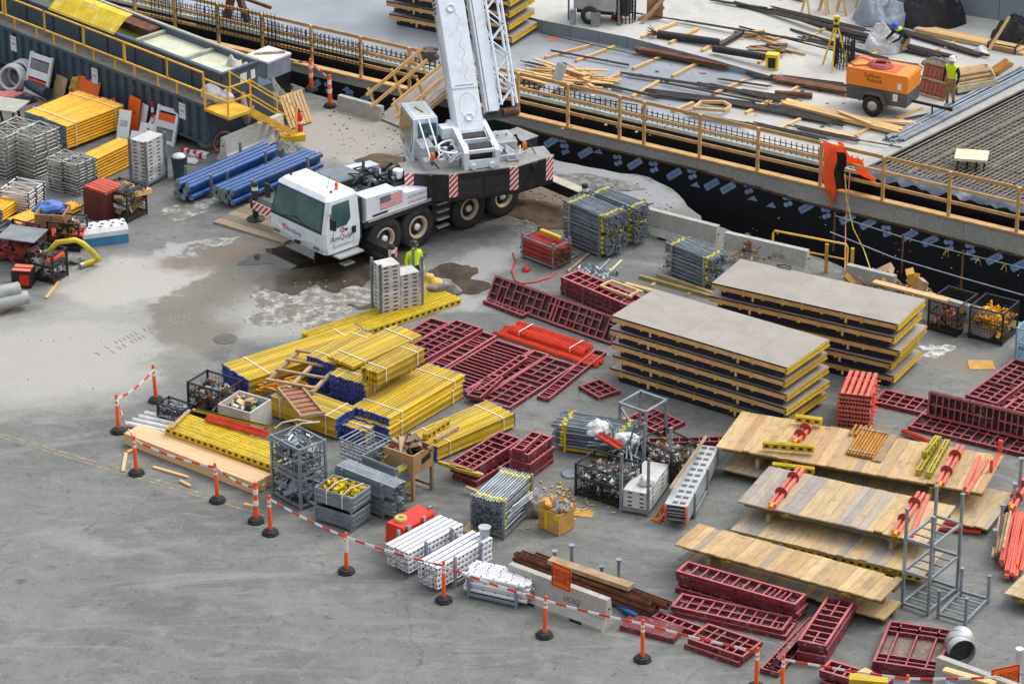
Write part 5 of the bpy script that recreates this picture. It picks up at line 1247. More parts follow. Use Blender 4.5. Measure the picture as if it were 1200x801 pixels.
def tarp(name,cat,label,px,py,z,rx,ry,rz_,m,seed,yaw=0,n=44):
    "crumpled sheet heaped on the ground: creased height field with a ragged outline"
    c=G(px,py,z); vs=[]; fs=[]
    for j in range(n+1):
        for i in range(n+1):
            u=i/n*2-1; v=j/n*2-1; a=math.atan2(v,u); r=max(abs(u),abs(v))
            R_=1+.28*noise.noise(Vector((math.cos(a)*1.4+seed,math.sin(a)*1.4,seed)))
            x,y=math.cos(a)*r*R_,math.sin(a)*r*R_; q=Vector((x*1.6+seed,y*1.6,seed*.7))
            h=max(0,1-r*r)**.55*(.45+.75*abs(noise.noise(q*.8)+.35)); cr=.34*(.5-abs(noise.noise(q*1.7)))+.22*(.4-abs(noise.noise(q*3.9+Vector((4,0,0)))))
            vs.append((x*rx,y*ry,max(.012,rz_*(h+cr*(1-r**6)*(.35+h)))))
    for j in range(n):
        for i in range(n): fs.append((j*(n+1)+i,j*(n+1)+i+1,(j+1)*(n+1)+i+1,(j+1)*(n+1)+i))
    mb=MB(); mb.add(vs,fs,0,True); k=len(vs); mb.add([(x,y,0) for x,y,_ in vs],[tuple(reversed(f)) for f in fs]); o=mb.build(name,m,recalc=False); o.location=c; o.rotation_euler=(0,0,R(yaw)); return tag(o,label,cat)
bag('plastic_bag','plastic bag','crumpled white plastic bag on the left of the banded pipes',700,507,.95,.3,.22,.24,TARPW,1)
bag('plastic_bag','plastic bag','crumpled white plastic bag on the right of the banded pipes',732,517,.9,.34,.2,.16,TARPW,5)
bag('plastic_bag','plastic bag','small white bag lying in the open stillage',757,566,.7,.2,.16,.14,TARPW,9)
bag('grey_sack','sack','grey sack slumped behind the cardboard box',621,600,0,.42,.35,.42,mat('grey_sack_cloth',(128,124,122),.8,dirt=.3),3)
lone('steel_disc','disc','grey disc lying beside the silvery basket',(668,556),(675,556),0,lambda L:MB().lathe([(.24,0),(.24,.05),(.2,.06)],18),GALVD)
o,L,W=bin_box('cardboard_box','brown cardboard box with yellow tape and scraps on it','cardboard box',(631,594),(655,604),(646,583),.62,.6,CARD,.03)
MB().box((.01,.01,.5),(L-.01,W-.01,.55)).build('lid',CARD,o); mb=MB(); mb.box((L*.3,-.003,.05),(L*.42,-.001,.6)); mb.box((L*.7,-.003,.42),(L*.98,-.001,.6)); mb.box((.02,-.004,.5),(L*.25,-.002,.58)); mb.build('tape_mark',YELB,o)
heap('card_scraps','torn card and wood scraps on the cardboard box','scraps',o,.05,.05,L-.05,W-.05,.57,.16,26,(CARD,WOOD,GRYM),(.06,.15),tubes=.1)
lone('card_sheet','card','flat piece of cardboard on the ground by the silvery basket',(672,604),(688,606),0,lambda L:MB().box((0,0,.004),(.5,.4,.02)),CARD)
lone('card_sheet','card','flat piece of brown board on the ground near the askew panels',(1136,433),(1165,433),0,lambda L:MB().box((0,0,.004),(.75,.6,.02)),CARD)
q=lone('beam_clamp','clamp','orange-brown steel clamp on the ground before the open stillage',(768,611),(786,600),0,lambda L:MB().box((0,-.15,0),(L,.15,.05)).bar((.05,-.1,.05),(L-.05,-.05,.28),.06).bar((.1,.1,.05),(L*.7,.1,.3),.05).box((L*.6,-.1,.05),(L*.8,.1,.2)),mat('orange_brown_paint',(176,104,40),.6,dirt=.4))
# rusty beams behind the notice barrier
loc,ang,L=fr((600,663),(778,728),.1)
for k in range(12):
    z=.08+(k//5)*.13; q=channel(4.3,.1,.11).build('rusty_channel',RUST) if k==0 else link('rusty_channel',q0.data)
    if k==0: q0=q
    q.location=off(loc,ang,random.uniform(-.3,.35),.06+(k%5)*.13+.05*(k//5),z); q.rotation_euler=(0,0,ang+random.uniform(-.02,.02)); tag(q,'long rusty channel in the pile behind the notice barrier','steel channel','rusty channels behind the barrier')
lone('timber_baulk','timber','long weathered timber lying on the rusty channels',(645,658),(740,690),.52,lambda L:MB().box((0,-.14,0),(L,.14,.12)),WOODG)
for i,(px,py,lab) in enumerate(((668,665,'grey stake left behind the notice'),(648,672,'grey stake at the left of the notice barrier'),(723,682,'grey stake right behind the rusty channels'),(703,690,'grey stake between barrier and rusty channels'))): 
    q=lone('steel_stake','stake',lab,(px,py),(px+3,py),0,lambda L:MB().box((0,0,0),(.08,.08,.62)).box((-.03,-.03,.62),(.11,.11,.66)),GALV,group='grey stakes round the rusty channels')
for i in range(3): lone('blue_bracket','bracket','blue steel bracket peeping out at the barrier end',(725+i*4,712+i*2),(738+i*4,718+i*2),.03+.05*i,lambda L:MB().box((0,-.06,0),(L,.06,.07)),BLUP,group='blue brackets at the barrier end')
# notices
SGT='HARD HATS\nEYE PROTECTION\nSAFETY VESTS\nGLOVES\nREQUIRED'
def notice(label,cx,cy,p,n,w,h,roll,off_=.0):
    c=V(cx,cy,p,n); o=thing('notice_board',label,'notice',c); x=Vector((-n.y,n.x,0)); x=x if x.x>0 else -x
    o.rotation_euler=(0,0,math.atan2(x.y,x.x))
    M=Matrix.Rotation(-roll,4,'Y')
    mb=MB(); mb.box((-w/2,-.012,-h/2),(w/2,.0,h/2)); mb.build('board',SIGNO,o,M)
    mb=MB(); e=.025
    for a,b in(((-w/2+e,-.0145,-h/2+e),(w/2-e,-.0125,-h/2+e+.018)),((-w/2+e,-.0145,h/2-e-.018),(w/2-e,-.0125,h/2-e)),((-w/2+e,-.0146,-h/2+e+.019),(-w/2+e+.018,-.0126,h/2-e-.019)),((w/2-e-.018,-.0146,-h/2+e+.019),(w/2-e,-.0126,h/2-e-.019))): mb.box(a,b)
    mb.build('border',INK,o,M)
    xd=M@Vector((1,0,0)); ud=M@Vector((0,0,1)); lettering(SGT,h*.145,INK,o,(0,-.016,0),xd,ud)
    return o
bl,ba,_=fr((598,692),(713,735),0); bn=Vector((math.sin(ba),-math.cos(ba),0))
notice('orange safety notice hung on the concrete barrier',658,675.5,bl+bn*.16,bn,.6,.68,R(-3))
p=G(1178,822); notice('orange safety notice at the bottom right corner',1178,797,p,Vector((.3,-1,0)).normalized(),.75,.8,R(3))
lone('white_post','post','white capped plastic post beside the corner notice',(1192,800),(1196,800),0,lambda L:MB().lathe([(.085,0),(.085,.9),(.1,.905),(.1,.98)],14),WHTP)
lone('timber_plank','plank','pale plank lying on the corner barrier by the duct',(1106,785),(1166,802),.83,lambda L:MB().box((0,-.1,0),(L,.1,.06)),WOOD)
for i in range(4): lone('blue_corrugated_sheet','sheet','pale blue corrugated strip leaning at the corner barrier',(1105+i*3,797+i*2),(1135+i*3,803+i*2),.25+.05*i,lambda L:MB().box((0,-.06,0),(L,.06,.04)),mat('pale_blue_strip',(150,176,206),.5),group='pale blue strips at the corner')
lone('yellow_crate','beam','yellow beam lying behind the low stack at the bottom edge',(995,802),(1040,806),.25,lambda L:MB().box((0,-.15,0),(L,.15,.25)),YELS)
lone('wood_baulk','timber','cut end of a pale timber at the bottom edge behind the low stack',(1000,800),(1018,790),.3,lambda L:MB().box((0,-.12,0),(L,.12,.16)),WOOD)
# silver duct elbow
c=G(1127,779); o=thing('duct_elbow','silver spiral duct elbow lying beside the large panel','duct',c,R(60)); mb=MB(); mb2=MB()
segs=[(0,0,.36),(.0,.26,.36),(.08,.5,.36),(.26,.68,.36)]; r=.34
pts=[Vector(p) for p in segs]
for i in range(3):
    a,b=pts[i],pts[i+1]; mb.tube(a,b,r,24,0,cap=False); d=(b-a).normalized(); mb2.tube(a-d*.012,a+d*.012,r+.012,24,0,cap=False)
mb.build('elbow_shell',ALU,o); mb2.build('seam_ring',GALV,o); MB().tube((0,.16,.36),(0,.17,.36),r-.01,24).build('inside_shade',BLKM,o)  # black disc stands in for the shade inside the duct mouth
o.rotation_euler=(0,0,R(15))
# steel stacking racks at the right
def post_rack(desc,a,b,c,n,h,labs):
    loc,ang,L=fr(a,b,0); W=abs(dep(a,c,ang)); pr=None
    for k in range(n):
        o=rack('stacking_rack',labs[k],'stacking rack',off(loc,ang,0,0,k*h),ang,L,W,h-.004,GALV,group='empty stacking racks',slats=0)
        mb=MB()
        for i in range(3): y=W*(i+1)/4; mb.box((.075,y-.02,.1),(L-.075,y+.02,.135))
        mb.build('cross_bar',GALV,o)
        if k==n-1:
            for x in(.035,L-.035):
                for y in(.035,W-.035): MB().box((x-.05,y-.05,h-.003),(x+.05,y+.05,h+.05)).build('post_cup',GALV,o)
post_rack('',(1055,711),(1088,722),(1084,680),3,.93,('lowest of the three empty grey racks stacked by the platforms','middle of the three empty grey racks stacked by the platforms','topmost of the three empty grey racks stacked by the platforms'))
post_rack('',(1097,724),(1132,734),(1118,694),1,.75,('single empty grey rack standing on the ground right of the stacked three',))
# right edge: red struts, poles, jack
for i in range(9): lone('red_strut','strut','red steel strut in the leaning bundle at the right edge',(1174+(i%5)*5.5+random.uniform(-1,1),660+random.uniform(-3,18)),(1186+(i%5)*6+random.uniform(-2,2),606+random.uniform(-8,6)),.1+.09*(i//5),lambda L:MB().box((0,-.06,0),(L,.06,.1)).box((.02,-.03,.101),(L-.02,.03,.104),1),[REDP,RED],group='red struts at the right edge')
for i in range(4): lone('brown_pole','pole','brown wooden pole standing in the bundle left of the red struts',(1163+i*4,653-i*3),(1172+i*4,607-i*2),.3+.08*i,lambda L:MB().tube((0,0,.04),(L,0,.04),.045,7),WOODG,group='brown poles at the right edge')
for i,(px,py,lab) in enumerate(((1170,645,'grey rack post beside the brown poles'),(1163,655,'short grey rack post in front of the brown poles'),(1192,590,'grey rack post behind the red jack at the right edge'),(1186,600,'short grey rack post by the red jack at the right edge'))): lone('rack_post','post',lab,(px,py),(px+4,py),0,lambda L:MB().box((0,0,0),(.08,.08,1.3 if i%2==0 else .8)).box((-.03,-.03,1.3 if i%2==0 else .8),(.11,.11,1.36 if i%2==0 else .86)),GALV,group='grey rack posts at the right edge')
jack('red jack lying at the right edge of the yard',(1186,592),(1203,560),.25,grp=None)
for i in range(4): lone('red_beam','beam','orange-red beam in the small pile under the platform corner',(1100+i*2,620-i*3),(1150+i*1-(i%2)*12,624-i*3),.05+.09*(i//2),lambda L:MB().box((0,-.05,0),(L,.05,.09)),RED,group='orange-red beams under the platform')
for i in range(3): lone('red_beam','beam','orange-red beam lying loose by the platform edge',(1057+i*5,506+i*2),(1083+i*5,517+i*2),.05+.07*(i==1),lambda L:channel(L,.09,.1),RED,group='loose orange-red beams by the platform')
# black crates with clamps
basket('black crate of rusty clamps behind the rear table forms',(1086,386),(1121,396),(1100,369),1.0,'rusty and amber clamps in the left black crate',(RUST,PINKN,BRASS,BLKM),n=200,W=1.2,fill=.7)
basket('black crate of amber clamps right of the rusty one',(1134,396),(1174,406),(1150,381),1.05,'amber clamps filling the right black crate',(ORY,ORY,BRASS),n=260,W=1.1,fill=.86)
basket('pale blue crate of fittings cut by the right edge',(1188,424),(1222,432),(1200,405),1.1,'blue and yellow fittings in the pale blue crate',(TEAL,YELB,GALV),m=mat('pale_blue_crate_paint',(120,164,190),.5),n=120,W=1.1,fill=.8)
lone('scaffold_board','board','long pale board bridging to the black crates',(1024,331),(1111,353),1.1,lambda L:MB().box((0,-.12,0),(L,.12,.06)),WOOD)
# loose timber and pipes by the prop racks
for a,b,m,w,lab in (((733,331),(815,353),WOOD,.16,'pale plank lying before the prop rack by the barriers'),((750,322),(832,345),mat('olive_timber',(160,144,80),.75),.12,'olive timber lying before the prop rack by the barriers'),((771,320),(838,343),WOODG,.12,'grey timber lying before the prop rack by the barriers')): lone('timber_length','timber',lab,a,b,.1,lambda L:MB().box((0,-w/2,-.1),(L,w/2,0.0)),m,group='timbers before the prop rack')
for a,b,lab in (((764,335),(772,328),'short block under the pale plank'),((805,346),(815,340),'short block under the olive timber')): lone('timber_block','block',lab,a,b,0,lambda L:MB().box((0,-.06,0),(L,.06,.03)),WOODG)
for a,b,m,lab in (((665,318),(690,297),WOODG,'weathered pole lying left of the tall prop stack'),((694,324),(714,304),GALV,'grey tube lying before the tall prop stack'),((706,327),(728,305),mat('cream_tube',(206,196,160),.6),'cream tube lying before the tall prop stack'),((648,313),(678,298),GALVD,'dull tube lying behind the red prop rack'),((716,326),(763,343),GALVD,'long grey tube behind the solid-sided maroon stack')): lone('loose_tube','tube',lab,a,b,.04,lambda L:MB().tube((0,0,0),(L,0,0),.045,7),m,group='loose tubes by the prop racks')
heap('pipe_clamps','small pale clamps scattered before the tall prop stack','clamps',thing('clamp_tray','shallow grey tray under the pale clamps','tray',G(670,318),R(-35)),0,0,1.3,.6,.03,.1,60,(GALV,WHTP,GALVD),(.03,.08)); q=[o for o in COL.objects if o.name.startswith('clamp_tray')][0]; MB().box((0,0,0),(1.3,.6,.025)).build('tray_plate',GALVD,q)
q=MB().path([tuple(G(x,y)+Vector((0,0,.03))) for x,y in((601,297),(604,306),(600,318),(604,330),(612,333),(628,331),(644,326),(652,320))],.022,6).build('red_hose',REDB); tag(q,'red hose snaking on the ground by the rack of red props','hose')
q=lone('red_reel','reel','small red coupling lying on the ground by the red hose',(617,317),(623,317),0,lambda L:MB().lathe([(.12,0),(.14,.05),(.06,.12)],10),REDB)
# yellow pipe guard and rails along the pit
def pz(px,py,z): return tuple(G(px,py,z))
pr3=G(904,300); o=thing('pipe_guard','yellow tubular guard rail beside the pit','guard rail')
g0=G(905,303);g1=G(992,320)
mb=MB(); mb.path([g0,g0+Vector((0,0,.85)),g0+(g1-g0)*.02+Vector((0,0,.95)),g1-(g1-g0)*.02+Vector((0,0,.95)),g1+Vector((0,0,.85)),g1],.035,8); mb.build('loop',RAILY,o)
mb=MB(); mb.tube(g0.lerp(g1,.0)+Vector((0,0,.45)),g1+Vector((0,0,.45)),.028,8); mb.build('mid_rail',RAILY,o)
for i,(px,py,lab) in enumerate(((966,320,'left brown timber post beside the yellow pipe guard'),(996,325,'right brown timber post beside the yellow pipe guard'))): lone('timber_post','post',lab,(px,py),(px+3,py),0,lambda L:MB().box((0,0,0),(.1,.1,.95)),mat('ochre_timber',(190,146,60),.75),group='timber posts by the pit')
for i,(pts,lab) in enumerate((([(970,292,1),(1050,318,1),(1120,337,1),(1200,357,1),(1320,392,1)],'upper grey guard cable along the pit with yellow ribbons'),([(965,308,.9),(1040,328,.6),(1120,350,.55),(1200,371,.5),(1320,406,.5)],'lower grey guard cable along the pit'))):
    P=[G(a,b)+Vector((.2,.3,c)) for a,b,c in pts]; o=thing('guard_cable',lab,'cable',P[0],0,'guard cables along the pit'); mb=MB(); mb.path([p-P[0] for p in P],.022,6); mb.build('cable',GALVD,o)
    if i==0:
        for k in(.35,.6,.8):
            q=P[1].lerp(P[3],k)-P[0]; mb=MB(); mb.bar(q,q+Vector((.05,0,-.28)),.05,.01); mb.bar(q,q+Vector((-.12,0,-.2)),.05,.01); mb.build('ribbon',YELB,o)
        for p in P: MB().tube(p-P[0]+Vector((0,0,-1.2)),p-P[0]+Vector((0,0,.1)),.03,6).build('stake',RUST,o)
heap('brush_heap','brown sticks and roots heaped at the pit edge','brush',thing('soil_mound','low mound of brown soil at the pit edge','soil mound',G(1000,337),R(-35)),0,-.5,2.6,.5,.05,.4,70,(RUST,WOODG,mat('ochre_timber',(190,146,60),.75)),(.15,.5),tubes=.8)
mo=[o for o in COL.objects if o.name.startswith('soil_mound')][0]; mb=MB(); mb.lathe([(.7,0),(.55,.12),(.3,.22),(.05,.26)],16,M=Matrix.Diagonal((2,.8,1,1))@Matrix.Translation((.6,0,0))); mb.build('mound',SOIL,mo); mo['kind']='structure'
heap('vine_heap','brown twigs caught on the barrier behind the rear table forms','brush',thing('twig_base','dark twig mat behind the rear table forms','brush',G(875,305),R(-30)),-.3,-.2,.9,.3,.05,.5,60,(RUST,WOODG),(.15,.4),tubes=.9); q=[o for o in COL.objects if o.name.startswith('twig_base')][0]; MB().lathe([(.4,0),(.25,.1),(.05,.15)],12).build('twig_mat',RUST,q)
# ================================================================ LEFT EDGE OF THE YARD
# ---- settling tank with walkway
HZ=1.75; loc,ta,TL=fr((19,34.5),(241,122),HZ); ext=7.0
ca,sa=math.cos(ta),math.sin(ta); T0_=off(loc,ta,-ext,-.05,0); TLn=TL+ext
tk=thing('settling_tank','long slate blue settling tank with a yellow railed walkway along its side','settling tank',(T0_.x,T0_.y,0),ta)
mb=MB(); x=.1; 
mb.box((0,.06,.35),(TLn,3.0,HZ-.06))
MBh=mb; mb.build('hull',TANK,tk)
mb=MB(); x=.15
while x<TLn-.2: mb.prism([(x,.06),(x+.05,-.03),(x+.26,-.03),(x+.31,.06)],.42,HZ-.1,'z'); x+=.46
mb.build('corrugation',TANK,tk)
mb=MB(); mb.box((0,-.06,HZ-.1),(TLn+.02,-.0,HZ)); mb.box((0,-.06,.33),(TLn+.02,.03,.41)); mb.build('edge_rail',TANK,tk)
MB().box((0,.002,HZ-.058),(TLn,.95,HZ-.01)).build('walkway',mat('worn_walkway_boards',(120,112,102),.8,var=.2,dirt=.5,ds=2),tk)
q_=G(257,87,2.65)-T0_; uy=-q_.x*sa+q_.y*ca; uy=max(.75,uy); UL=(G(257,87,2.65)-T0_).x*ca+(G(257,87,2.65)-T0_).y*sa
uw=abs(dep((257,87),(302,74),ta,2.65))
for nm,a,b in(('tank_wall',(0,uy,HZ),(UL,uy+.07,2.65)),('tank_wall',(0,uy+uw-.07,HZ),(UL,uy+uw,2.65)),('tank_wall',(UL-.07,uy+.072,HZ),(UL,uy+uw-.072,2.65))):
    MB().box(a,b).build(nm,TANK,tk)
mb=MB()
for i in range(10):
    xx=UL-.1-i*1.45; mb.box((xx-.05,uy-.05,HZ+.01),(xx+.03,uy-.002,2.58))
mb.box((0,uy-.09,2.58),(UL+.05,uy-.002,2.655)); mb.box((UL+.002,uy,2.58),(UL+.06,uy+uw,2.655)); mb.build('wall_stiffener',TANK,tk)
mb=MB(); mb.box((0,uy+uw-.06,2.655),(UL,uy+uw+.06,2.72)); mb.build('far_rim',CONC,tk)
xs=[UL-2.15,UL-4.6]
MB().box((xs[0]+.08,uy+.072,2.2),(UL-.072,uy+uw-.072,2.45)).build('settled_water',SCUM,tk)
MB().box((xs[1]+.08,uy+.072,2.2),(xs[0]-.08,uy+uw-.072,2.44)).build('settled_water',SCUM,tk)
MB().box((0,uy+.072,2.0),(xs[1]-.08,uy+uw-.072,2.38)).build('green_water',ALGAE,tk)
MB().box((0,uy+.3,2.382),(5,uy+1.0,2.40)).build('pale_scum',SCUM,tk)
for x in xs: 
    MB().box((x-.07,uy+.072,2.2),(x+.07,uy+uw-.072,2.56)).build('divider',mat('wet_grey_beam',(166,164,150),.6,dirt=.4,dcol=(.12,.14,.06)),tk)
MB().box((xs[1]-4.6,uy+uw*.6,2.40),(xs[1]-.2,uy+uw-.1,2.62)).build('walk_beam',RUST,tk)
# yellow hinged cover
cx1=(G(127,38,2.75)-T0_).x*ca+(G(127,38,2.75)-T0_).y*sa; cx0=(G(58,6,2.75)-T0_).x*ca+(G(58,6,2.75)-T0_).y*sa
mb=MB(); mb.prism([(uy-.12,2.62),(uy-.10,2.60),(uy+.5,3.05),(uy+.75,3.08),(uy+.75,3.11),(uy+.48,3.08)],cx0,cx1,'x'); mb.build('yellow_cover',mat('scuffed_yellow_cover',(232,196,30),.5,dirt=.5,dcol=lin((220,214,190)),ds=2.2,dth=(.55,.62)),tk)
# placards
for px,py in((23,53),(118,91),(223,131)):
    q=G(px,py,1.1)-T0_; x=q.x*ca+q.y*sa
    p=MB().box((x-.16,-.045,.95),(x+.16,-.036,1.5)).build('placard',WHT,tk); lettering('DANGER',.07,INKR,p,(x,-.047,1.41),(1,0,0),(0,0,1)); lettering('CONFINED\nSPACE',.055,INK,p,(x,-.047,1.22),(1,0,0),(0,0,1))
MB().box((UL+.003,uy+uw*.5,2.05),(UL+.008,uy+uw*.68,2.4)).build('placard',WHT,tk); MB().box((UL+.003,uy+uw*.8,2.1),(UL+.008,uy+uw*.92,2.42)).build('placard',WHT,tk)
mb=MB(); 
for x in(1.0,2.2): mb.tube((x,.0,.5),(x,.25,.5),.5,20)
mb.build('wheel',TYRE,tk)
# railing frames
fp=[(19,34.5),(43,45),(64.5,52.5),(90,62),(112.5,70.5),(139,80),(162,89),(189,100),(213,108),(241,122)]
fx=[(lambda g:(g.x*ca+g.y*sa))(G(a,b,HZ)-T0_) for a,b in fp]
fx=[fx[0]-2.2,fx[0]-1.1]+fx
for i in range(0,len(fx)-1,2):
    a=fx[i]-.5 if i else fx[0]; b=fx[i+1]+.5 if i+2<len(fx) else fx[-1]
    mb=MB()
    for z in(.42,1.1): mb.box((a,-.02,HZ+z-.025),(b,.025,HZ+z+.025))
    for x in(a,b-.05): mb.box((x,-.018,HZ+.446),(x+.05,.023,HZ+1.074))
    for x in(fx[i],fx[i+1]): mb.box((x-.03,-.016,HZ-.02),(x+.03,.021,HZ+.394))
    mb.build('railing_frame',RAILY,tk)
# landing and stair at the right end
mb=MB(); mb.box((TLn+.02,-.05,HZ-.2),(TLn+1.25,.95,HZ-.1)); mb.build('landing',RAILY,tk)
mb=MB(); st=(TLn+1.25,.95)
for x in(.2,1.15): mb.bar((TLn+x,.97,HZ-.16),(TLn+x,3.0,.1),.05,.2)
for i in range(7):
    y=1.05+i*.26; z=HZ-.3-i*.21; mb.box((TLn+.23,y,z),(TLn+1.12,y+.24,z+.03))
mb.build('stair',RAILY,tk)
mb=MB()
for z in(.5,1.0):
    mb.box((TLn+.05,-.04,HZ+z-.1),(TLn+1.2,.0,HZ+z-.06)); mb.box((TLn+1.202,-.04,HZ+z-.1),(TLn+1.242,.95,HZ+z-.06))
    for x in(.2,1.15): mb.bar((TLn+x,.97,HZ+z-.08),(TLn+x,3.0,z+.1),.045)
for x,y in((.05,-.03),(1.2,-.03),(1.2,.95),(.2,.95)): mb.box((TLn+x-.02,y-.02,HZ-.1),(TLn+x+.025,y+.025,HZ+.96))
for x in(.2,1.15): mb.box((TLn+x-.025,2.95,0),(TLn+x+.025,3.0,1.12))
mb.build('stair_rail',RAILY,tk)
bag('white_dust_cover','plastic sheet','white plastic sheet draped over the tank landing',254,118,HZ-.1,.5,.35,.35,TARPW,21)
bag('clear_wrap','plastic wrap','pale plastic wrap hanging below the tank landing',247,168,0,.4,.35,1.0,mat('cloudy_plastic',(190,186,178),.35,var=.25,vs=3,rand=0),23)
bag('clear_wrap','plastic wrap','pale plastic wrap against the end of the settling tank',280,145,.4,.5,.45,1.5,mat('cloudy_plastic',(190,186,178)),27)
q=MB(); [q.path([(.32*math.cos(t*.4),.12*math.sin(t*.4)+.02*k,.35+.3*math.sin(t*.4+.2)) for t in range(17)],.03,6) for k in range(3)]
q=q.build('pink_hose_coil',HOSE); q.location=G(262,178); tag(q,'pink hose coil hanging below the tank landing','hose coil')
# sheeted pallet beside the tank
loc,ang,L=fr((296,112),(334,110),0); o=thing('sheeted_load','pallet load under a white and black sheet at the end of the settling tank','covered load',G(290,110),R(-40))
MB().box((0,0,.0),(1.0,1.1,.75)).build('black_wrap',TARPK,o); mb=MB(); mb.box((-.02,-.02,.752),(1.02,1.12,1.35)); mb.build('load_body',TARPG,o); MB().box((-.04,-.04,1.352),(1.04,1.14,1.42)).build('white_top',TARPW,o); mb=MB(); mb.bar((.2,.2,1.45),(.9,1.0,1.48),.07); mb.build('pole',WOODG,o)
tarp('rubble_bag','covered heap','dark wrapped rubble heap behind the leaning pallet',324,136,0,.85,.8,.95,RUBB,31)
# leaning pallet
o=thing('wood_pallet','pale wooden pallet leaning on the dark wrapped heap','pallet',G(338,152)); A1=fr((338,152),(364,143),0); o.rotation_euler=(R(62),0,A1[1])
for y in(0,.52,1.05): MB().box((0,y,0),(1.0,y+.1,.1)).build('stringer',WOOD,o)
for i in range(7): MB().box((.0+i*.148,0,.101),(.1+i*.148,1.15,.12)).build('deck_board',WOOD,o)
mb=MB(); mb.lathe([(.12,0),(.12,.55),(.09,.63),(.04,.66),(.04,.74)],14); q=mb.build('cylinder',REDB); q=q; o=thing('fire_extinguisher','red fire extinguisher before the leaning pallet','extinguisher',G(351,154)); q.parent=o
MB().tube((0,0,.7),(.1,-.05,.72),.02,6).box((-.03,-.06,.74),(.03,.06,.79)).build('handle',BLKM,o); MB().lathe([(.123,.3),(.123,.4)],14).build('label_band',REFL,o)
lone('yellow_beam','beam','short dull yellow beam on the ground behind the blue pipes',(328,166),(357,163),0,lambda L:MB().box((0,-.15,0),(L,.15,.2)),YELS)
# ---- blue pipe bundles
def pipe_pack(label,a,b,nw,nl,r,m,L=None,grp=None):
    A,ang,LL=fr(a,b,0); L=L or LL; o=thing('pipe_bundle',label,'pipe bundle',A,ang,grp); me=None
    for k in range(nl):
        for i in range(nw):
            if me is None: q=MB().tube((0,0,0),(L,0,0),r,10).tube((-.04,0,0),(0,0,0),r*.55,8,1).tube((L,0,0),(L+.04,0,0),r*.55,8,1).box((-.012,-r*.9,-r*.9),(0,r*.9,r*.9),1).build('pipe',[m,GALV],o); me=q.data
            else: q=link('pipe',me,o)
            q.location=(random.uniform(-.12,.12),r+(i+(.5 if k%2 else 0))*r*2.05,.12+r+k*r*1.8)
    W=nw*2*r
    for x in(L*.18,L*.8): 
        mb=MB(); mb.box((x,-.1,0),(x+.07,W+.25,.1)); mb.box((x,-.12,.0),(x+.07,-.05,nl*r*1.9+.25)); mb.box((x,W+.2,0),(x+.07,W+.27,nl*r*1.9+.25)); mb.build('cradle',GALV,o)
    return o
pipe_pack('left bundle of blue steel pipes beside the blue bin',(226,240),(322,198),4,3,.10,BLUP,L=4.1,grp='blue pipe bundles')
pipe_pack('right bundle of blue steel pipes behind the crane cab',(274,246),(373,204),4,3,.10,BLUP,L=4.1,grp='blue pipe bundles')
# ---- amber frame packs
tubeL=lambda L:MB().tube((.03,0,.05),(L-.03,0,.05),.05,8).box((0,-.055,0),(.03,.055,.1),1).box((L-.03,-.055,0),(L,.055,.1),1)
def ap(label,a,b,zt,nw,nl,L=None,strap=True): bundle('scaffold_tube_pack','tube pack',label,a,b,zt,nw,nl,tubeL,[ORY,GALVD],pitch=.105,h=.105,group='amber tube packs',part='tube',L=L,strap=strap,jit=.02)
ap('left amber tube pack with a white strap behind the grey frame stack',(55,139),(106,118),.95,10,4,L=2.5)
ap('taller right amber tube pack beside the leaning road signs',(77,148),(135,126),.95,10,8,L=2.6)
ap('low amber tube pack beside the rack of white panels',(112,186),(150,168),.85,6,8,L=1.9,strap=False)
ap('small amber tube pack at the left edge below the grey frames',(2,246),(27,229),.5,6,4,L=1.6,strap=False)
ap('flat amber tube pack behind the wooden box with blue sheeting',(22,262),(58,247),.25,6,2,L=2.0,strap=False)
ap('flat amber tube pack right of the wooden box with blue sheeting',(64,254),(90,242),.25,5,2,L=1.3,strap=False)
# ---- grey scaffold frame stacks
def frame_stack(desc,a,b,c,n,zt,z0=0,m=(mat('pale_zinc_frame',(170,170,160),.5,.2,var=.2,dirt=.4,dcol=(.16,.15,.13),rand=.15),GALVD),W=None,grp='grey scaffold frames at the left'):
    loc,ang,L=fr(a,b,zt); W=W or abs(dep(a,c,ang,zt)); me=[]; dz=(zt-z0)/n
    for k in range(n):
        lab=desc.format(nth(n-1-k,n))
        if len(me)<2:
            mb=MB()
            for y in(0,W): mb.tube((0,y,0),(L,y,0),.028,6)
            nz=6
            for i in range(nz): 
                x0=L*i/nz; x1=L*(i+1)/nz; mb.tube((x0,0 if i%2 else W,0),(x1,W if i%2 else 0,0),.02,5)
            for x in(.02,L-.02): mb.tube((x,0,0),(x,W,0),.024,6)
            for x in(.1,L*.5,L-.1):
                for y in(0,W): mb.box((x-.03,y-.04,-.035),(x+.03,y+.04,.035),1)
            q=mb.build('scaffolding',list(m)); me.append(q.data)
        else: q=link('scaffolding',me[k%2])
        q.location=off(loc,ang,random.uniform(-.03,.03),random.uniform(-.03,.03),z0+.04+k*dz); q.rotation_euler=(0,0,ang+random.uniform(-.012,.012)); tag(q,lab,'scaffold frame',grp)
frame_stack('grey scaffold frame, {} of the back left pile beside the amber packs',(3,160),(44,140),(-30,150),12,1.5,W=.9)
frame_stack('grey scaffold frame, {} of the tall pile before the amber packs',(37,160),(69,147),(8,152),12,1.5,W=.9)
frame_stack('grey scaffold frame, {} of the front left pile by the white panels',(70,188),(92,177),(56,182),11,1.15,W=.55)
frame_stack('grey scaffold frame, {} of the front right pile by the white panels',(88,192),(111,182),(74,187),11,1.15,W=.55)
frame_stack('pale scaffold frame, {} of the low pile at the left edge',(30,228),(52,212),(-6,215),8,.75,W=1.0,m=(PANELW,BLKM))
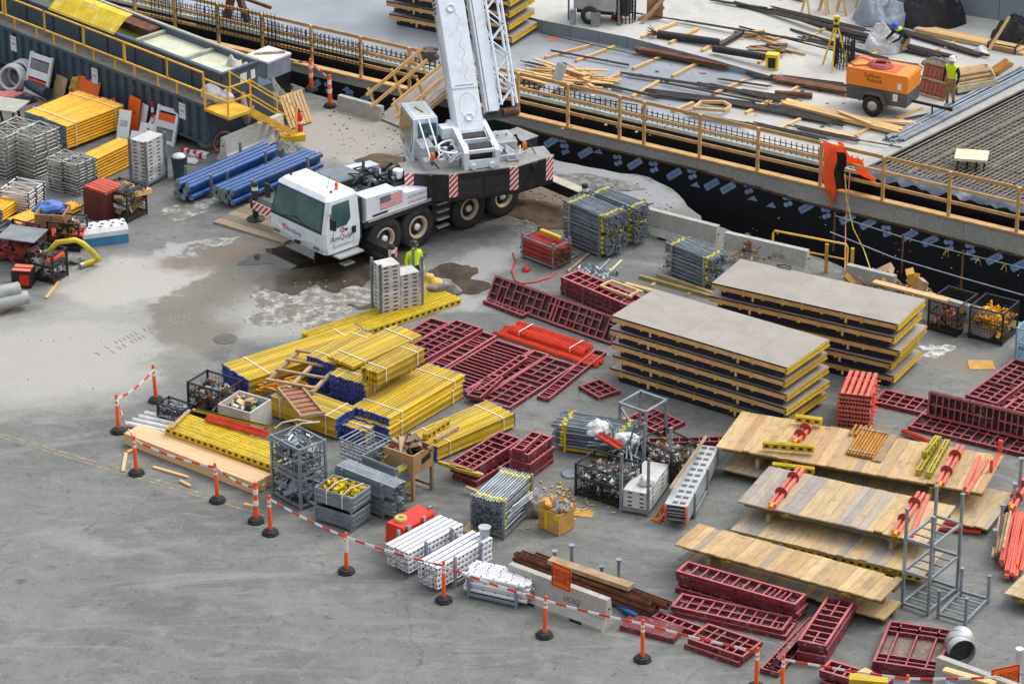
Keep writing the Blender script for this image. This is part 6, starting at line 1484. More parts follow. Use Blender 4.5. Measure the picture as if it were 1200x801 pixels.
# ---- bins, boxes and baskets
o=thing('waste_bin','dark blue plastic bin beside the white panel rack','bin',G(211,209)); MB().lathe([(.2,0),(.27,.75),(.29,.76),(.29,.8),(.25,.8),(.24,.72)],16).build('body',mat('slate_plastic',(70,84,98),.5,dirt=.3,rand=0),o); MB().lathe([(.24,.7),(.2,.82),(.05,.88)],10).build('bin_liner',TARPW,o)
o,L,W=bin_box('red_steel_bin','dark red bin stacked with red timber right of the grey frames','steel bin',(97,222),(120,230),(114,208),.95,.95,mat('dark_red_steel',(92,36,34),.6,dirt=.5,dcol=(.08,.05,.04)),.04)
for i in range(5): q=MB().box((0,-.07,0),(L*1.1,.07,.1)).build('red_timber',mat('red_timber_paint',(190,84,62),.7,dirt=.3)); q.location=off(o.location,o.rotation_euler[2],-.05,.15+i*.17,.95); q.rotation_euler=(0,0,o.rotation_euler[2]+.02); tag(q,'red timber lying across the dark red bin','timber','red timbers on the bin')
basket('rusty wire basket of scrap timber and boards on the left',(118,252),(150,262),(132,238),1.0,'scrap boards sticking up in the rusty wire basket',(WOODG,WOOD,GRYD,TARPW),m=mat('rusty_black_frame',(58,46,38),.7,dirt=.4,rand=0),n=34,s=(.1,.3),W=.95,fill=1.0)
o,L,W=bin_box('plywood_box','brown plywood box with blue sheeting inside, left of the yellow duct hose','plywood box',(40,251),(74,253),(48,237),1.0,.95,mat('brown_plywood',(170,124,82),.75,dirt=.4),.05)
q=bag('blue_sheeting','plastic sheet','blue plastic sheeting in the plywood box',60,248,.75,.5,.3,.25,mat('blue_sheet',(80,120,190),.5,var=.2),41)
heap('pale_fittings','pale twisted fittings spilling before the plywood box','fittings',thing('low_tray','dark tray of twisted fittings before the plywood box','tray',G(52,280),R(-14)),0,0,1.6,.5,.05,.55,130,(GALV,WOODG,GALVD,WHTP),(.05,.14)); q=[x for x in COL.objects if x.name.startswith('low_tray')][0]; MB().box((0,0,0),(1.6,.5,.05)).build('tray_plate',BLKM,q)
basket('black cage of red tubes with a grey sheet on top at the left edge',(-4,304),(28,311),(20,288),1.0,'red tubes standing in the cage under the grey sheet',(mat('dull_red_tube',(140,56,46),.6,dirt=.4),MAR,BLKM),n=110,s=(.15,.35),W=1.0,fill=.8)
lone('grey_sheet','sheet','grey board lying on the cage of red tubes',(0,279),(30,283),1.02,lambda L:MB().box((-.1,-.05,0),(1.15,1.0,.03)),GRYM)
basket('black wire basket of scrap in front of the red tube cage',(34,327),(63,334),(46,316),.95,'pale scrap and orange pipe in the front left wire basket',(GALV,GALVD,TARPW,RUST),n=120,W=.8)
basket('black wire basket behind the yellow duct hose',(56,292),(94,296),(64,280),.95,'orange and amber oddments in the basket behind the hose',(RED,ORY,BLKM,BLKM),n=34,W=.8,s=(.08,.2))
q=lone('orange_pipe','pipe','orange-red pipe stub leaning on the front left wire basket',(55,307),(68,303),.75,lambda L:MB().tube((0,0,0),(.6,0,.12),.08,10),RED)
o=MB().path([pz(55,302,.3),pz(55,297,.75),pz(67,284,1.2),pz(88,281,1.25),pz(97,285,1.15),pz(108,295,.75),pz(116,304,.2),pz(110,306,.12),pz(97,310,.1)],.085,10).tube(pz(97,310,.1),pz(93.5,311.5,.1),.09,10,1).build('duct_hose',[mat('yellow_duct_hose',(206,184,44),.5,dirt=.3,rand=0),GALV]); tag(o,'bent yellow duct hose arching over the left baskets','duct hose')
loc,ang,L=fr((98,291),(151,284),0); o=thing('wrapped_roll','white marked roll in blue wrap beside the yellow duct hose','wrapped roll',loc,ang)
MB().box((0,0,.0),(L,.75,.3)).build('blue_wrap',TEAL,o); mb=MB(); mb.prism([(-.01,.302),(-.01,.45),(.1,.56),(.65,.56),(.76,.45),(.76,.302)],-.005,L+.005,'x'); mb.build('white_cover',TARPW,o)
mb=MB()
for i in range(4):
    for j in range(3): x=.2+i*L/4.2+.1*(j%2); y=.18+j*.2; mb.box((x,y,.562),(x+.12,y+.04,.565)); mb.box((x+.04,y-.04,.5655),(x+.08,y+.08,.568))
mb.build('printed_mark',INK,o)
o=thing('tool_box','red and black tool case near the grey rolls at the left edge','tool case',*[fr((14,337),(33,337),0)[0]],R(-8)); MB().box((0,0,.0),(.6,.55,.55)).build('case',BLKM,o); mb=MB(); mb.box((.02,.03,.552),(.58,.2,.57)); mb.box((.02,.3,.552),(.58,.5,.57)); mb.build('lid_stripe',REDP,o); MB().box((.25,-.006,.1),(.55,-.001,.45)).build('front_panel',REDB,o)
for i,(px,py,z,lab) in enumerate(((2,352,.42,'upper grey roll on the pallet at the left edge'),(12,362,.14,'front grey roll on the pallet at the left edge'))): lone('membrane_roll','roll',lab,(px-20,py+2),(px+8,py-4),z,lambda L:MB().tube((0,0,.21),(1.1,0,.21),.21,20).tube((1.1,0,.21),(1.102,0,.21),.16,16,1),[mat('grey_roll',(164,166,166),.5,dirt=.2),BLKM],group='grey rolls on the pallet')
o=thing('wood_pallet','flat wooden pallet under the grey rolls','pallet',G(-14,372),fr((-14,372),(26,357),0)[1])
for i in range(8): MB().box((i*.16,0,.1),(i*.16+.1,1.0,.12)).build('deck_board',WOOD,o)
for y in(0,.45,.9): MB().box((0,y,0),(1.22,y+.09,.098)).build('stringer',WOOD,o)
bag('scrap_pile','scrap','grey and white scrap lying before the basket at the left',84,306,0,.35,.25,.14,RUBB,51,24)
# ---- items along the tank
def coil(label,px,py,r,m,n=4,rr=.06,tilt=75,yaw=0):
    o=MB()
    for k in range(n):
        q=r*(1-.05*k); o.path([(q*math.cos(t),q*math.sin(t)+r,(k-n/2)*rr*1.6) for t in [2*math.pi*i/22 for i in range(22)]],rr,8,closed=True)
    c=o.build('hose_coil',m); c.location=G(px,py); c.rotation_euler=(R(tilt),0,R(yaw)); return tag(c,label,'hose coil','grey hose coils')
coil('front grey hose coil leaning on the settling tank at the left edge',12,107,.46,mat('pale_grey_hose',(188,190,190),.5),4,.055,72,-20)
coil('rear grey hose coil leaning on the settling tank at the left edge',22,103,.48,mat('pale_grey_hose',(188,190,190)),4,.055,72,-25)
def aframe(label,a,b,h,m,panels,tilt=-18,grp='plastic barricades by the tank'):
    A,ang,L=fr(a,b,0); o=thing('plastic_barricade',label,'barricade',A,ang,grp); o.rotation_euler=(R(tilt),0,ang)
    for x in(0,L-.1): MB().box((x,0,0),(x+.1,.09,h)).build('upright',m,o)
    for z0,z1 in((.02,.14),(h*.42,h*.6),(h*.86,h-.03)): MB().box((.102,.01,z0),(L-.102,.08,z1)).build('rail',m,o)
    for z0,z1,pm in panels: MB().box((.102,.03,z0),(L-.102,.05,z1)).build('panel',pm,o)
    return o
aframe('white plastic barricade with an orange panel leaning by the hose coils',(27,108),(53,117),1.45,WHTP,((.16,.55,ORG),(.9,1.2,GRYM)))
aframe('white plastic barricade leaning on the tank near the blue bin',(178,165),(203,172),1.25,WHTP,((.16,.5,GRYM),(.76,1.0,ORG)))
lone('dark_roll','roll','dark blue roll lying before the white barricade',(30,102),(56,116),.05,lambda L:MB().tube((0,0,.2),(L,0,.2),.2,16),mat('navy_roll',(52,62,78),.5))
def board(name,label,cat,a,b,h,m,tilt=-20,txt=None,tm=INK,ts=.1,th=.03,grp=None):
    A,ang,L=fr(a,b,0); o=thing(name,label,cat,A,ang,grp); o.rotation_euler=(R(tilt),0,ang); MB().box((0,0,0),(L,th,h)).build('board',m,o)
    if txt: lettering(txt,ts,tm,o,(L/2,-.003,h*.55),(1,0,0),(0,0,1))
    return o
board('plywood_offcut','brown board leaning behind the white barricade','board',(60,113),(73,119),.8,WOODG)
board('orange_sign','orange sign board leaning behind the maroon box','sign',(84,124),(110,134),1.1,SIGNO)
o,L,W=bin_box('maroon_box','low maroon box before the orange sign board','box',(66,126),(98,133),(74,118),.35,.34,mat('maroon_box_paint',(120,52,44),.6),.04); MB().box((.01,.01,.3),(L-.01,W-.01,.34)).build('lid',mat('maroon_box_paint',(120,52,44)),o)
bag('cardboard_scrap','cardboard','crumpled brown card on the maroon box',90,110,.35,.22,.18,.4,CARD,61)
bag('dark_wrap','plastic sheet','dark blue wrapped bundle under the settling tank',124,121,0,.4,.35,.6,mat('dark_blue_wrap',(44,54,70),.4,var=.4,vs=3),65)
board('orange_sign','orange road sign leaning upright on the tank','sign',(147,150),(160,156),1.15,SIGNO,-12,'->',INK,.3)
board('orange_sign','edge-on orange sign left of the upright orange road sign','sign',(133,150),(142,146),.95,SIGNO,-14)
board('white_sign','white sign reading road closed leaning before the orange road signs','sign',(136,163),(150,165),1.0,WHT,-22,'ROAD\nCLOSED\nAHEAD',INK,.09)
board('white_sign','white plastic sign leaning right of the upright orange road sign','sign',(161,154),(168,158),1.0,WHTP,-14)
for i,(a,b,h,lab) in enumerate((((151,168),(165,170),.45,'small white plate lying before the leaning signs'),((160,163),(176,166),.6,'white notice with a red spot leaning by the signs'),((168,160),(184,165),.8,'white plastic sheet sign beside the white barricade'))): o=board('white_sign',lab,'sign',a,b,h,WHTP,-35); MB().box((.2,-.004,h*.3),(.32,-.001,h*.5)).build('spot',REDH,o)
lone('striped_pole','pole','red and white barrier pole leaning on the tank by the barricade',(180,158),(181,158),.0,lambda L:[mb:=MB(),[mb.bar((0,0,.1+i*.18),(.0,.02,.1+(i+1)*.18),.09,.09,i%2) for i in range(6)]][0],[REFL,REDH])
lone('striped_board','barrier board','red and white striped barrier board on the ground below the tank stair',(212,178),(240,187),.02,lambda L:[mb:=MB(),[mb.box((i*L/8,0,0),((i+1)*L/8-.002,.1,.15),i%2) for i in range(8)]][0],[REDH,REFL])
o=thing('work_table','pale work table on black trestles at the left edge','table',G(-14,150),R(-20)); MB().box((0,-.1,.72),(1.1,1.0,.76)).build('table_top',mat('pale_table_board',(170,172,158),.7),o)
for x in(.15,.85):
    mb=MB(); mb.bar((x,.1,0),(x,.3,.715),.06); mb.bar((x,.75,0),(x,.55,.715),.06); mb.build('trestle',BLKM,o)
bag('pink_rag','cloth','pale pink netting on the ground by the hose coils',8,112,0,.5,.3,.08,PINKN,71)
bag('pink_rag','cloth','red rags under the pale work table',18,148,0,.2,.15,.12,HOSE,73)
bag('dark_cloth','cloth','dark cloth on the ground before the navy roll',30,119,0,.35,.22,.12,NAVY,75)
for k,(px,py,lab) in enumerate(((232,182,'white scrap by the striped board'),(300,150,'white scrap below the tank stair'),(222,190,'grey scrap beside the blue bin'))): bag('scrap_pile','scrap',lab,px,py,0,.3,.2,.1,TARPW,80+k,10)
# ================================================================ MOBILE CRANE
CR=thing('mobile_crane','white four-axle mobile crane with raised boom and dark counterweight behind the yard','crane',(-2.984,8.528,0),R(222.5))
CHB=mat('crane_black_steel',(30,32,36),.45,dirt=.35,dcol=(.1,.095,.085),rand=0)
CRW=mat('crane_white_paint',(222,229,238),.3,dirt=.45,dcol=(.40,.37,.33),var=.05,ds=2.4,dth=(.52,.74),rand=0,coat=.3,splash=.2)
RIMM=mat('cream_wheel_rim',(196,178,150),.5,dirt=.4,dcol=(.2,.15,.1),rand=0)
DCK=mat('crane_deck_plate',(150,150,146),.5,.2,dirt=.45,dcol=(.12,.11,.1),ds=3,rand=0)
def cp(mb,name,m,par=None,**k): return mb.build(name,m,par or CR,**k)
# wheels
RX=Matrix.Rotation(-math.pi/2,4,'X')       # z axis -> +y
tm=rm2=None
for x in(2.46,1.12,-1.02,-2.46):
    for s in(1,-1):
        if tm is None:
            mb=MB(); mb.lathe([(.36,-.15),(.40,-.18),(.58,-.19),(.65,-.165),(.685,-.10),(.685,.10),(.65,.165),(.58,.19),(.40,.18),(.36,.15),(.36,-.15)],36,M=RX,cap=False)
            for k in range(40):
                a=2*math.pi*k/40; M=Matrix.Rotation(a,4,'Y')
                mb.box((-.03,-.16,.675),(.03,-.03,.70),0,M); mb.box((-.01,.03,.675),(.05,.16,.70),0,M)
            w_=cp(mb,'wheel',TYRE); tm=w_.data
            mb=MB(); mb.lathe([(.355,.14),(.375,.19),(.35,.198),(.29,.165),(.275,.0),(.355,.0),(.355,.14)],28,M=RX,cap=False); r_=mb.build('rim',RIMM,w_)
            mb=MB(); mb.lathe([(.356,-.14),(.34,-.02),(.274,.0),(.2,.02),(.14,.09),(.12,.12),(.05,.125)],20,M=RX)
            for k in range(10): a=2*math.pi*k/10; mb.box((.235*math.cos(a)-.02,.03,.235*math.sin(a)-.02),(.235*math.cos(a)+.02,.06,.235*math.sin(a)+.02))
            h_=mb.build('hub',[mat('dark_hub',(62,54,48),.7,dirt=.4,rand=0)],w_); c_=MB().lathe([(.11,.11),(.11,.17),(.04,.18)],16,M=RX).build('hub_cap',WHT,w_); rm2=(r_.data,h_.data,c_.data)
        else:
            w_=link('wheel',tm,CR)
            for nm,d in zip(('rim','hub','hub_cap'),rm2): link(nm,d,w_)
        w_.location=(x,s*1.16,.685)
        if s<0: w_.rotation_euler=(0,0,math.pi)
# chassis
mb=MB(); mb.box((-4.5,-.62,.62),(3.6,.62,1.3)); mb.box((-4.55,-1.3,1.30),(3.35,1.3,1.46)); 
for x in(2.46,1.12,-1.02,-2.46): mb.box((x-.1,-.9,.58),(x+.1,.9,.78))
for s in(1,-1): mb.box((-.35,s*.7-.55,.62),(.45,s*.7+.55,1.29))
cp(mb,'chassis',CHB)
mb=MB()
for x in(1.79,-1.74):
    for s in(1,-1): mb.box((x-1.5,s*1.33-.02,1.28),(x+1.5,s*1.33+.02,1.47))
cp(mb,'fender',CHB)
mb=MB(); mb.box((-4.6,-1.33,1.462),(3.3,1.33,1.50)); cp(mb,'deck',DCK)
mb=MB(); mb.box((-4.6,1.332,1.44),(3.15,1.37,1.53)); mb.box((-4.6,-1.37,1.44),(3.15,-1.332,1.53)); cp(mb,'deck_edge',ALU)
for i in range(4): cp(MB().box((-.12,1.26,.42+i*.26),(.34,1.40,.47+i*.26)),'step',ALU)
for i in range(2): cp(MB().box((-3.75,1.28,.62+i*.3),(-3.4,1.38,.74+i*.3)),'step',ALU)
# white side bodies with flag
mb=MB(); mb.prism([(.75,1.503),(3.2,1.503),(3.2,2.25),(1.9,2.20),(1.6,1.98),(.75,1.92)],.75,1.345,'y'); mb.prism([(.75,1.503),(3.2,1.503),(3.2,2.25),(.75,2.0)],-1.345,-.9,'y'); cp(mb,'side_body',CRW)
sb=[o for o in KIDS(CR) if o.name.startswith('side_body')][0]
mb=MB()
for i in range(7): mb.box((1.75,1.347,1.72+i*.06),(2.65,1.352,1.72+i*.06+.031),0); mb.box((1.75,1.347,1.7515+i*.06),(2.65,1.3515,1.7795+i*.06),1)
mb.box((2.22,1.353,1.92),(2.65,1.356,2.14),2); 
for v in range(len(mb.v)): x,y,z=mb.v[v]; mb.v[v]=(x,y,z+.05*math.sin((x-1.75)*7)*.7)
mb.build('flag',[INKR,REFL,mat('flag_blue_grey',(110,116,130),.5,rand=0,dirt=0,bump=0)],sb)
X_=(-1,0,0); Z_=(0,0,1)
lettering('NORTH AMERICA',.15,mat('grey_lettering',(130,128,130),.5,rand=0,dirt=0,bump=0),sb,(1.15,1.348,1.80),X_,Z_,sx=.62); lettering('LIFTING AMERICA',.15,mat('faded_red_lettering',(206,90,98),.5,rand=0,dirt=0,bump=0),sb,(1.17,1.348,1.62),X_,Z_,sx=.6)
MB().box((2.35,1.347,1.56),(2.95,1.351,1.63)).build('grille',BLKM,sb)
# engine deck clutter
mb=MB(); mb.box((2.35,-.85,2.42),(3.3,.2,2.48)); cp(mb,'engine_cover',mat('blue_grey_cover',(116,124,132),.5,dirt=.3,rand=0))
mb=MB(); mb.box((1.2,-.86,1.503),(3.3,.72,1.9)); mb.box((2.3,-.85,1.902),(3.3,.2,2.418)); mb.box((2.5,.25,1.902),(3.2,.7,2.2)); cp(mb,'engine_block',CHB)
mb=MB()
for y in(-.5,-.1,.35): mb.box((.9,y,1.905),(2.25,y+.28,2.0),0)
for k in range(16): x,y=random.uniform(1.0,2.3),random.uniform(-.8,.7); mb.tube((x,y,2.0),(x+random.uniform(-.3,.3),y+random.uniform(-.3,.3),2.25),.05,7,random.randint(1,2))
cp(mb,'engine_parts',[GRYD,CHB,GALVD])
mb=MB()
for k in range(26):
    x,y=random.uniform(1.0,3.2),random.uniform(-.75,.65); z=random.uniform(1.98,2.2) if x<2.3 else 2.48
    if k%3: mb.path([(x,y,z),(x+random.uniform(-.25,.25),y+random.uniform(-.2,.2),z+.12),(x+random.uniform(-.5,.1),y+random.uniform(-.3,.3),z+.02)],.025,6,random.randint(0,1))
    elif x<2.3: mb.box((x,y,z-.1),(x+random.uniform(.08,.25),y+random.uniform(.08,.2),z+random.uniform(.02,.18)),random.randint(0,2))
cp(mb,'engine_hoses',[CHB,BLKM,GRYM])
cp(MB().lathe([(.07,1.9),(.07,2.45),(.1,2.5)],12,M=Matrix.Translation((1.5,.5,0))),'exhaust',BLKM)
cp(MB().lathe([(.16,0),(.2,.1),(.16,.25)],14,M=Matrix.Translation((1.15,.45,2.1))),'air_filter',WHT)
# cab
cab=MB()
secs=[(.8,3.5,4.78,1.3),(1.05,3.45,4.86,1.33),(1.5,3.45,4.88,1.33),(2.47,3.45,4.62,1.22),(2.58,3.5,4.5,1.14),(2.62,3.6,4.35,1.0)]
vs=[]
for z,x0,x1,y in secs:
    c=.10 if z<2.5 else .16
    vs+=[(x0,-y,z),(x1-c,-y,z),(x1,-y+c,z),(x1,y-c,z),(x1-c,y,z),(x0,y,z)]
fs=[]
for k in range(len(secs)-1):
    for i in range(6): fs.append((k*6+i,k*6+(i+1)%6,(k+1)*6+(i+1)%6,(k+1)*6+i))
fs+=[tuple(range(5,-1,-1)),tuple(range(30,36))]
cab.add(vs,fs); CB=cp(cab,'driver_cab',CRW)
def quad(pts,m,name,par,t=.012):
    mb=MB(); P=[Vector(p) for p in pts]; n=(P[1]-P[0]).cross(P[-1]-P[0]).normalized(); k=len(P)
    mb.add(P+[p-n*t for p in P],[tuple(range(k)),tuple(range(2*k-1,k-1,-1))]+[(i,i+k,(i+1)%k+k,(i+1)%k) for i in range(k)]); return mb.build(name,m,par)
def fx_(z): return 4.88+(4.62-4.88)*(z-1.5)/.97
def fy_(z): return 1.33+(1.22-1.33)*(z-1.5)/.97
quad([(fx_(1.5)+.008,-1.22,1.5),(fx_(1.5)+.008,1.22,1.5),(fx_(2.44)+.008,1.12,2.44),(fx_(2.44)+.008,-1.12,2.44)],BLKM,'screen_surround',CB)
quad([(fx_(1.58)+.014,-1.17,1.58),(fx_(1.58)+.014,1.17,1.58),(fx_(2.41)+.014,1.08,2.41),(fx_(2.41)+.014,-1.08,2.41)],GLASS,'windscreen',CB)
quad([(4.62,fy_(1.62)+.008,1.62),(3.98,fy_(1.62)+.008,1.62),(3.8,fy_(1.8)+.008,1.8),(3.8,fy_(2.36)+.008,2.36),(4.45,fy_(2.36)+.008,2.36)][::-1],GLASS,'side_window',CB)
for a,b in (((-.7,1.6),(.1,1.52)),((.55,1.6),(-.2,1.53))): MB().bar((fx_(1.6)+.03,a[0],1.56),(fx_(1.75)+.02,b[0],1.72),.02).build('wiper',BLKM,CB)
for px_ in (1.12,): pass
mb=MB(); mb.bar((4.87,-1.0,1.18),(4.9,0,1.0),.02,.03); mb.bar((4.9,0,1.0),(4.87,1.0,1.18),.02,.03); mb.build('bumper_crease',CRW,CB)
for y in(-1.05,-.9,.85,1.0): MB().lathe([(.055,0),(.05,.02)],12,M=Matrix.Translation((4.815+.035,y,.95))@Matrix.Rotation(math.pi/2,4,'Y')).build('headlight',GLASS,CB)
for y in(-1.2,1.17): MB().lathe([(.05,0),(.045,.02)],12,M=Matrix.Translation((4.80+.01,y,.95))@Matrix.Rotation(math.pi/2,4,'Y')).build('indicator',AMBER,CB)
MB().box((4.82,-.1,.84),(4.88,.12,.94)).build('tow_socket',BLKM,CB)
MB().lathe([(.05,2.62),(.05,2.68),(.055,2.69),(.05,2.83),(.02,2.86)],12,M=Matrix.Translation((3.95,.85,0))).build('beacon',AMBER,CB)
MB().tube((4.1,.6,2.6),(4.0,.6,3.0),.008,4).build('aerial',BLKM,CB)
MB().path([(4.6,1.3,2.1),(4.75,1.55,2.1),(4.75,1.6,2.0)],.02).box((4.7,1.5,1.75),(4.78,1.72,2.1)).build('mirror',BLKM,CB)
MB().path([(4.6,-1.25,2.1),(4.75,-1.5,2.2)],.02).box((4.7,-1.62,1.85),(4.78,-1.42,2.3)).build('mirror',BLKM,CB)
MB().box((3.62,1.335,1.28),(3.78,1.35,1.5)).build('door_handle',BLKM,CB)
MB().box((3.95,1.335,1.45),(4.05,1.35,1.52)).build('door_lock',BLKM,CB)
MB().box((3.55,1.2,.7),(4.5,1.62,.75)).box((3.9,1.35,.42),(4.3,1.6,.46)).build('cab_step',ALU,CB)
MB().prism([(3.42,.62),(4.6,.72),(4.6,.81),(3.9,.81),(3.44,1.3)],-1.25,1.25,'y').build('cab_sill',CHB,CB)
MB().box((3.3,-1.2,.9),(3.445,1.25,2.3)).build('cab_back',CHB,CB)
def logo(par,o,xd,ud,r,name='logo'):
    x=Vector(xd).normalized();u=Vector(ud).normalized(); n=x.cross(u); mb=MB(); o=Vector(o)
    for k in range(3):
        a0=k*2*math.pi/3; pts=[]
        for t in range(6): a=a0+t*.32; pts.append(o+(x*math.cos(a)+u*math.sin(a))*r)
        for t in range(5,-1,-1): a=a0+t*.32; pts.append(o+(x*math.cos(a)+u*math.sin(a))*r*.42)
        mb.add([p+n*.003 for p in pts],[(i,i+1,10-i,11-i) for i in range(5)])
    return mb.build(name,INKR,par)
n_=Vector((1,0,.0)); lettering('AmQuip',.20,mat('charcoal_lettering',(84,86,94),.5,rand=0,dirt=0,bump=0),CB,(4.893,-.1,1.2),(0,1,0),(0,0,1)); logo(CB,(4.887,-.56,1.24),(0,1,0),(0,0,1),.09)
lettering('AmQuip',.25,mat('charcoal_lettering',(60,60,66)),CB,(4.2,1.337,1.27),X_,Z_); logo(CB,(4.15,1.336,1.5),X_,Z_,.09)
lettering('LIC. 12 5380 3407390',.07,mat('grey_lettering',(130,128,130)),CB,(4.2,1.337,1.03),X_,Z_)
mb=MB()
for x in(3.72,4.5): mb.box((x-.006,1.331,.98),(x+.006,1.336,1.55))
mb.box((3.72,1.331,.975),(4.5,1.336,.985)); mb.box((3.46,1.2,2.59),(3.5,1.25,2.64)); mb.build('door_seam',GRYM,CB)
for y in(-1.0,.9): MB().box((4.2,y,2.6),(4.26,y+.06,2.66)).build('marker_lamp',BLKM,CB)
mb=MB()
for s in(1,-1):
    for x in(-3.9,-.6,.6): mb.path([(x,s*1.28,1.5),(x,s*1.28,1.9),(x+.35,s*1.28,1.9),(x+.35,s*1.28,1.5)],.018,6)
cp(mb,'grab_rail',GALV)
mb=MB()
for k in range(30):
    x=random.uniform(-4.3,-3.0); y=random.uniform(-1.0,1.0); h=random.uniform(.05,.3); mb.box((x,y,1.503),(x+random.uniform(.1,.4),y+random.uniform(.1,.3),1.503+h),random.randint(0,2))
cp(mb,'deck_lockers',[DCK,CHB,GRYM])
# outriggers
cp(MB().box((3.4,-3.7,.5),(3.72,-1.0,.77)),'outrigger_beam',CHB); cp(MB().box((2.85,1.2,.62),(3.2,2.35,.88)),'outrigger_beam',CHB)
cp(MB().box((-4.35,-3.2,.62),(-4.0,-1.2,.9)),'outrigger_beam',CHB); cp(MB().box((-4.35,1.2,.62),(-4.0,3.3,.95)),'outrigger_beam',CHB)
cp(MB().box((-4.36,1.0,.952),(-3.98,3.2,.975)),'outrigger_cover',mat('tan_cover',(190,182,166),.6,rand=0))
def stripes(par,o,xd,ud,w,h,name='hazard_plate',n=6,s=1):
    x=Vector(xd).normalized();u=Vector(ud).normalized();nn=x.cross(u);o=Vector(o); mb=MB()
    def P(a,b,c): return o+x*a+u*b+nn*c
    mb.add([P(-w/2,-h/2,-.01),P(w/2,-h/2,-.01),P(w/2,h/2,-.01),P(-w/2,h/2,-.01),P(-w/2,-h/2,.004),P(w/2,-h/2,.004),P(w/2,h/2,.004),P(-w/2,h/2,.004)],[(3,2,1,0),(4,5,6,7),(0,1,5,4),(1,2,6,5),(2,3,7,6),(3,0,4,7)],0)
    t=(h+w)/n/2; k=0
    while k*2*t<h+w:
        y0=-h/2-w+k*2*t; q=[(-w/2,y0 if s>0 else y0+w),(w/2,y0+w if s>0 else y0),(w/2,y0+w+t if s>0 else y0+t),(-w/2,y0+t if s>0 else y0+w+t)]
        # clip to plate
        def clip(pts,lim,up):
            out=[]
            for i in range(len(pts)):
                a,b=pts[i],pts[(i+1)%len(pts)]; ia=(a[1]<=lim) if up else (a[1]>=lim); ib=(b[1]<=lim) if up else (b[1]>=lim)
                if ia: out.append(a)
                if ia!=ib: f=(lim-a[1])/(b[1]-a[1]); out.append((a[0]+(b[0]-a[0])*f,lim))
            return out
        q=clip(clip(q,h/2,True),-h/2,False) if True else q
        if len(q)>=3: mb.add([P(a,b,.006) for a,b in q],[tuple(range(len(q)))],1)
        k+=1
    return mb.build(name,[REFL,REDH],par,recalc=False)
stripes(CR,(-4.18,3.312,.55),(-1,0,0),(0,0,1),.55,.62); stripes(CR,(3.03,2.362,.72),(-1,0,0),(0,0,1),.34,.3); stripes(CR,(3.732,-3.1,.64),(0,1,0),(0,0,1),.9,.3)
for x,y,h in((3.56,-3.65,1.3),(-4.18,3.25,1.2),(3.03,2.3,.95),(-4.18,-3.1,1.1)):
    o=cp(MB().lathe([(.1,.2),(.1,h),(.07,h+.03)],14,M=Matrix.Translation((x,y,0))),'outrigger_jack',CHB)
    MB().lathe([(.3,.08),(.3,.11),(.08,.2)],8,sm=False,M=Matrix.Translation((x,y,0))).build('foot_plate',BLKM,o); MB().lathe([(.102,h-.22),(.102,h-.1)],14,M=Matrix.Translation((x,y,0))).build('white_band',REFL,o)
# ---- slewing upper part
SO=(-1.85,.05,0); SR=R(107-222.5)
def sp(mb,name,m): return mb.build(name,m,CR,loc=SO,rz=SR)
sp(MB().lathe([(.8,1.5),(.8,1.8),(.72,1.86)],28),'turntable',CHB)
mb=MB(); mb.box((-2.0,-1.0,1.86),(1.1,1.0,2.0)); sp(mb,'slewing_deck',DCK)
cwp=[(-2.45,1.1),(-2.45,-1.1),(-1.95,-2.4),(-1.1,-2.4),(-1.1,2.4),(-1.95,2.4)]
cw=sp(MB().prism(cwp,1.42,2.3,'z'),'counterweight',CHB)
MB().prism([(x*.995,y*.99) for x,y in cwp],2.303,2.335,'z').build('cover_plate',DCK,cw)
for y in(-.45,.45): MB().box((-2.456,y-.4,1.55),(-2.452,y+.4,2.1)).build('panel_seam',mat('crane_seam',(44,46,50),.5,rand=0),cw)
nA=Vector((-2.45-(-1.95),1.1-2.4,0)).normalized()
for s in(1,-1):
    stripes(cw,(-2.458,s*.98,1.95),(0,-1,0),(0,0,1),.28,.78)
    d=Vector((-.5,-1.3*s,0)).normalized() if s>0 else Vector((.5,-1.3,0)).normalized()
    base=Vector((-2.0,s*2.27,1.95)); n2=d.cross(Vector((0,0,1)))
    stripes(cw,base+n2*.012,d,(0,0,1),.28,.78)
    MB().lathe([(.14,0),(.12,.05)],14,M=Matrix.Translation((-2.22+n2.x*.02,s*1.7+n2.y*.02,2.2))@n2.to_track_quat('Z','Y').to_matrix().to_4x4()).build('lifting_eye',BLKM,cw)
# winch frame and drums
mb=MB()
for s in(1,-1):
    mb.prism([(-2.3,2.34),(-1.95,2.34),(-1.9,2.7),(-.6,2.95),(-.2,2.4),(.5,2.2),(.5,2.5),(-.3,3.25),(-.75,3.3),(-2.15,3.0),(-2.3,2.9)],s*.5-.07,s*.5+.07,'y')
mb.box((-2.3,-.43,2.36),(-2.2,.43,2.62)); mb.box((-2.28,-.43,2.85),(-2.2,.43,2.95)); mb.box((-1.55,-.43,2.4),(-1.48,.43,3.02)); mb.box((-.9,-.43,2.6),(-.84,.43,3.2)); sp(mb,'winch_frame',CRW)
for x,z in((-1.88,2.75),(-1.2,2.85)):
    d=sp(MB().tube((x,-.42,z),(x,.42,z),.26,20),'winch_drum',mat('drum_rope',(58,54,52),.6,.3,var=.35,vs=6,rand=0)); mb=MB(); [mb.tube((x,s*.40-.02,z),(x,s*.40+.02,z),.31,20) for s in(1,-1)]; mb.build('drum_flange',CRW,d)
for y in(-.3,.3): sp(MB().lathe([(.1,0),(.09,.1)],12,M=Matrix.Translation((-2.31,y,2.45))@Matrix.Rotation(-math.pi/2,4,'Y')),'frame_pin',CRW)
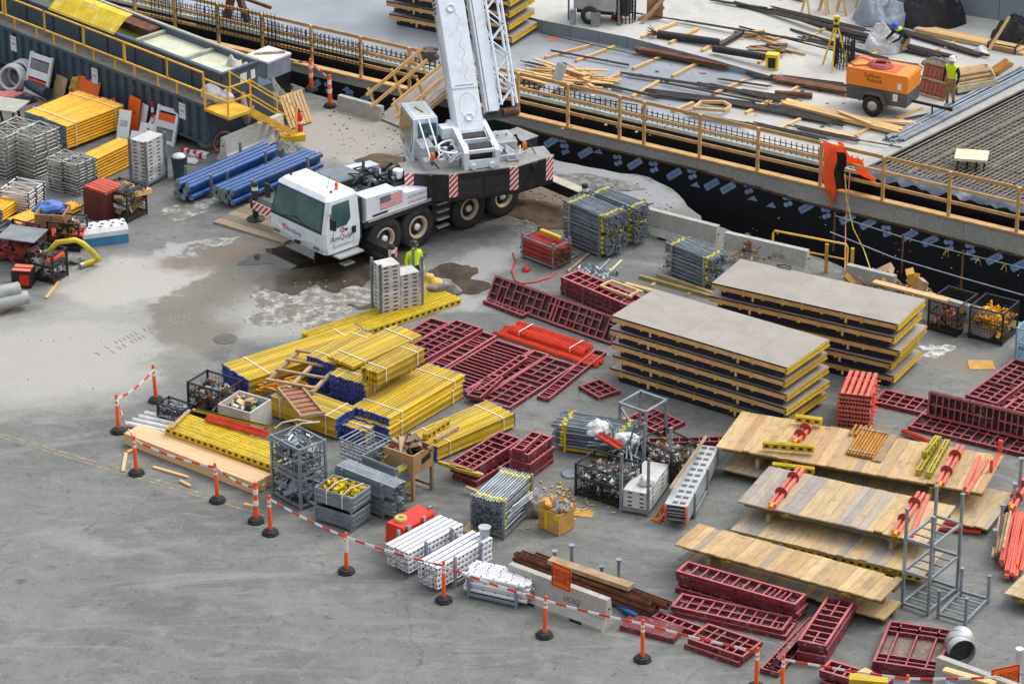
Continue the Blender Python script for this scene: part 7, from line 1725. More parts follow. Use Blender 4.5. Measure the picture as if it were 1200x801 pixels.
# boom
E_=R(58); bx=Vector((math.cos(E_),0,math.sin(E_))); bz=Vector((-math.sin(E_),0,math.cos(E_))); B0=Vector((-.85,0,2.75))
BM=Matrix(((bx.x,0,bz.x,B0.x),(0,1,0,B0.y),(bx.z,0,bz.z,B0.z),(0,0,0,1)))
def bp(mb,name,m,par=None): return mb.build(name,m,par,M=BM) if par else mb.build(name,m,CR,loc=SO,rz=SR,M=BM)
mb=MB(); sec=[(-.41,.42),(.41,.42),(.44,.36),(.44,-.2),(.3,-.52),(-.3,-.52),(-.44,-.2),(-.44,.36)]
mb.prism(sec,-.1,9.5,'x'); mb.prism([(y*.9,z*.88) for y,z in sec],9.5,16,'x'); BO=bp(mb,'boom',CRW)
mb=MB(); mb.box((1.55,-.40,.422),(1.6,.40,.45)); mb.box((.2,-.40,.422),(.24,.40,.44)); mb.box((-.1,-.41,.425),(.18,.41,.45)); bp(mb,'boom_band',CRW,BO)
mb=MB(); mb.box((1.62,-.3,.421),(1.65,.3,.428)); mb.box((.02,.441,-.1),(9.4,.446,-.07)); bp(mb,'seam',GRYM,BO)
for t,y in((.62,.0),(4.1,.05)): 
    MB().lathe([(.13,.42),(.13,.47),(.1,.475),(.1,.45),(.02,.45)],18,M=Matrix.Translation((t,y,0))).build('boom_port',CRW,BO,M=BM)
mb=MB()
for k in range(26): mb.box((1.75+k*.09,-.12+.06*math.sin(k*1.1)-.01,.421),(1.75+k*.09+.05,-.12+.06*math.sin(k*1.1)+.015,.423))
bp(mb,'rust_stain',mat('rust_run',(186,160,120),.6,dirt=.2,rand=0),BO)
pts=[]; mb=MB()
for k in range(40): a=-.2+k*.155; mb.box((.95+.42*math.sin(a)-.012,.28*math.cos(a)-.012-.02,.421),(.95+.42*math.sin(a)+.012,.28*math.cos(a)+.012-.02,.423))
bp(mb,'bolt_ring',GRYM,BO)
M3=BM.to_3x3()
lettering('AmQuip',.62,INK,BO,BM@Vector((5.0,.446,.05)),M3@Vector((-1,0,0)),M3@Vector((0,0,1)),sx=.95)
# stowed lattice jib along the right of the boom
mb=MB(); mb.box((.75,-1.02,-.1),(12,-.62,.32)); jb=bp(mb,'jib_box',CRW); MB().box((.75,-.70,.322),(12,-.67,.33)).build('seam',GRYM,jb,M=BM)
mb=MB(); Y0,Y1,Z0,Z1=-1.62,-1.12,-.1,.36
for y in(Y0,Y1):
    for z in(Z0,Z1): mb.tube((.9,y,z),(12,y,z),.045,8)
k=0; t=.95
while t<11.5:
    for z in(Z0,Z1): mb.tube((t,Y0 if k%2 else Y1,z),(t+.5,Y1 if k%2 else Y0,z),.025,6)
    for y in(Y0,Y1): mb.tube((t,y,Z0 if k%2 else Z1),(t+.5,y,Z1 if k%2 else Z0),.022,6)
    t+=.5;k+=1
bp(mb,'lattice_jib',CRW)
mb=MB(); mb.box((.55,-1.65,-.2),(.85,-.65,.1)); bp(mb,'jib_foot',CHB); mb=MB(); mb.tube((.7,-1.7,.1),(.7,-1.2,.1),.12,12); bp(mb,'jib_sheave',RUST)
mb=MB(); mb.tube((.3,0,-.6),(7,0,-.75),.2,14); bp(mb,'luffing_ram',GALVD)
# operator cab
oc=MB(); secs=[(1.9,-.65,.85,.92,1.72),(2.75,-.65,1.0,.92,1.75),(3.5,-.6,.85,.95,1.72)]
vs=[]
for z,x0,x1,y0,y1 in secs: vs+=[(x0,y0,z),(x1,y0,z),(x1,y1,z),(x0,y1,z)]
fs=[(k*4+i,k*4+(i+1)%4,k*4+4+(i+1)%4,k*4+4+i) for k in range(2) for i in range(4)]+[(3,2,1,0),(8,9,10,11)]
oc.add(vs,fs); OC=sp(oc,'operator_cab',CRW)
quad([(-.3,1.765,2.3),(.9,1.765,2.3),(.95,1.768,2.75),(.82,1.742,3.42),(-.52,1.735,3.42),(-.55,1.765,2.75)][::-1],GLASS,'side_window',OC)
quad([(.98,.98,2.2),(1.02,1.68,2.2),(1.0+.02,1.69,2.75),(.88,1.66,3.4),(.88,1.0,3.4)],GLASS,'front_window',OC)
MB().box((-.5,1.0,3.503),(.78,1.66,3.53)).build('roof_frame',CRW,OC); MB().box((-.38,1.08,3.532),(.66,1.58,3.54)).build('roof_window',mat('pale_roof_glass',(206,204,190),.15,rand=0,dirt=.2,bump=0),OC)
MB().bar((-.2,1.3,3.56),(.3,1.45,3.56),.02).build('wiper',BLKM,OC); MB().box((-.66,1.0,2.9),(-.655,1.6,3.35)).build('rear_window',GLASS,OC)
mb=MB(); mb.box((-.7,1.752,1.9),(.4,1.78,2.0)); mb.bar((-.65,1.77,2.0),(-.1,1.77,2.35),.02,.03); mb.build('side_step',CRW,OC)
lettering('AmQuip',.2,mat('grey_lettering',(130,128,130)),OC,(.0,1.765,2.15),(-1,0,0),(0,0,1)); logo(OC,(.45,1.768,2.4),(-1,0,0),(0,0,1),.1)
mb=MB(); mb.box((-1.0,.45,2.9),(-.55,.92,3.25)); sp(mb,'white_tank',CRW)
mb=MB(); mb.box((-1.9,.62,2.34),(-.3,1.72,2.6)); mb.box((-1.5,1.3,2.6),(-.75,1.72,2.9)); sp(mb,'hydraulic_cabinet',mat('grey_white_machinery',(176,180,184),.45,dirt=.4,rand=0))
mb=MB(); 
for y,z in((1.55,2.98),(1.25,3.05)): mb.path([(-1.9,y,z-.3),(-1.2,y,z+.1),(-.6,y,z+.45)],.03)
for k in range(14): x=random.uniform(-1.9,-.5);y=random.uniform(.65,1.25); mb.box((x,y,2.6),(x+random.uniform(.08,.2),y+random.uniform(.08,.2),2.6+random.uniform(.1,.35)),random.randint(0,1))
sp(mb,'pipework',[CRW,CHB])
mb=MB(); mb.path([(-1.9+.25*math.sin(t*.5)*(1+t*.01),1.0+.3*math.cos(t*.5),2.65+.028*t) for t in range(18)],.035,7); mb.path([(-2.1+.02*t,.75+.25*math.sin(t*.6),2.5+.3*abs(math.cos(t*.45))) for t in range(18)],.035,7); sp(mb,'hydraulic_hose',WHT)
mb=MB()
for k in range(22):
    x,y=random.uniform(-2.0,-.3),random.choice((random.uniform(.6,1.7),random.uniform(-1.7,-.65)));z=2.5
    mb.path([(x,y,z),(x+random.uniform(-.2,.2),y+random.uniform(-.15,.15),z+random.uniform(.1,.3)),(x+random.uniform(-.5,.5),y+random.uniform(-.25,.25),z)],random.choice((.02,.03)),6,k%2)
sp(mb,'machinery_hoses',[CHB,WHT])
for x,y,z in((-1.95,1.5,2.6),(-1.7,-1.55,2.5)): sp(MB().lathe([(.06,z),(.06,z+.1),(.075,z+.11),(.07,z+.28),(.03,z+.31)],12,M=Matrix.Translation((x,y,0))),'beacon',AMBER)
mb=MB(); mb.box((-1.9,-1.2,2.34),(-1.2,-.66,2.5)); mb.box((-1.1,-1.5,2.2),(-.1,-.7,2.6)); sp(mb,'grey_housing',mat('grey_white_machinery',(176,180,184)))
mb=MB(); mb.box((-2.1,-1.25,2.34),(-1.3,-1.2,2.42)); mb.box((-2.1,-.95,2.34),(-1.3,-.9,2.42)); 
for i in range(5): mb.box((-2.05+i*.17,-1.2,2.36),(-1.98+i*.17,-.95,2.40))
sp(mb,'deck_ladder',ALU)
# box on the rear deck
q=CR.rotation_euler[2]
def CL(px,py,z): g=G(px,py,z)-CR.location; return Vector((g.x*math.cos(q)+g.y*math.sin(q),-g.x*math.sin(q)+g.y*math.cos(q),z))
c=CL(612,158,2.1); mb=MB(); mb.box((c.x-.3,c.y-.55,1.503),(c.x+.35,c.y+.4,2.08)); cp(mb,'rear_box',CHB); cp(MB().box((c.x-.32,c.y-.57,2.083),(c.x+.37,c.y+.42,2.11)),'rear_box_lid',DCK)
# timber mats under the near outrigger
A=G(250,262); B=G(333,287); ang=math.atan2(B.y-A.y,B.x-A.x); o=thing('timber_mat','scuffed timber mat under the crane outrigger foot in front of the cab','timber mat',A,ang)
for i in range(5): MB().box((0,i*.36,0),((B-A).length,i*.36+.345,.075)).build('mat_plank',plank_material('scuffed_mat_planks',[(150,134,108),(138,124,104),(160,144,118),(128,118,104)],.7) if 'scuffed_mat_planks' not in bpy.data.materials else bpy.data.materials['scuffed_mat_planks'],o)
A=G(676,232); MBq=MB().box((-.5,-.5,0),(.5,.5,.075)).build('mat_plank',PLK); MBq.location=G(CR.location.x,0) if False else CR.matrix_basis@Vector((-4.18,3.25,0)); MBq.rotation_euler=(0,0,CR.rotation_euler[2]); tag(MBq,'small timber pad under the rear outrigger foot beside the grey props','timber pad')
for x,y,lab in((3.03,2.3,'small timber pad under the front outrigger foot by the worker'),(-4.18,-3.1,'small timber pad under the hidden rear outrigger of the crane')):
    o=link('mat_plank',MBq.data); o.location=CR.matrix_basis@Vector((x,y,0)); o.rotation_euler=MBq.rotation_euler; tag(o,lab,'timber pad')
# ================================================================ PEOPLE
def person(label,loc,rz,J,jacket,trouser,helmet,vest=None,boot=None,group=None):
    "one skinned body; J gives joints in metres, x left/right, -y is where the person faces"
    names=list(J); E=[('pelvis','waist'),('waist','chest'),('chest','neck'),('neck','chin'),('chin','head'),('head','crown'),('chin','nose'),
      *[(a,b) for s in 'LR' for a,b in (('chest','sho'+s),('sho'+s,'elb'+s),('elb'+s,'wri'+s),('wri'+s,'palm'+s),('pelvis','hip'+s),('hip'+s,'kne'+s),('kne'+s,'ank'+s),('ank'+s,'toe'+s))]]
    for s in 'LR':
        w_,p=Vector(J['wri'+s]),Vector(J['palm'+s]); d=(p-w_).normalized(); x=d.orthogonal().normalized(); y=d.cross(x)
        for k,(o,l) in enumerate(((-.03,.07),(-.01,.085),(.012,.08),(.033,.06))):
            J['fin%d%s'%(k,s)]=tuple(p+x*o+d*.03); J['tip%d%s'%(k,s)]=tuple(p+x*o*1.1+d*(.03+l)+y*.02); E+=[('palm'+s,'fin%d%s'%(k,s)),('fin%d%s'%(k,s),'tip%d%s'%(k,s))]
        J['thu'+s]=tuple(w_.lerp(p,.5)+y*.05+d*.02); E.append(('wri'+s,'thu'+s))
    names=list(J); rad=dict(pelvis=(.155,.115),waist=(.145,.105),chest=(.165,.12),neck=(.06,.06),chin=(.075,.08),head=(.088,.1),crown=(.07,.08),nose=(.018,.018))
    def rr(n):
        if n in rad: return rad[n]
        for k,v in dict(sho=.075,elb=.055,wri=.036,palm=.04,hip=.1,kne=.07,ank=.05,toe=.045,fin=.011,tip=.009,thu=.012).items():
            if n.startswith(k): return (v,v)
    me=bpy.data.meshes.new('body_cage'); me.from_pydata([J[n] for n in names],[(names.index(a),names.index(b)) for a,b in E],[])
    o=bpy.data.objects.new('body_cage',me); COL.objects.link(o)
    sk=o.modifiers.new('skin','SKIN'); sk.use_smooth_shade=True; o.modifiers.new('sub','SUBSURF').levels=1
    for v,n in zip(me.skin_vertices[0].data,names): v.radius=rr(n); v.use_root=(n=='pelvis')
    bpy.context.view_layer.update(); bm_=bpy.data.meshes.new_from_object(o.evaluated_get(bpy.context.evaluated_depsgraph_get()))
    bpy.data.objects.remove(o)
    root=thing('person',label,'person',loc,rz,group)
    b=link('body',bm_,root); bm_.materials.clear()
    for m in(SKIN,jacket,trouser,boot or BLK,vest or jacket): bm_.materials.append(m)
    zone=dict(pelvis=2,waist=1,chest=1,sho=1,elb=1,wri=1,hip=2,kne=2,ank=3,toe=3,palm=0,neck=0,chin=0,head=0,crown=0,nose=0,fin=0,tip=0,thu=0)
    segs=[(Vector(J[a]),Vector(J[c]),a,c) for a,c in E]
    def z_(n):
        for k in zone:
            if n.startswith(k): return zone[k]
    for f in bm_.polygons:
        best=None
        for A,B,a,c in segs:
            d=B-A; t=max(0,min(1,(f.center-A).dot(d)/max(1e-9,d.length_squared))); L=(f.center-(A+d*t)).length-rr(a)[0]*(1-t)-rr(c)[0]*t
            if best is None or L<best[0]: best=(L,z_(a) if t<.5 else z_(c),a,c)
        mi=best[1]
        if vest and mi==1 and ('waist' in best[2:] or 'chest' in best[2:] ): mi=4
        f.material_index=mi; f.use_smooth=True
    h=Vector(J['head']); c=Vector(J['crown']); u=(c-Vector(J['chin'])).normalized()
    hm=MB(); hm.lathe([(.155,.0),(.155,.012),(.128,.02),(.125,.06),(.105,.115),(.06,.145),(.01,.152)],16,M=Matrix.Translation(h)@u.to_track_quat('Z','Y').to_matrix().to_4x4()); hm.build('hard_hat',helmet,root)
    mb=MB(); fwd=(Vector(J['nose'])-Vector(J['chin'])); fwd=(fwd-u*fwd.dot(u)).normalized(); sd_=u.cross(fwd)
    for s in(1,-1): q=h+fwd*.088-u*.02+sd_*s*.034; mb.box(q-Vector((.01,.01,.008)),q+Vector((.01,.01,.008)))
    mb.build('eyes',INK,root)
    return root
def standing(h=1.76,arm=0,lean=0):
    J=dict(pelvis=(0,0,.95),waist=(0,.01,1.1),chest=(0,0,1.36),neck=(0,-.01,1.5),chin=(0,-.02,1.57),head=(0,-.01,1.66),crown=(0,0,1.73),nose=(0,-.11,1.62))
    for s,k in(('L',1),('R',-1)):
        J['sho'+s]=(k*.2,0,1.42); J['elb'+s]=(k*.27,.03,1.14); J['wri'+s]=(k*.26,-.08,.9) if not arm else (k*.12,-.25,1.12); J['palm'+s]=(k*.255,-.11,.83) if not arm else (k*.06,-.3,1.15)
        J['hip'+s]=(k*.1,0,.88); J['kne'+s]=(k*.11,-.02,.5); J['ank'+s]=(k*.12,.02,.09); J['toe'+s]=(k*.13,-.15,.05)
    return J
p=G(1113,125,ZS+.02)
person('standing worker in a lime safety vest and pale hard hat beside the wrapped pipe load',p,R(-35),standing(arm=0),NAVY,KHAKI,mat('white_hat',(220,222,224),.35,rand=0),HIVIS,GRYD)
J=dict(pelvis=(0,.25,.42),waist=(0,.16,.55),chest=(0,-.1,.74),neck=(0,-.22,.84),chin=(0,-.28,.88),head=(0,-.31,.96),crown=(0,-.33,1.03),nose=(0,-.38,.90))
for s,k in(('L',1),('R',-1)):
    J['sho'+s]=(k*.2,-.1,.80); J['elb'+s]=(k*.26,-.28,.58); J['wri'+s]=(k*.2,-.5,.5); J['palm'+s]=(k*.18,-.57,.46); J['hip'+s]=(k*.1,.25,.38); J['kne'+s]=(k*.15,-.12,.12); J['ank'+s]=(k*.14,.36,.08); J['toe'+s]=(k*.14,.5,.05)
kp=G(1056,60,ZS+.02); person('kneeling worker in a blue hard hat and navy jacket bending over white sheeting',kp,R(-60),J,NAVY,KHAKI,mat('blue_hat',(30,80,190),.35,rand=0),None,GRYD)
mb=MB(); mb.lathe([(.11,.0),(.15,.04),(.13,.1),(.08,.13)],14); q=mb.build('lime_hood',HIVIS); q.parent=[o for o in COL.objects if o.name.startswith('person')][-1]; q.location=(0,-.17,.80)
person('worker in a lime jacket standing behind the rack of white panels by the crane',G(486,346),R(30),standing(),HIVIS,NAVY,mat('dark_hat',(36,38,42),.35,rand=0))
# ================================================================ ON THE SLAB
Z0=ZS+.006
STEP=[(560,15,.50),(636,36,.45),(735,54,.40),(838,78,.30),(960,104,.006)]
def SZ(px,py):
    "height of the slab surface under a point: the raised part lies behind the step"
    for (a,b,c),(d,e,f) in zip(STEP,STEP[1:]):
        if a<=px<=d:
            k=(px-a)/(d-a)
            if py<b+(e-b)*k-3: return c+(f-c)*k
    return 0.0
def fr2(a,b): return fr(a,b,Z0)
# compressor
A,ang,L=fr2((991,128),(1063,137)); ang=fr((994,84),(1065,97),2.2)[1]; L=2.15; W=1.1
o=thing('air_compressor','orange towable air compressor with a red hose coil on top','compressor',(A.x,A.y,Z0),ang)
MB().prism([(.02,.42),(L-.02,.42),(L,.5),(L,.92),(0,.92),(0,.6)],0,W,'y').build('lower_body',GRYD,o)
mb=MB(); mb.prism([(-.03,.925),(L+.02,.925),(L+.02,1.45),(L-.02,1.53),(.0,1.53),(-.03,1.48)],-.01,W+.01,'y'); ob=mb.build('canopy',ORC,o)
MB().box((.5,.1,1.532),(1.7,.9,1.537)).build('top_panel',mat('orange_shade',(206,104,44),.5,rand=0),ob)
lettering('Sullivan\n   Palatek',.2,INK,ob,(L*.42,-.014,1.27),(1,0,0),(0,0,1)); MB().box((L-.35,-.013,1.03),(L-.2,-.0105,1.25)).build('sticker',REFL,ob); MB().box((L-.5,-.004,.6),(L-.33,-.001,.85)).build('sticker',REFL,o)
for y in(-.12,W+.12):
    w_=MB().lathe([(.2,-.1),(.33,-.11),(.36,-.06),(.36,.06),(.33,.11),(.2,.1)],22,M=Matrix.Translation((L*.47,y,.36))@RX,cap=False).build('wheel',TYRE,o); MB().lathe([(.19,-.09),(.19,.09),(.06,.1)],16,M=Matrix.Translation((L*.47,y,.36))@RX).build('rim',ALU,w_) 
    w2=MB().lathe([(.19,.09),(.19,-.09),(.06,-.1)],16,M=Matrix.Translation((L*.47,y,.36))@RX).build('rim',ALU,w_)
MB().prism([(L*.47-.48,.5),(L*.47-.3,.82),(L*.47+.3,.82),(L*.47+.48,.5),(L*.47+.4,.5),(L*.47+.27,.76),(L*.47-.27,.76),(L*.47-.4,.5)],-.25,-.004,'y').build('mudguard',GRYD,o)
MB().bar((L,W/2,.5),(L+1.3,W/2,.45),.08).tube((L+.7,W/2,.45),(L+.7,W/2,.0),.03,8).box((L+1.25,W/2-.05,.4),(L+1.4,W/2+.05,.52)).build('tow_bar',BLKM,o)
MB().box((-.01,.2,.5),(-.003,.5,.62)).build('tail_light',REDB,o)
mb=MB()
for k in range(6): mb.path([(.95+(.42-.035*k)*math.cos(t),.55+(.36-.03*k)*math.sin(t),1.56+.035*(k%3)) for t in [2*math.pi*i/20 for i in range(20)]],.03,6,closed=True)
mb.path([(.6,.4,1.56),(.2,.1,1.56),(0,.3,1.56),(.1,.9,1.57),(.5,.8,1.57)],.025,6)
h=mb.build('hose_coil',HOSE); h.location=o.location; h.rotation_euler=o.rotation_euler; tag(h,'faded red hose coiled on the orange compressor','hose coil')
# tripod
c=G(978,80,Z0); o=thing('survey_tripod','yellow survey tripod with an instrument standing on the slab','tripod',c)
for a in(20,140,255): MB().bar((.06*math.cos(R(a)),.06*math.sin(R(a)),1.5),(.5*math.cos(R(a)),.5*math.sin(R(a)),0),.05).build('leg',TRIPY,o)
MB().lathe([(.1,1.5),(.1,1.56),(.05,1.58),(.05,1.62)],12).build('head_plate',BLKM,o); MB().box((-.1,-.08,1.62),(.1,.08,1.9)).tube((-.02,-.12,1.76),(-.02,.12,1.76),.05,10,1).build('instrument',[TRIPY,BLKM],o)
def column(label,px,py,r,h,n):
    o=thing('column_cage',label,'rebar cage',G(px,py,Z0+SZ(px,py)),0,'round column cages'); mb=MB()
    for k in range(n): a=2*math.pi*k/n; mb.tube((r*math.cos(a),r*math.sin(a),0),(r*math.cos(a),r*math.sin(a),h+random.uniform(-.1,.1)),.022,5)
    mb.build('upright_bars',BLKM,o); mb=MB()
    for z in range(int(h/.3)): mb.path([(r*math.cos(t),r*math.sin(t),.15+z*.3) for t in [2*math.pi*i/16 for i in range(16)]],.014,4,closed=True)
    mb.build('hoops',BLKM,o)
column('black starter bars standing behind the survey tripod',989,78,.34,1.05,18)
column('round black column cage beside the grey generator',733,24,.35,1.9,16)
# lumber sleepers and boards
def timber(i,a,b,w=.11,h=.09,m=WOOD,z=0,lab=None,grp='timber sleepers on the slab'):
    z+=SZ(*a); A,ang,L=fr(a,b,Z0+z); q=MB().box((0,-w/2,0),(L,w/2,h)).build('timber_sleeper',m,None,None,(A.x,A.y,Z0+z),ang); return tag(q,lab,'timber',grp)
TS=[((639,69),(694,54),'sleeper at the far left of the slab, nearest the far table stack'),((675,73),(720,56),'sleeper second from the left on the slab'),((742,82),(775,68),'sleeper under the long brown plank bundle'),((788,91),(817,76),'sleeper right of the long brown plank bundle'),((704,98),(729,87),'sleeper behind the lumber heap'),((741,115),(775,95),'sleeper right of the lumber heap'),((788,132),(812,122),'sleeper before the hexagonal timber frame'),((835,112),(874,95),'sleeper behind the hexagonal timber frame'),((874,134),(902,120),'sleeper right of the hexagonal timber frame'),((752,45),(792,28),'sleeper at the left of the pale slab'),((785,52),(818,35),'sleeper under the dark tube on the pale slab'),((823,61),(845,48),'sleeper under the crossing dark bars'),((940,51),(971,33),'sleeper behind the survey tripod'),((898,52),(921,44),'sleeper left of the survey tripod'),((1022,66),(1036,59),'sleeper under the white bundle'),((900,122),(946,98),'sleeper left of the compressor'),((914,152),(938,141),'sleeper before the long pale boards'),((1002,161),(1038,140),'sleeper crossing under the long pale boards'),((1086,65),(1100,59),'sleeper behind the red crate'),((1108,57),(1118,51),'sleeper before the long pale lumber'),((1066,88),(1110,66),'long pale batten behind the red crate'),((1052,139),(1080,128),'sleeper behind the compressor tow bar'),((889,75),(900,69),'sleeper by the yellow instrument case')]
for i,(a,b,l) in enumerate(TS): timber(i,a,b,lab='pale '+l)
def boards(label,a,b,nw,nl,w,h,m,z=0,grp='board packs on the slab'):
    z+=SZ(*a); A,ang,L=fr(a,b,Z0+z); o=thing('board_pack',label,'board pack',(A.x,A.y,Z0+z),ang,grp); me=None
    for k in range(nl):
        for i in range(nw):
            q=MB().box((0,0,0),(L,w-.006,h-.005)).build('board',m,o) if me is None else link('board',me,o); me=q.data; q.location=(random.uniform(-.1,.15),i*w,k*h)
    return o
boards('pack of long pale boards lying before the compressor',(915,124),(1052,158),4,2,.12,.06,WOOD,.09)
boards('single pale board slanting across the long pale boards',(980,131),(1019,146),1,1,.12,.05,WOOD,.25)
boards('pale boards lying right of the compressor wheel',(1000,141),(1075,146),2,1,.12,.05,WOOD,.1)
boards('pale board lying by the guard rail left of the orange cloth',(961,154),(1002,162),2,1,.11,.05,WOOD,.02)
boards('pack of long pale lumber before the black tarp',(1072,38),(1195,64),4,2,.14,.07,WOOD,.03)
boards('long brown plank bundle on the wet slab',(743,61),(850,81),3,2,.1,.07,RUST,.1)
boards('brown channel lengths behind the compressor',(992,72),(1075,84),3,2,.12,.08,RUST,.02)
boards('rusty channels at the corner of the pale slab',(900,94),(990,110),3,1,.13,.09,RUST,.1)
boards('amber channels beside the wrapped pipe load',(1168,90),(1186,78),3,2,.12,.09,BRASS,.02)
# rebar bundles
def bars(label,a,b,n=4,r=.02,m=REB,z=.1,sp_=.06,nl=1):
    z+=SZ(*a); A,ang,L=fr(a,b,Z0+z); o=thing('rebar_bundle',label,'rebar bundle',(A.x,A.y,Z0+z),ang,'bar bundles on the slab'); me=None
    for k in range(nl):
        for i in range(n):
            q=MB().tube((0,0,0),(L,0,0),r,6).build('bar',m,o) if me is None else link('bar',me,o); me=q.data
            q.location=(random.uniform(-.3,.3),i*sp_+random.uniform(-.02,.02),k*r*1.8); q.rotation_euler=(0,0,random.uniform(-.006,.006))
RB=[((858,4),(1012,42),4,.035,'black bars running behind the survey tripod at the top'),((945,27),(1112,68),6,.05,'thick dark bars passing behind the kneeling worker'),((1030,30),(1150,66),5,.05,'thick dark bars right of the kneeling worker'),((795,24),(975,54),3,.025,'thin dark bars across the pale slab left of the tripod'),((921,33),(1013,61),2,.03,'pair of black bars before the tripod'),((652,61),(744,78),2,.025,'black bars crossing two sleepers at the left of the slab'),((731,87),(900,112),3,.03,'black bars in the middle of the wet slab'),((760,110),(885,126),8,.035,'thick dark bar bundle behind the hexagonal frame'),((790,114),(940,131),4,.03,'dark bars passing behind the hexagonal frame'),((845,93),(905,102),2,.025,'short black bars right of the middle of the slab'),((876,89),(985,103),8,.03,'dense dark bars left of the compressor'),((900,128),(982,147),9,.03,'dense brown bars before the long pale boards'),((610,72),(650,81),3,.02,'short black bars at the left above the lumber heap'),((706,99),(772,115),3,.02,'black bars running to the guard rail from the heap'),((692,115),(755,124),1,.02,'single bent bar near the guard rail'),((840,2),(900,11),3,.03,'dark bars at the top edge of the slab'),((720,12),(905,42),2,.02,'thin black bars across the pale slab behind the dark tube'),((900,10),(1010,36),5,.03,'dark bars below the sawhorses'),((860,30),(985,62),2,.025,'dark bars just left of the tripod'),((1005,46),(1090,66),4,.035,'dark bars between the white bundle and the red crate'),((940,44),(1040,70),3,.025,'dark bars passing behind the starter bars'),((615,76),(690,92),1,.018,'single thin bar above the lumber heap'),((640,40),(780,72),1,.018,'single thin bar below the step at the left'),((680,104),(800,130),1,.018,'thin bar along the green form strip'),((820,98),(930,122),4,.03,'brown bars crossing the sleeper behind the hexagonal frame'),((845,120),(960,142),6,.03,'brown bars right of the hexagonal frame'),((930,150),(1000,165),5,.025,'dark bars before the pale boards by the rail'),((780,98),(900,122),2,.02,'pair of thin bars in the middle of the wet slab'),((1060,140),(1120,128),2,.03,'short grey bars by the tow bar'),((805,134),(905,152),4,.025,'dark bars along the guard rail before the hexagonal frame'),((880,147),(965,166),6,.025,'dark bars along the guard rail left of the orange cloth'),((1010,165),(1050,172),2,.02,'short bars by the orange cloth'),((870,108),(935,118),5,.03,'brown bars under the pale sleeper left of the compressor')]
for a,b,n,r,l in RB: bars(l,a,b,n,r)
bars('bundle of long grey steel tubes along the edge of the rebar bay',(1056,168),(1215,86),7,.045,GALVD,.04,.1,2)
def dtube(label,a,b,r,m,z=.12):
    z+=SZ(*a); A,ang,L=fr(a,b,Z0+z); q=MB().tube((0,0,0),(L,0,0),r,12).build('dark_tube',m,None,None,(A.x,A.y,Z0+z),ang); return tag(q,label,'tube','dark tubes on the pale slab')
dtube('thick black tube with frayed brown end on the pale slab',(771,40),(842,50),.14,BLKM); dtube('black tube crossing before the timber pile',(836,57),(896,67),.13,BLKM,.2); dtube('black tube slanting up behind the timber pile',(842,54),(872,37),.1,BLKM,.12); dtube('dark tube with a brown end left of the compressor',(908,109),(952,112),.1,RUST)
q=MB(); [q.tube((0,0,0),(-.3+random.uniform(-.1,.1),random.uniform(-.25,.25),random.uniform(-.1,.35)),.012,4) for k in range(22)]; q=q.build('frayed_strands',RUST); q.location=G(771,40,Z0+.15+SZ(771,40)); tag(q,'frayed brown strands at the end of the black tube','strands')
def pile(label,px,py,n,sx,sy,Lr,m=(WOOD,TIMB),ang0=-20,h=.5,grp='loose boards'):
    c=G(px,py,Z0+SZ(px,py)); Z0_=c.z
    for k in range(n):
        L=random.uniform(*Lr); a=R(ang0+random.gauss(0,22)); x,y=random.gauss(0,sx),random.gauss(0,sy); z=.03+h*random.random()*max(0,1-abs(x)/(2.2*sx))
        q=MB().box((-L/2,-.06,0),(L/2,.06,.04)).build('loose_board',random.choice(m),None,None,(c.x+x,c.y+y,Z0_+z),a); q.rotation_euler[1]=random.uniform(-.06,.06); tag(q,label,'board',grp)
pile('pale board in the tumbled lumber heap behind the guard rail',655,98,42,.75,.35,(.9,2.4),ang0=-28,grp='boards of the lumber heap')
pile('pale board in the small timber pile on the pale slab',878,47,12,.35,.25,(.6,1.2),grp='boards of the small timber pile',h=.25)
pile('dark board in the scrap pile left of the yellow instrument case',912,62,10,.4,.25,(.6,1.3),m=(WOODG,RUST),grp='boards of the scrap pile',h=.2)
q=lone('metal_sheet','sheet','bent silver sheet leaning on the lumber heap',(642,112),(660,108),Z0+.1,lambda L:MB().prism([(0,0),(.5,.25),(.75,.9),(.72,.9),(.47,.28),(0,.03)],0,.55,'y'),ALU)
lone('green_bucket','bucket','dark green bucket behind the lumber heap',(659,85),(664,85),Z0,lambda L:MB().lathe([(.13,0),(.16,.3),(.17,.31)],14),mat('dark_green_plastic',(32,72,62),.5,rand=0))
o=thing('timber_hexagon','hexagonal pale timber frame standing on the dark bars','timber frame',G(835,126,Z0+.1),R(-10))
hx=[(-.6,-.3),(-.42,.32),(.32,.42),(.6,.1),(.45,-.34)]
for i in range(5): a,b=hx[i],hx[(i+1)%5]; MB().bar((*a,.05),(*b,.05),.07,.1).build('frame_batten',WOOD,o)
o=thing('instrument_case','yellow and black instrument case on the slab','case',G(897,81,Z0+SZ(897,81)),R(-15)); MB().box((0,0,0),(.42,.32,.5)).build('case_body',TRIPY,o); MB().box((.08,-.006,.05),(.34,-.001,.42)).build('front_panel',BLKM,o); MB().box((.0,0,.502),(.42,.32,.53)).build('lid',TRIPY,o)
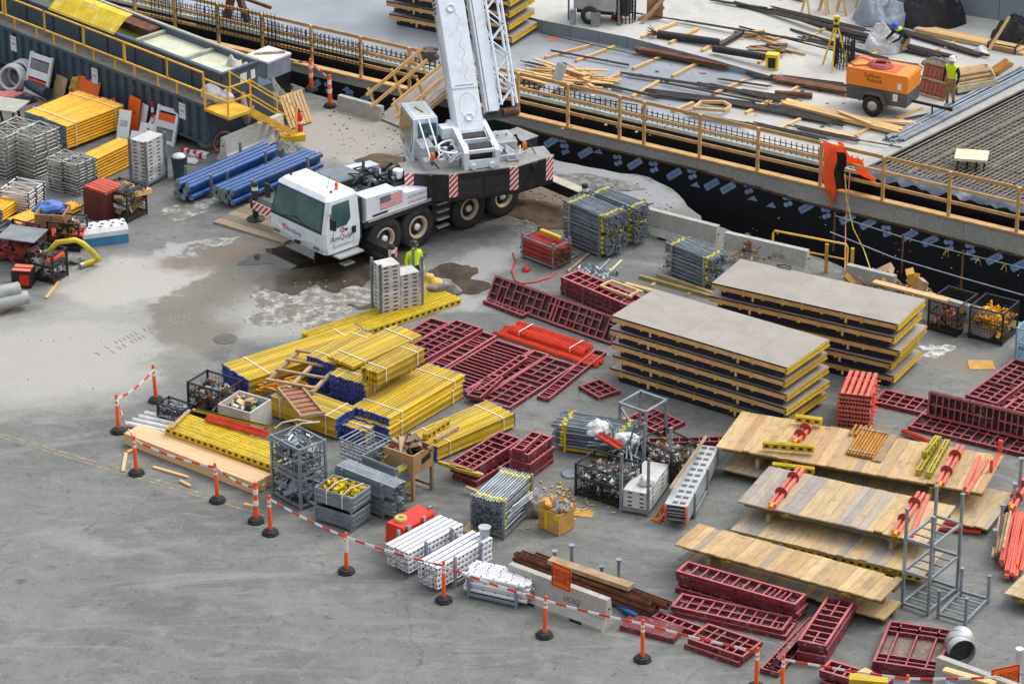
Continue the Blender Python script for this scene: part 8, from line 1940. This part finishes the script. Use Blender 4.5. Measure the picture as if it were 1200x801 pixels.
# generator
loc=G(672,26,Z0+.4); o=thing('tow_generator','grey towable generator with lamp mast parts at the top of the slab','generator',loc,R(-14))
MB().box((0,0,.5),(1.5,1.1,1.5)).build('canopy',mat('pale_grey_canopy',(176,178,178),.45,dirt=.3,rand=0),o); MB().box((.1,.05,.35),(1.4,1.0,.498)).build('frame',BLKM,o)
w_=MB().lathe([(.18,-.09),(.3,-.1),(.33,0),(.3,.1),(.18,.09)],20,M=Matrix.Translation((.6,-.08,.33))@RX,cap=False).build('wheel',TYRE,o); MB().lathe([(.17,.08),(.17,-.08),(.05,-.09)],14,M=Matrix.Translation((.6,-.08,.33))@RX).build('rim',ALU,w_)
for x in(-.2,1.6): MB().tube((x,.1,0),(x,.1,.9),.035,8).box((x-.1,.0,0),(x+.1,.2,.02)).build('stabiliser',GALVD,o)
MB().box((1.52,.2,.3),(1.9,.9,1.3)).build('cable_box',BLKM,o); MB().box((-.05,-.35,.0),(.12,-.15,.55)).build('mast_foot',GALV,o); MB().box((.7,-.35,0),(1.0,-.12,.5)).build('mast_foot',GALV,o)
lone('red_fuel_can','can','red fuel can beside the generator and column cage',(716,26),(726,27),Z0+.3,lambda L:MB().box((0,0,0),(.35,.2,.22)).box((.05,.05,.22),(.1,.12,.3)),REDB)
o=thing('timber_brace','crossed pale timbers with a dark board at the top of the slab','timber brace',G(752,28,Z0+SZ(752,28)),R(20)); MB().bar((0,0,.05),(.9,.2,.75),.1).build('batten',WOODG,o); MB().bar((0,.35,.05),(1.0,.4,.35),.1).build('batten',WOODG,o); MB().box((.3,.25,.0),(.9,.29,.75)).build('dark_board',TRAYW,o)
for px,py,lab in((955,19,'left wooden sawhorse at the top edge'),(975,17,'middle wooden sawhorse at the top edge'),(997,16,'right wooden sawhorse at the top edge')):
    o=thing('sawhorse',lab,'sawhorse',G(px,py,Z0),R(30),'wooden sawhorses'); MB().box((-.5,-.05,.8),(.5,.05,.9)).build('top_beam',WOOD,o)
    for x in(-.4,.4):
        for s in(1,-1): MB().bar((x,s*.05,.8),(x,s*.3,0),.06).build('leg',WOOD,o)
for px,py,lab in((932,4,'left brown board standing at the top edge'),(908,3,'right of the brown boards standing at the top edge')): lone('plywood_board','board',lab,(px-8,py+2),(px+8,py+5),Z0,lambda L:MB().box((0,0,0),(.55,.04,.4)),TRAYW,group='brown boards at the top edge')
tarp('grey_tarp','tarp','grey blue tarp heaped behind the kneeling worker',1038,24,Z0,1.2,.9,1.0,TARPG,101)
tarp('grey_tarp','tarp','pale tarp end beside the black tarp',1063,22,Z0,.45,.6,.55,mat('pale_tarp',(186,190,196),.5,var=.15),103)
tarp('black_tarp','tarp','large black tarp heap before the rear concrete wall',1088,26,Z0,1.15,.9,1.25,TARPK,105)
tarp('grey_tarp','tarp','white sheeting end right of the black tarp',1106,26,Z0,.3,.3,.35,TARPW,107)
tarp('white_sheeting','plastic sheet','rolled white sheeting held by the kneeling worker',1035,58,Z0,.7,.5,.75,mat('white_sheeting',(206,206,208),.5,var=.2,vs=4,bump=.6,rand=0),109)
tarp('white_rag','plastic sheet','small white plastic scrap on the long lumber',1149,63,Z0,.3,.22,.25,TARPW,111)
lone('blue_prop','pole','blue pole leaning on the rear concrete wall',(1122,17),(1127,2),Z0,lambda L:MB().bar((0,0,0),(.3,.4,1.6),.06),mat('blue_pole_paint',(40,70,170),.5,rand=0))
# crates, cage and wrapped pipes by the standing worker
A,ang,L=fr((1075,110),(1104,118),Z0); o=thing('timber_crate','tilted red-brown crate with rows of pale red bricks left of the standing worker','crate',(A.x,A.y,Z0),ang); o.rotation_euler=(R(-22),0,ang)
MB().box((0,0,0),(1.05,.25,1.15)).build('crate_back',TRAYW,o); mb=MB(); mb.box((-.03,-.05,0),(1.08,-.0,.08)); mb.box((-.03,-.05,.55),(1.08,0,.63)); mb.box((-.03,-.05,1.08),(1.08,0,1.16)); mb.build('crate_rail',WOODG,o)
mb=MB()
for r_ in(.1,.65):
    for i in range(6): mb.box((.06+i*.165,-.03,r_+.03),(.06+i*.165+.14,-.002,r_+.38))
mb.build('bricks',mat('dull_brick_red',(158,92,80),.8,dirt=.5,rand=0),o); tarp('grey_scrap','scrap','grey scrap heaped on the red-brown crate',1096,76,Z0+.7,.5,.3,.3,RUBB,121)
A,ang,L=fr((1118,118),(1150,112),Z0); o=thing('wrapped_load','brown tubes in torn clear wrap on a blue pallet right of the standing worker','wrapped load',G(1122,112,Z0),R(25))
MB().box((0,0,0),(1.5,1.1,.1)).build('pallet',BLUP,o); me=None
for k in range(4):
    for i in range(7-k): 
        q=MB().tube((0,0,0),(1.5,0,0),.075,9).build('tube',WOODG,o) if me is None else link('tube',me,o); me=q.data; q.location=(random.uniform(-.1,.1),.08+i*.155+k*.075,.19+k*.13)
mb=MB(); mb.path([(0,-.02,.1),(0,.05,.5),(0,.5,.72),(0,1.0,.5),(0,1.14,.1)],.03); mb.path([(1.45,-.02,.1),(1.45,.05,.5),(1.45,.5,.72),(1.45,1.0,.5),(1.45,1.14,.1)],.03); mb.box((-.02,-.05,.1),(1.5,-.02,.35)); mb.build('torn_wrap',mat('cream_wrap',(216,204,166),.4,var=.2,rand=0,bump=.4),o)
basket('black steel cage at the right edge before the rear wall','' or (1155,84),(1188,90),(1170,66),1.1,None,W=1.0,m=mat('rusty_black_frame',(58,46,38)))
tarp('debris_pile','scrap','dark scrap mesh heap at the right edge by the rear wall',1186,46,Z0,.7,.6,.95,mat('dark_scrap',(44,44,44),.8,var=.6,vs=8,bump=.9,rand=0),131)
lone('leaning_board','board','pale board leaning on the black steel cage',(1158,60),(1187,58),Z0+.3,lambda L:MB().bar((0,0,0),(.8,.3,1.1),.12,.04),WOOD)
# white topped box on the rebar
o=thing('formed_block','cream topped block standing on bars in the rebar bay','formed block',G(1117,205,ZS-.2),R(-12)); MB().box((0,0,.5),(1.05,.85,.58)).build('block_top',mat('cream_board',(216,206,176),.7,rand=0),o); mb=MB()
for x in(.1,.4,.7,.95):
    for y in(.08,.45,.78): mb.tube((x,y,0),(x,y,.5),.02,5)
mb.build('bars',BLKM,o)
# far stack and boards near the ramp
boards('short stack of dark boards by the boom on the slab',(497,73),(512,72),4,4,.14,.09,mat('dark_boards',(96,86,76),.8,rand=.3),0)
# ramp with hand rails
a=G(444,139,.02); b=G(503,90,ZS+.12); d=(b-a); ra=math.atan2(d.y,d.x); L=d.length; pit=math.atan2(d.z,math.hypot(d.x,d.y))
o=thing('access_ramp','grey plank ramp with timber hand rails from the yard to the slab','ramp',a); o.rotation_euler=(0,-pit,ra)
for i in range(6): MB().box((0,-.02-i*.19,0),(L+.9,-.02-i*.19-.18,.05)).build('ramp_plank',mat('grey_ramp_plank',(156,148,142),.8,var=.2,rand=.15),o)
mb=MB()
for y in(.06,-1.2): mb.box((0,y-.04,-.16),(L+.9,y+.04,-.004))
mb.build('ramp_beam',WOODG,o)
for y in(.08,-1.22):
    for z in(.55,1.05): MB().box((-.1,y-.02,z-.06),(L+.2,y+.02,z+.06)).build('hand_rail',WOODR,o)
    for x in(.1,L*.5,L): MB().box((x-.045,y+.021,-.2),(x+.045,y+.07,1.2)).build('rail_post',WOODR,o)
# orange tarp over the rail
o=thing('orange_tarp','orange tarpaulin thrown over the guard rail with a black lining','tarp',WL(wt(966,216,ZW),0,ZW)); o.rotation_euler=(0,0,WZ)
def cloth(mb,fn,nu,nv):
    vs=[fn(i/nu,j/nv) for j in range(nv+1) for i in range(nu+1)]; f=[(j*(nu+1)+i,j*(nu+1)+i+1,(j+1)*(nu+1)+i+1,(j+1)*(nu+1)+i) for j in range(nv) for i in range(nu)]
    mb.add(vs,f,0,True); n=len(vs); mb.add([(x,y+.012,z) for x,y,z in vs],[tuple(reversed(q)) for q in f],0,True); return mb
def f1(u,v):
    x=.08+u*(.80-.42*v)+.22*v+.05*math.sin(v*7+u*4); z=1.62+.06*math.sin(u*9)-v*(1.75+.35*math.sin(u*3.1)); y=-.10-.06*math.sin(u*9+v*3)-.05*v; return (x,y,z)
cloth(MB(),f1,14,18).build('front_fall',ORT,o)
def f2(u,v):
    x=.45+u*1.35; z=1.62-v*(.75-.2*u)-u*(.55+.3*u)+.07*math.sin(u*11+v*4); y=.12+.08*math.sin(u*13+v*5)+.35*v; return (x,y,z)
cloth(MB(),f2,18,12).build('side_fall',ORT,o)
def f3(u,v):
    x=.62+u*.35+.05*math.sin(v*8); z=1.45-v*1.25; y=-.2-.05*math.sin(u*7); return (x,y,z)
cloth(MB(),f3,6,12).build('black_lining',TARPK,o)
# ropes hanging into the pit
for i,(pts,m,lab) in enumerate((([(990,203,1.5),(992,235,.2),(1000,268,-.8),(1012,292,-.9),(1021,318,0)],mat('yellow_rope',(214,196,60),.6,rand=0),'yellow line hanging from the guard rail to the pit edge'),([(996,200,1.5),(994,230,.3),(991,262,-.6),(990,318,.3)],PINKN,'pink line hanging straight down from the guard rail'))):
    P=[(V(x,y,WP-wn*(-.15-.25*k) ,wn)) for k,(x,y,_) in enumerate(pts[:-1])]+[G(pts[-1][0],pts[-1][1],.1)]
    q=MB().path([tuple(p) for p in P],.02,6).build('hanging_line',m); tag(q,lab,'line','lines hanging from the guard rail')
# orange spray marks and small litter on the slab
mb=MB()
for px,py,s in((648,46,.22),(638,105,.1),(700,105,.1)): 
    c=G(px,py,ZS+.008); mb.add([(c.x+s*math.cos(t)*(1+.2*math.sin(3*t)),c.y+s*.8*math.sin(t),c.z) for t in [k*.5236 for k in range(12)]],[tuple(range(12))])
struct(mb.build('spray_mark',mat('orange_spray',(236,120,80),.7,rand=0)))
mb=MB()
for k in range(120): 
    c=G(random.uniform(620,1050),random.uniform(20,160),Z0); s=random.uniform(.02,.07); mb.box((c.x-s,c.y-s,c.z),(c.x+s,c.y+s*.7,c.z+s*.5),random.randint(0,3))
struct(mb.build('slab_litter',[WOOD,TARPW,PINKN,GRYD]),'stuff')
o=thing('far_debris','dark upturned boom stand beyond the rail at the top left','frame',G(266,22,ZS),R(-20)); MB().bar((0,0,0),(.3,0,1.3),.25).build('leg',RUST,o); MB().bar((.8,0,0),(.3,.1,1.3),.2).build('leg',RUST,o); MB().bar((-.2,.3,.9),(1.6,.3,.5),.1).build('brace',RUST,o)

bag('amber_sack','sack','amber sack lying behind the rack of white panels by the crane',500,343,0,.5,.35,.4,mat('amber_sack_cloth',(206,170,96),.8,dirt=.3,rand=0),141,24)
bag('rubble_heap','rubble','grey rubble heap behind the amber sack near the crane',512,342,0,.6,.35,.3,RUBB,143,24)

o=thing('plastic_sheet','crumpled dark plastic sheet lying behind the guard rail along the rebar bay','plastic sheet',WL(wt(1000,224,ZW),.55,ZS-.15)); o.rotation_euler=(0,0,WZ)
def f4(u,v):
    n=noise.fractal(Vector((u*16,v*2.2,3)),1,2,4); return (u*9.5,v*.85+.1*n,.12+.16*n+.1*math.sin(v*3.1))
cloth(MB(),f4,90,10).build('sheet',mat('dark_blue_plastic',(62,72,88),.35,var=.3,vs=3,dirt=.5,dcol=(.35,.37,.4),ds=3,dth=(.6,.72),rand=0),o)

for px,py,rx,ry,h,m_,sd in((626,246,1.2,.8,.16,SOIL,3),(655,262,.8,.5,.12,SOIL,9),(700,214,1.6,.5,.14,RUBB,15),(336,178,.7,.5,.3,RUBB,21),(455,190,1.1,.6,.1,SOIL,27),(492,205,.6,.4,.1,RUBB,33)):
    o=tarp('soil_bank','x','x',px,py,0,rx,ry,h,m_,sd,-20)
    for k_ in('label','category'): del o[k_]
    struct(o)
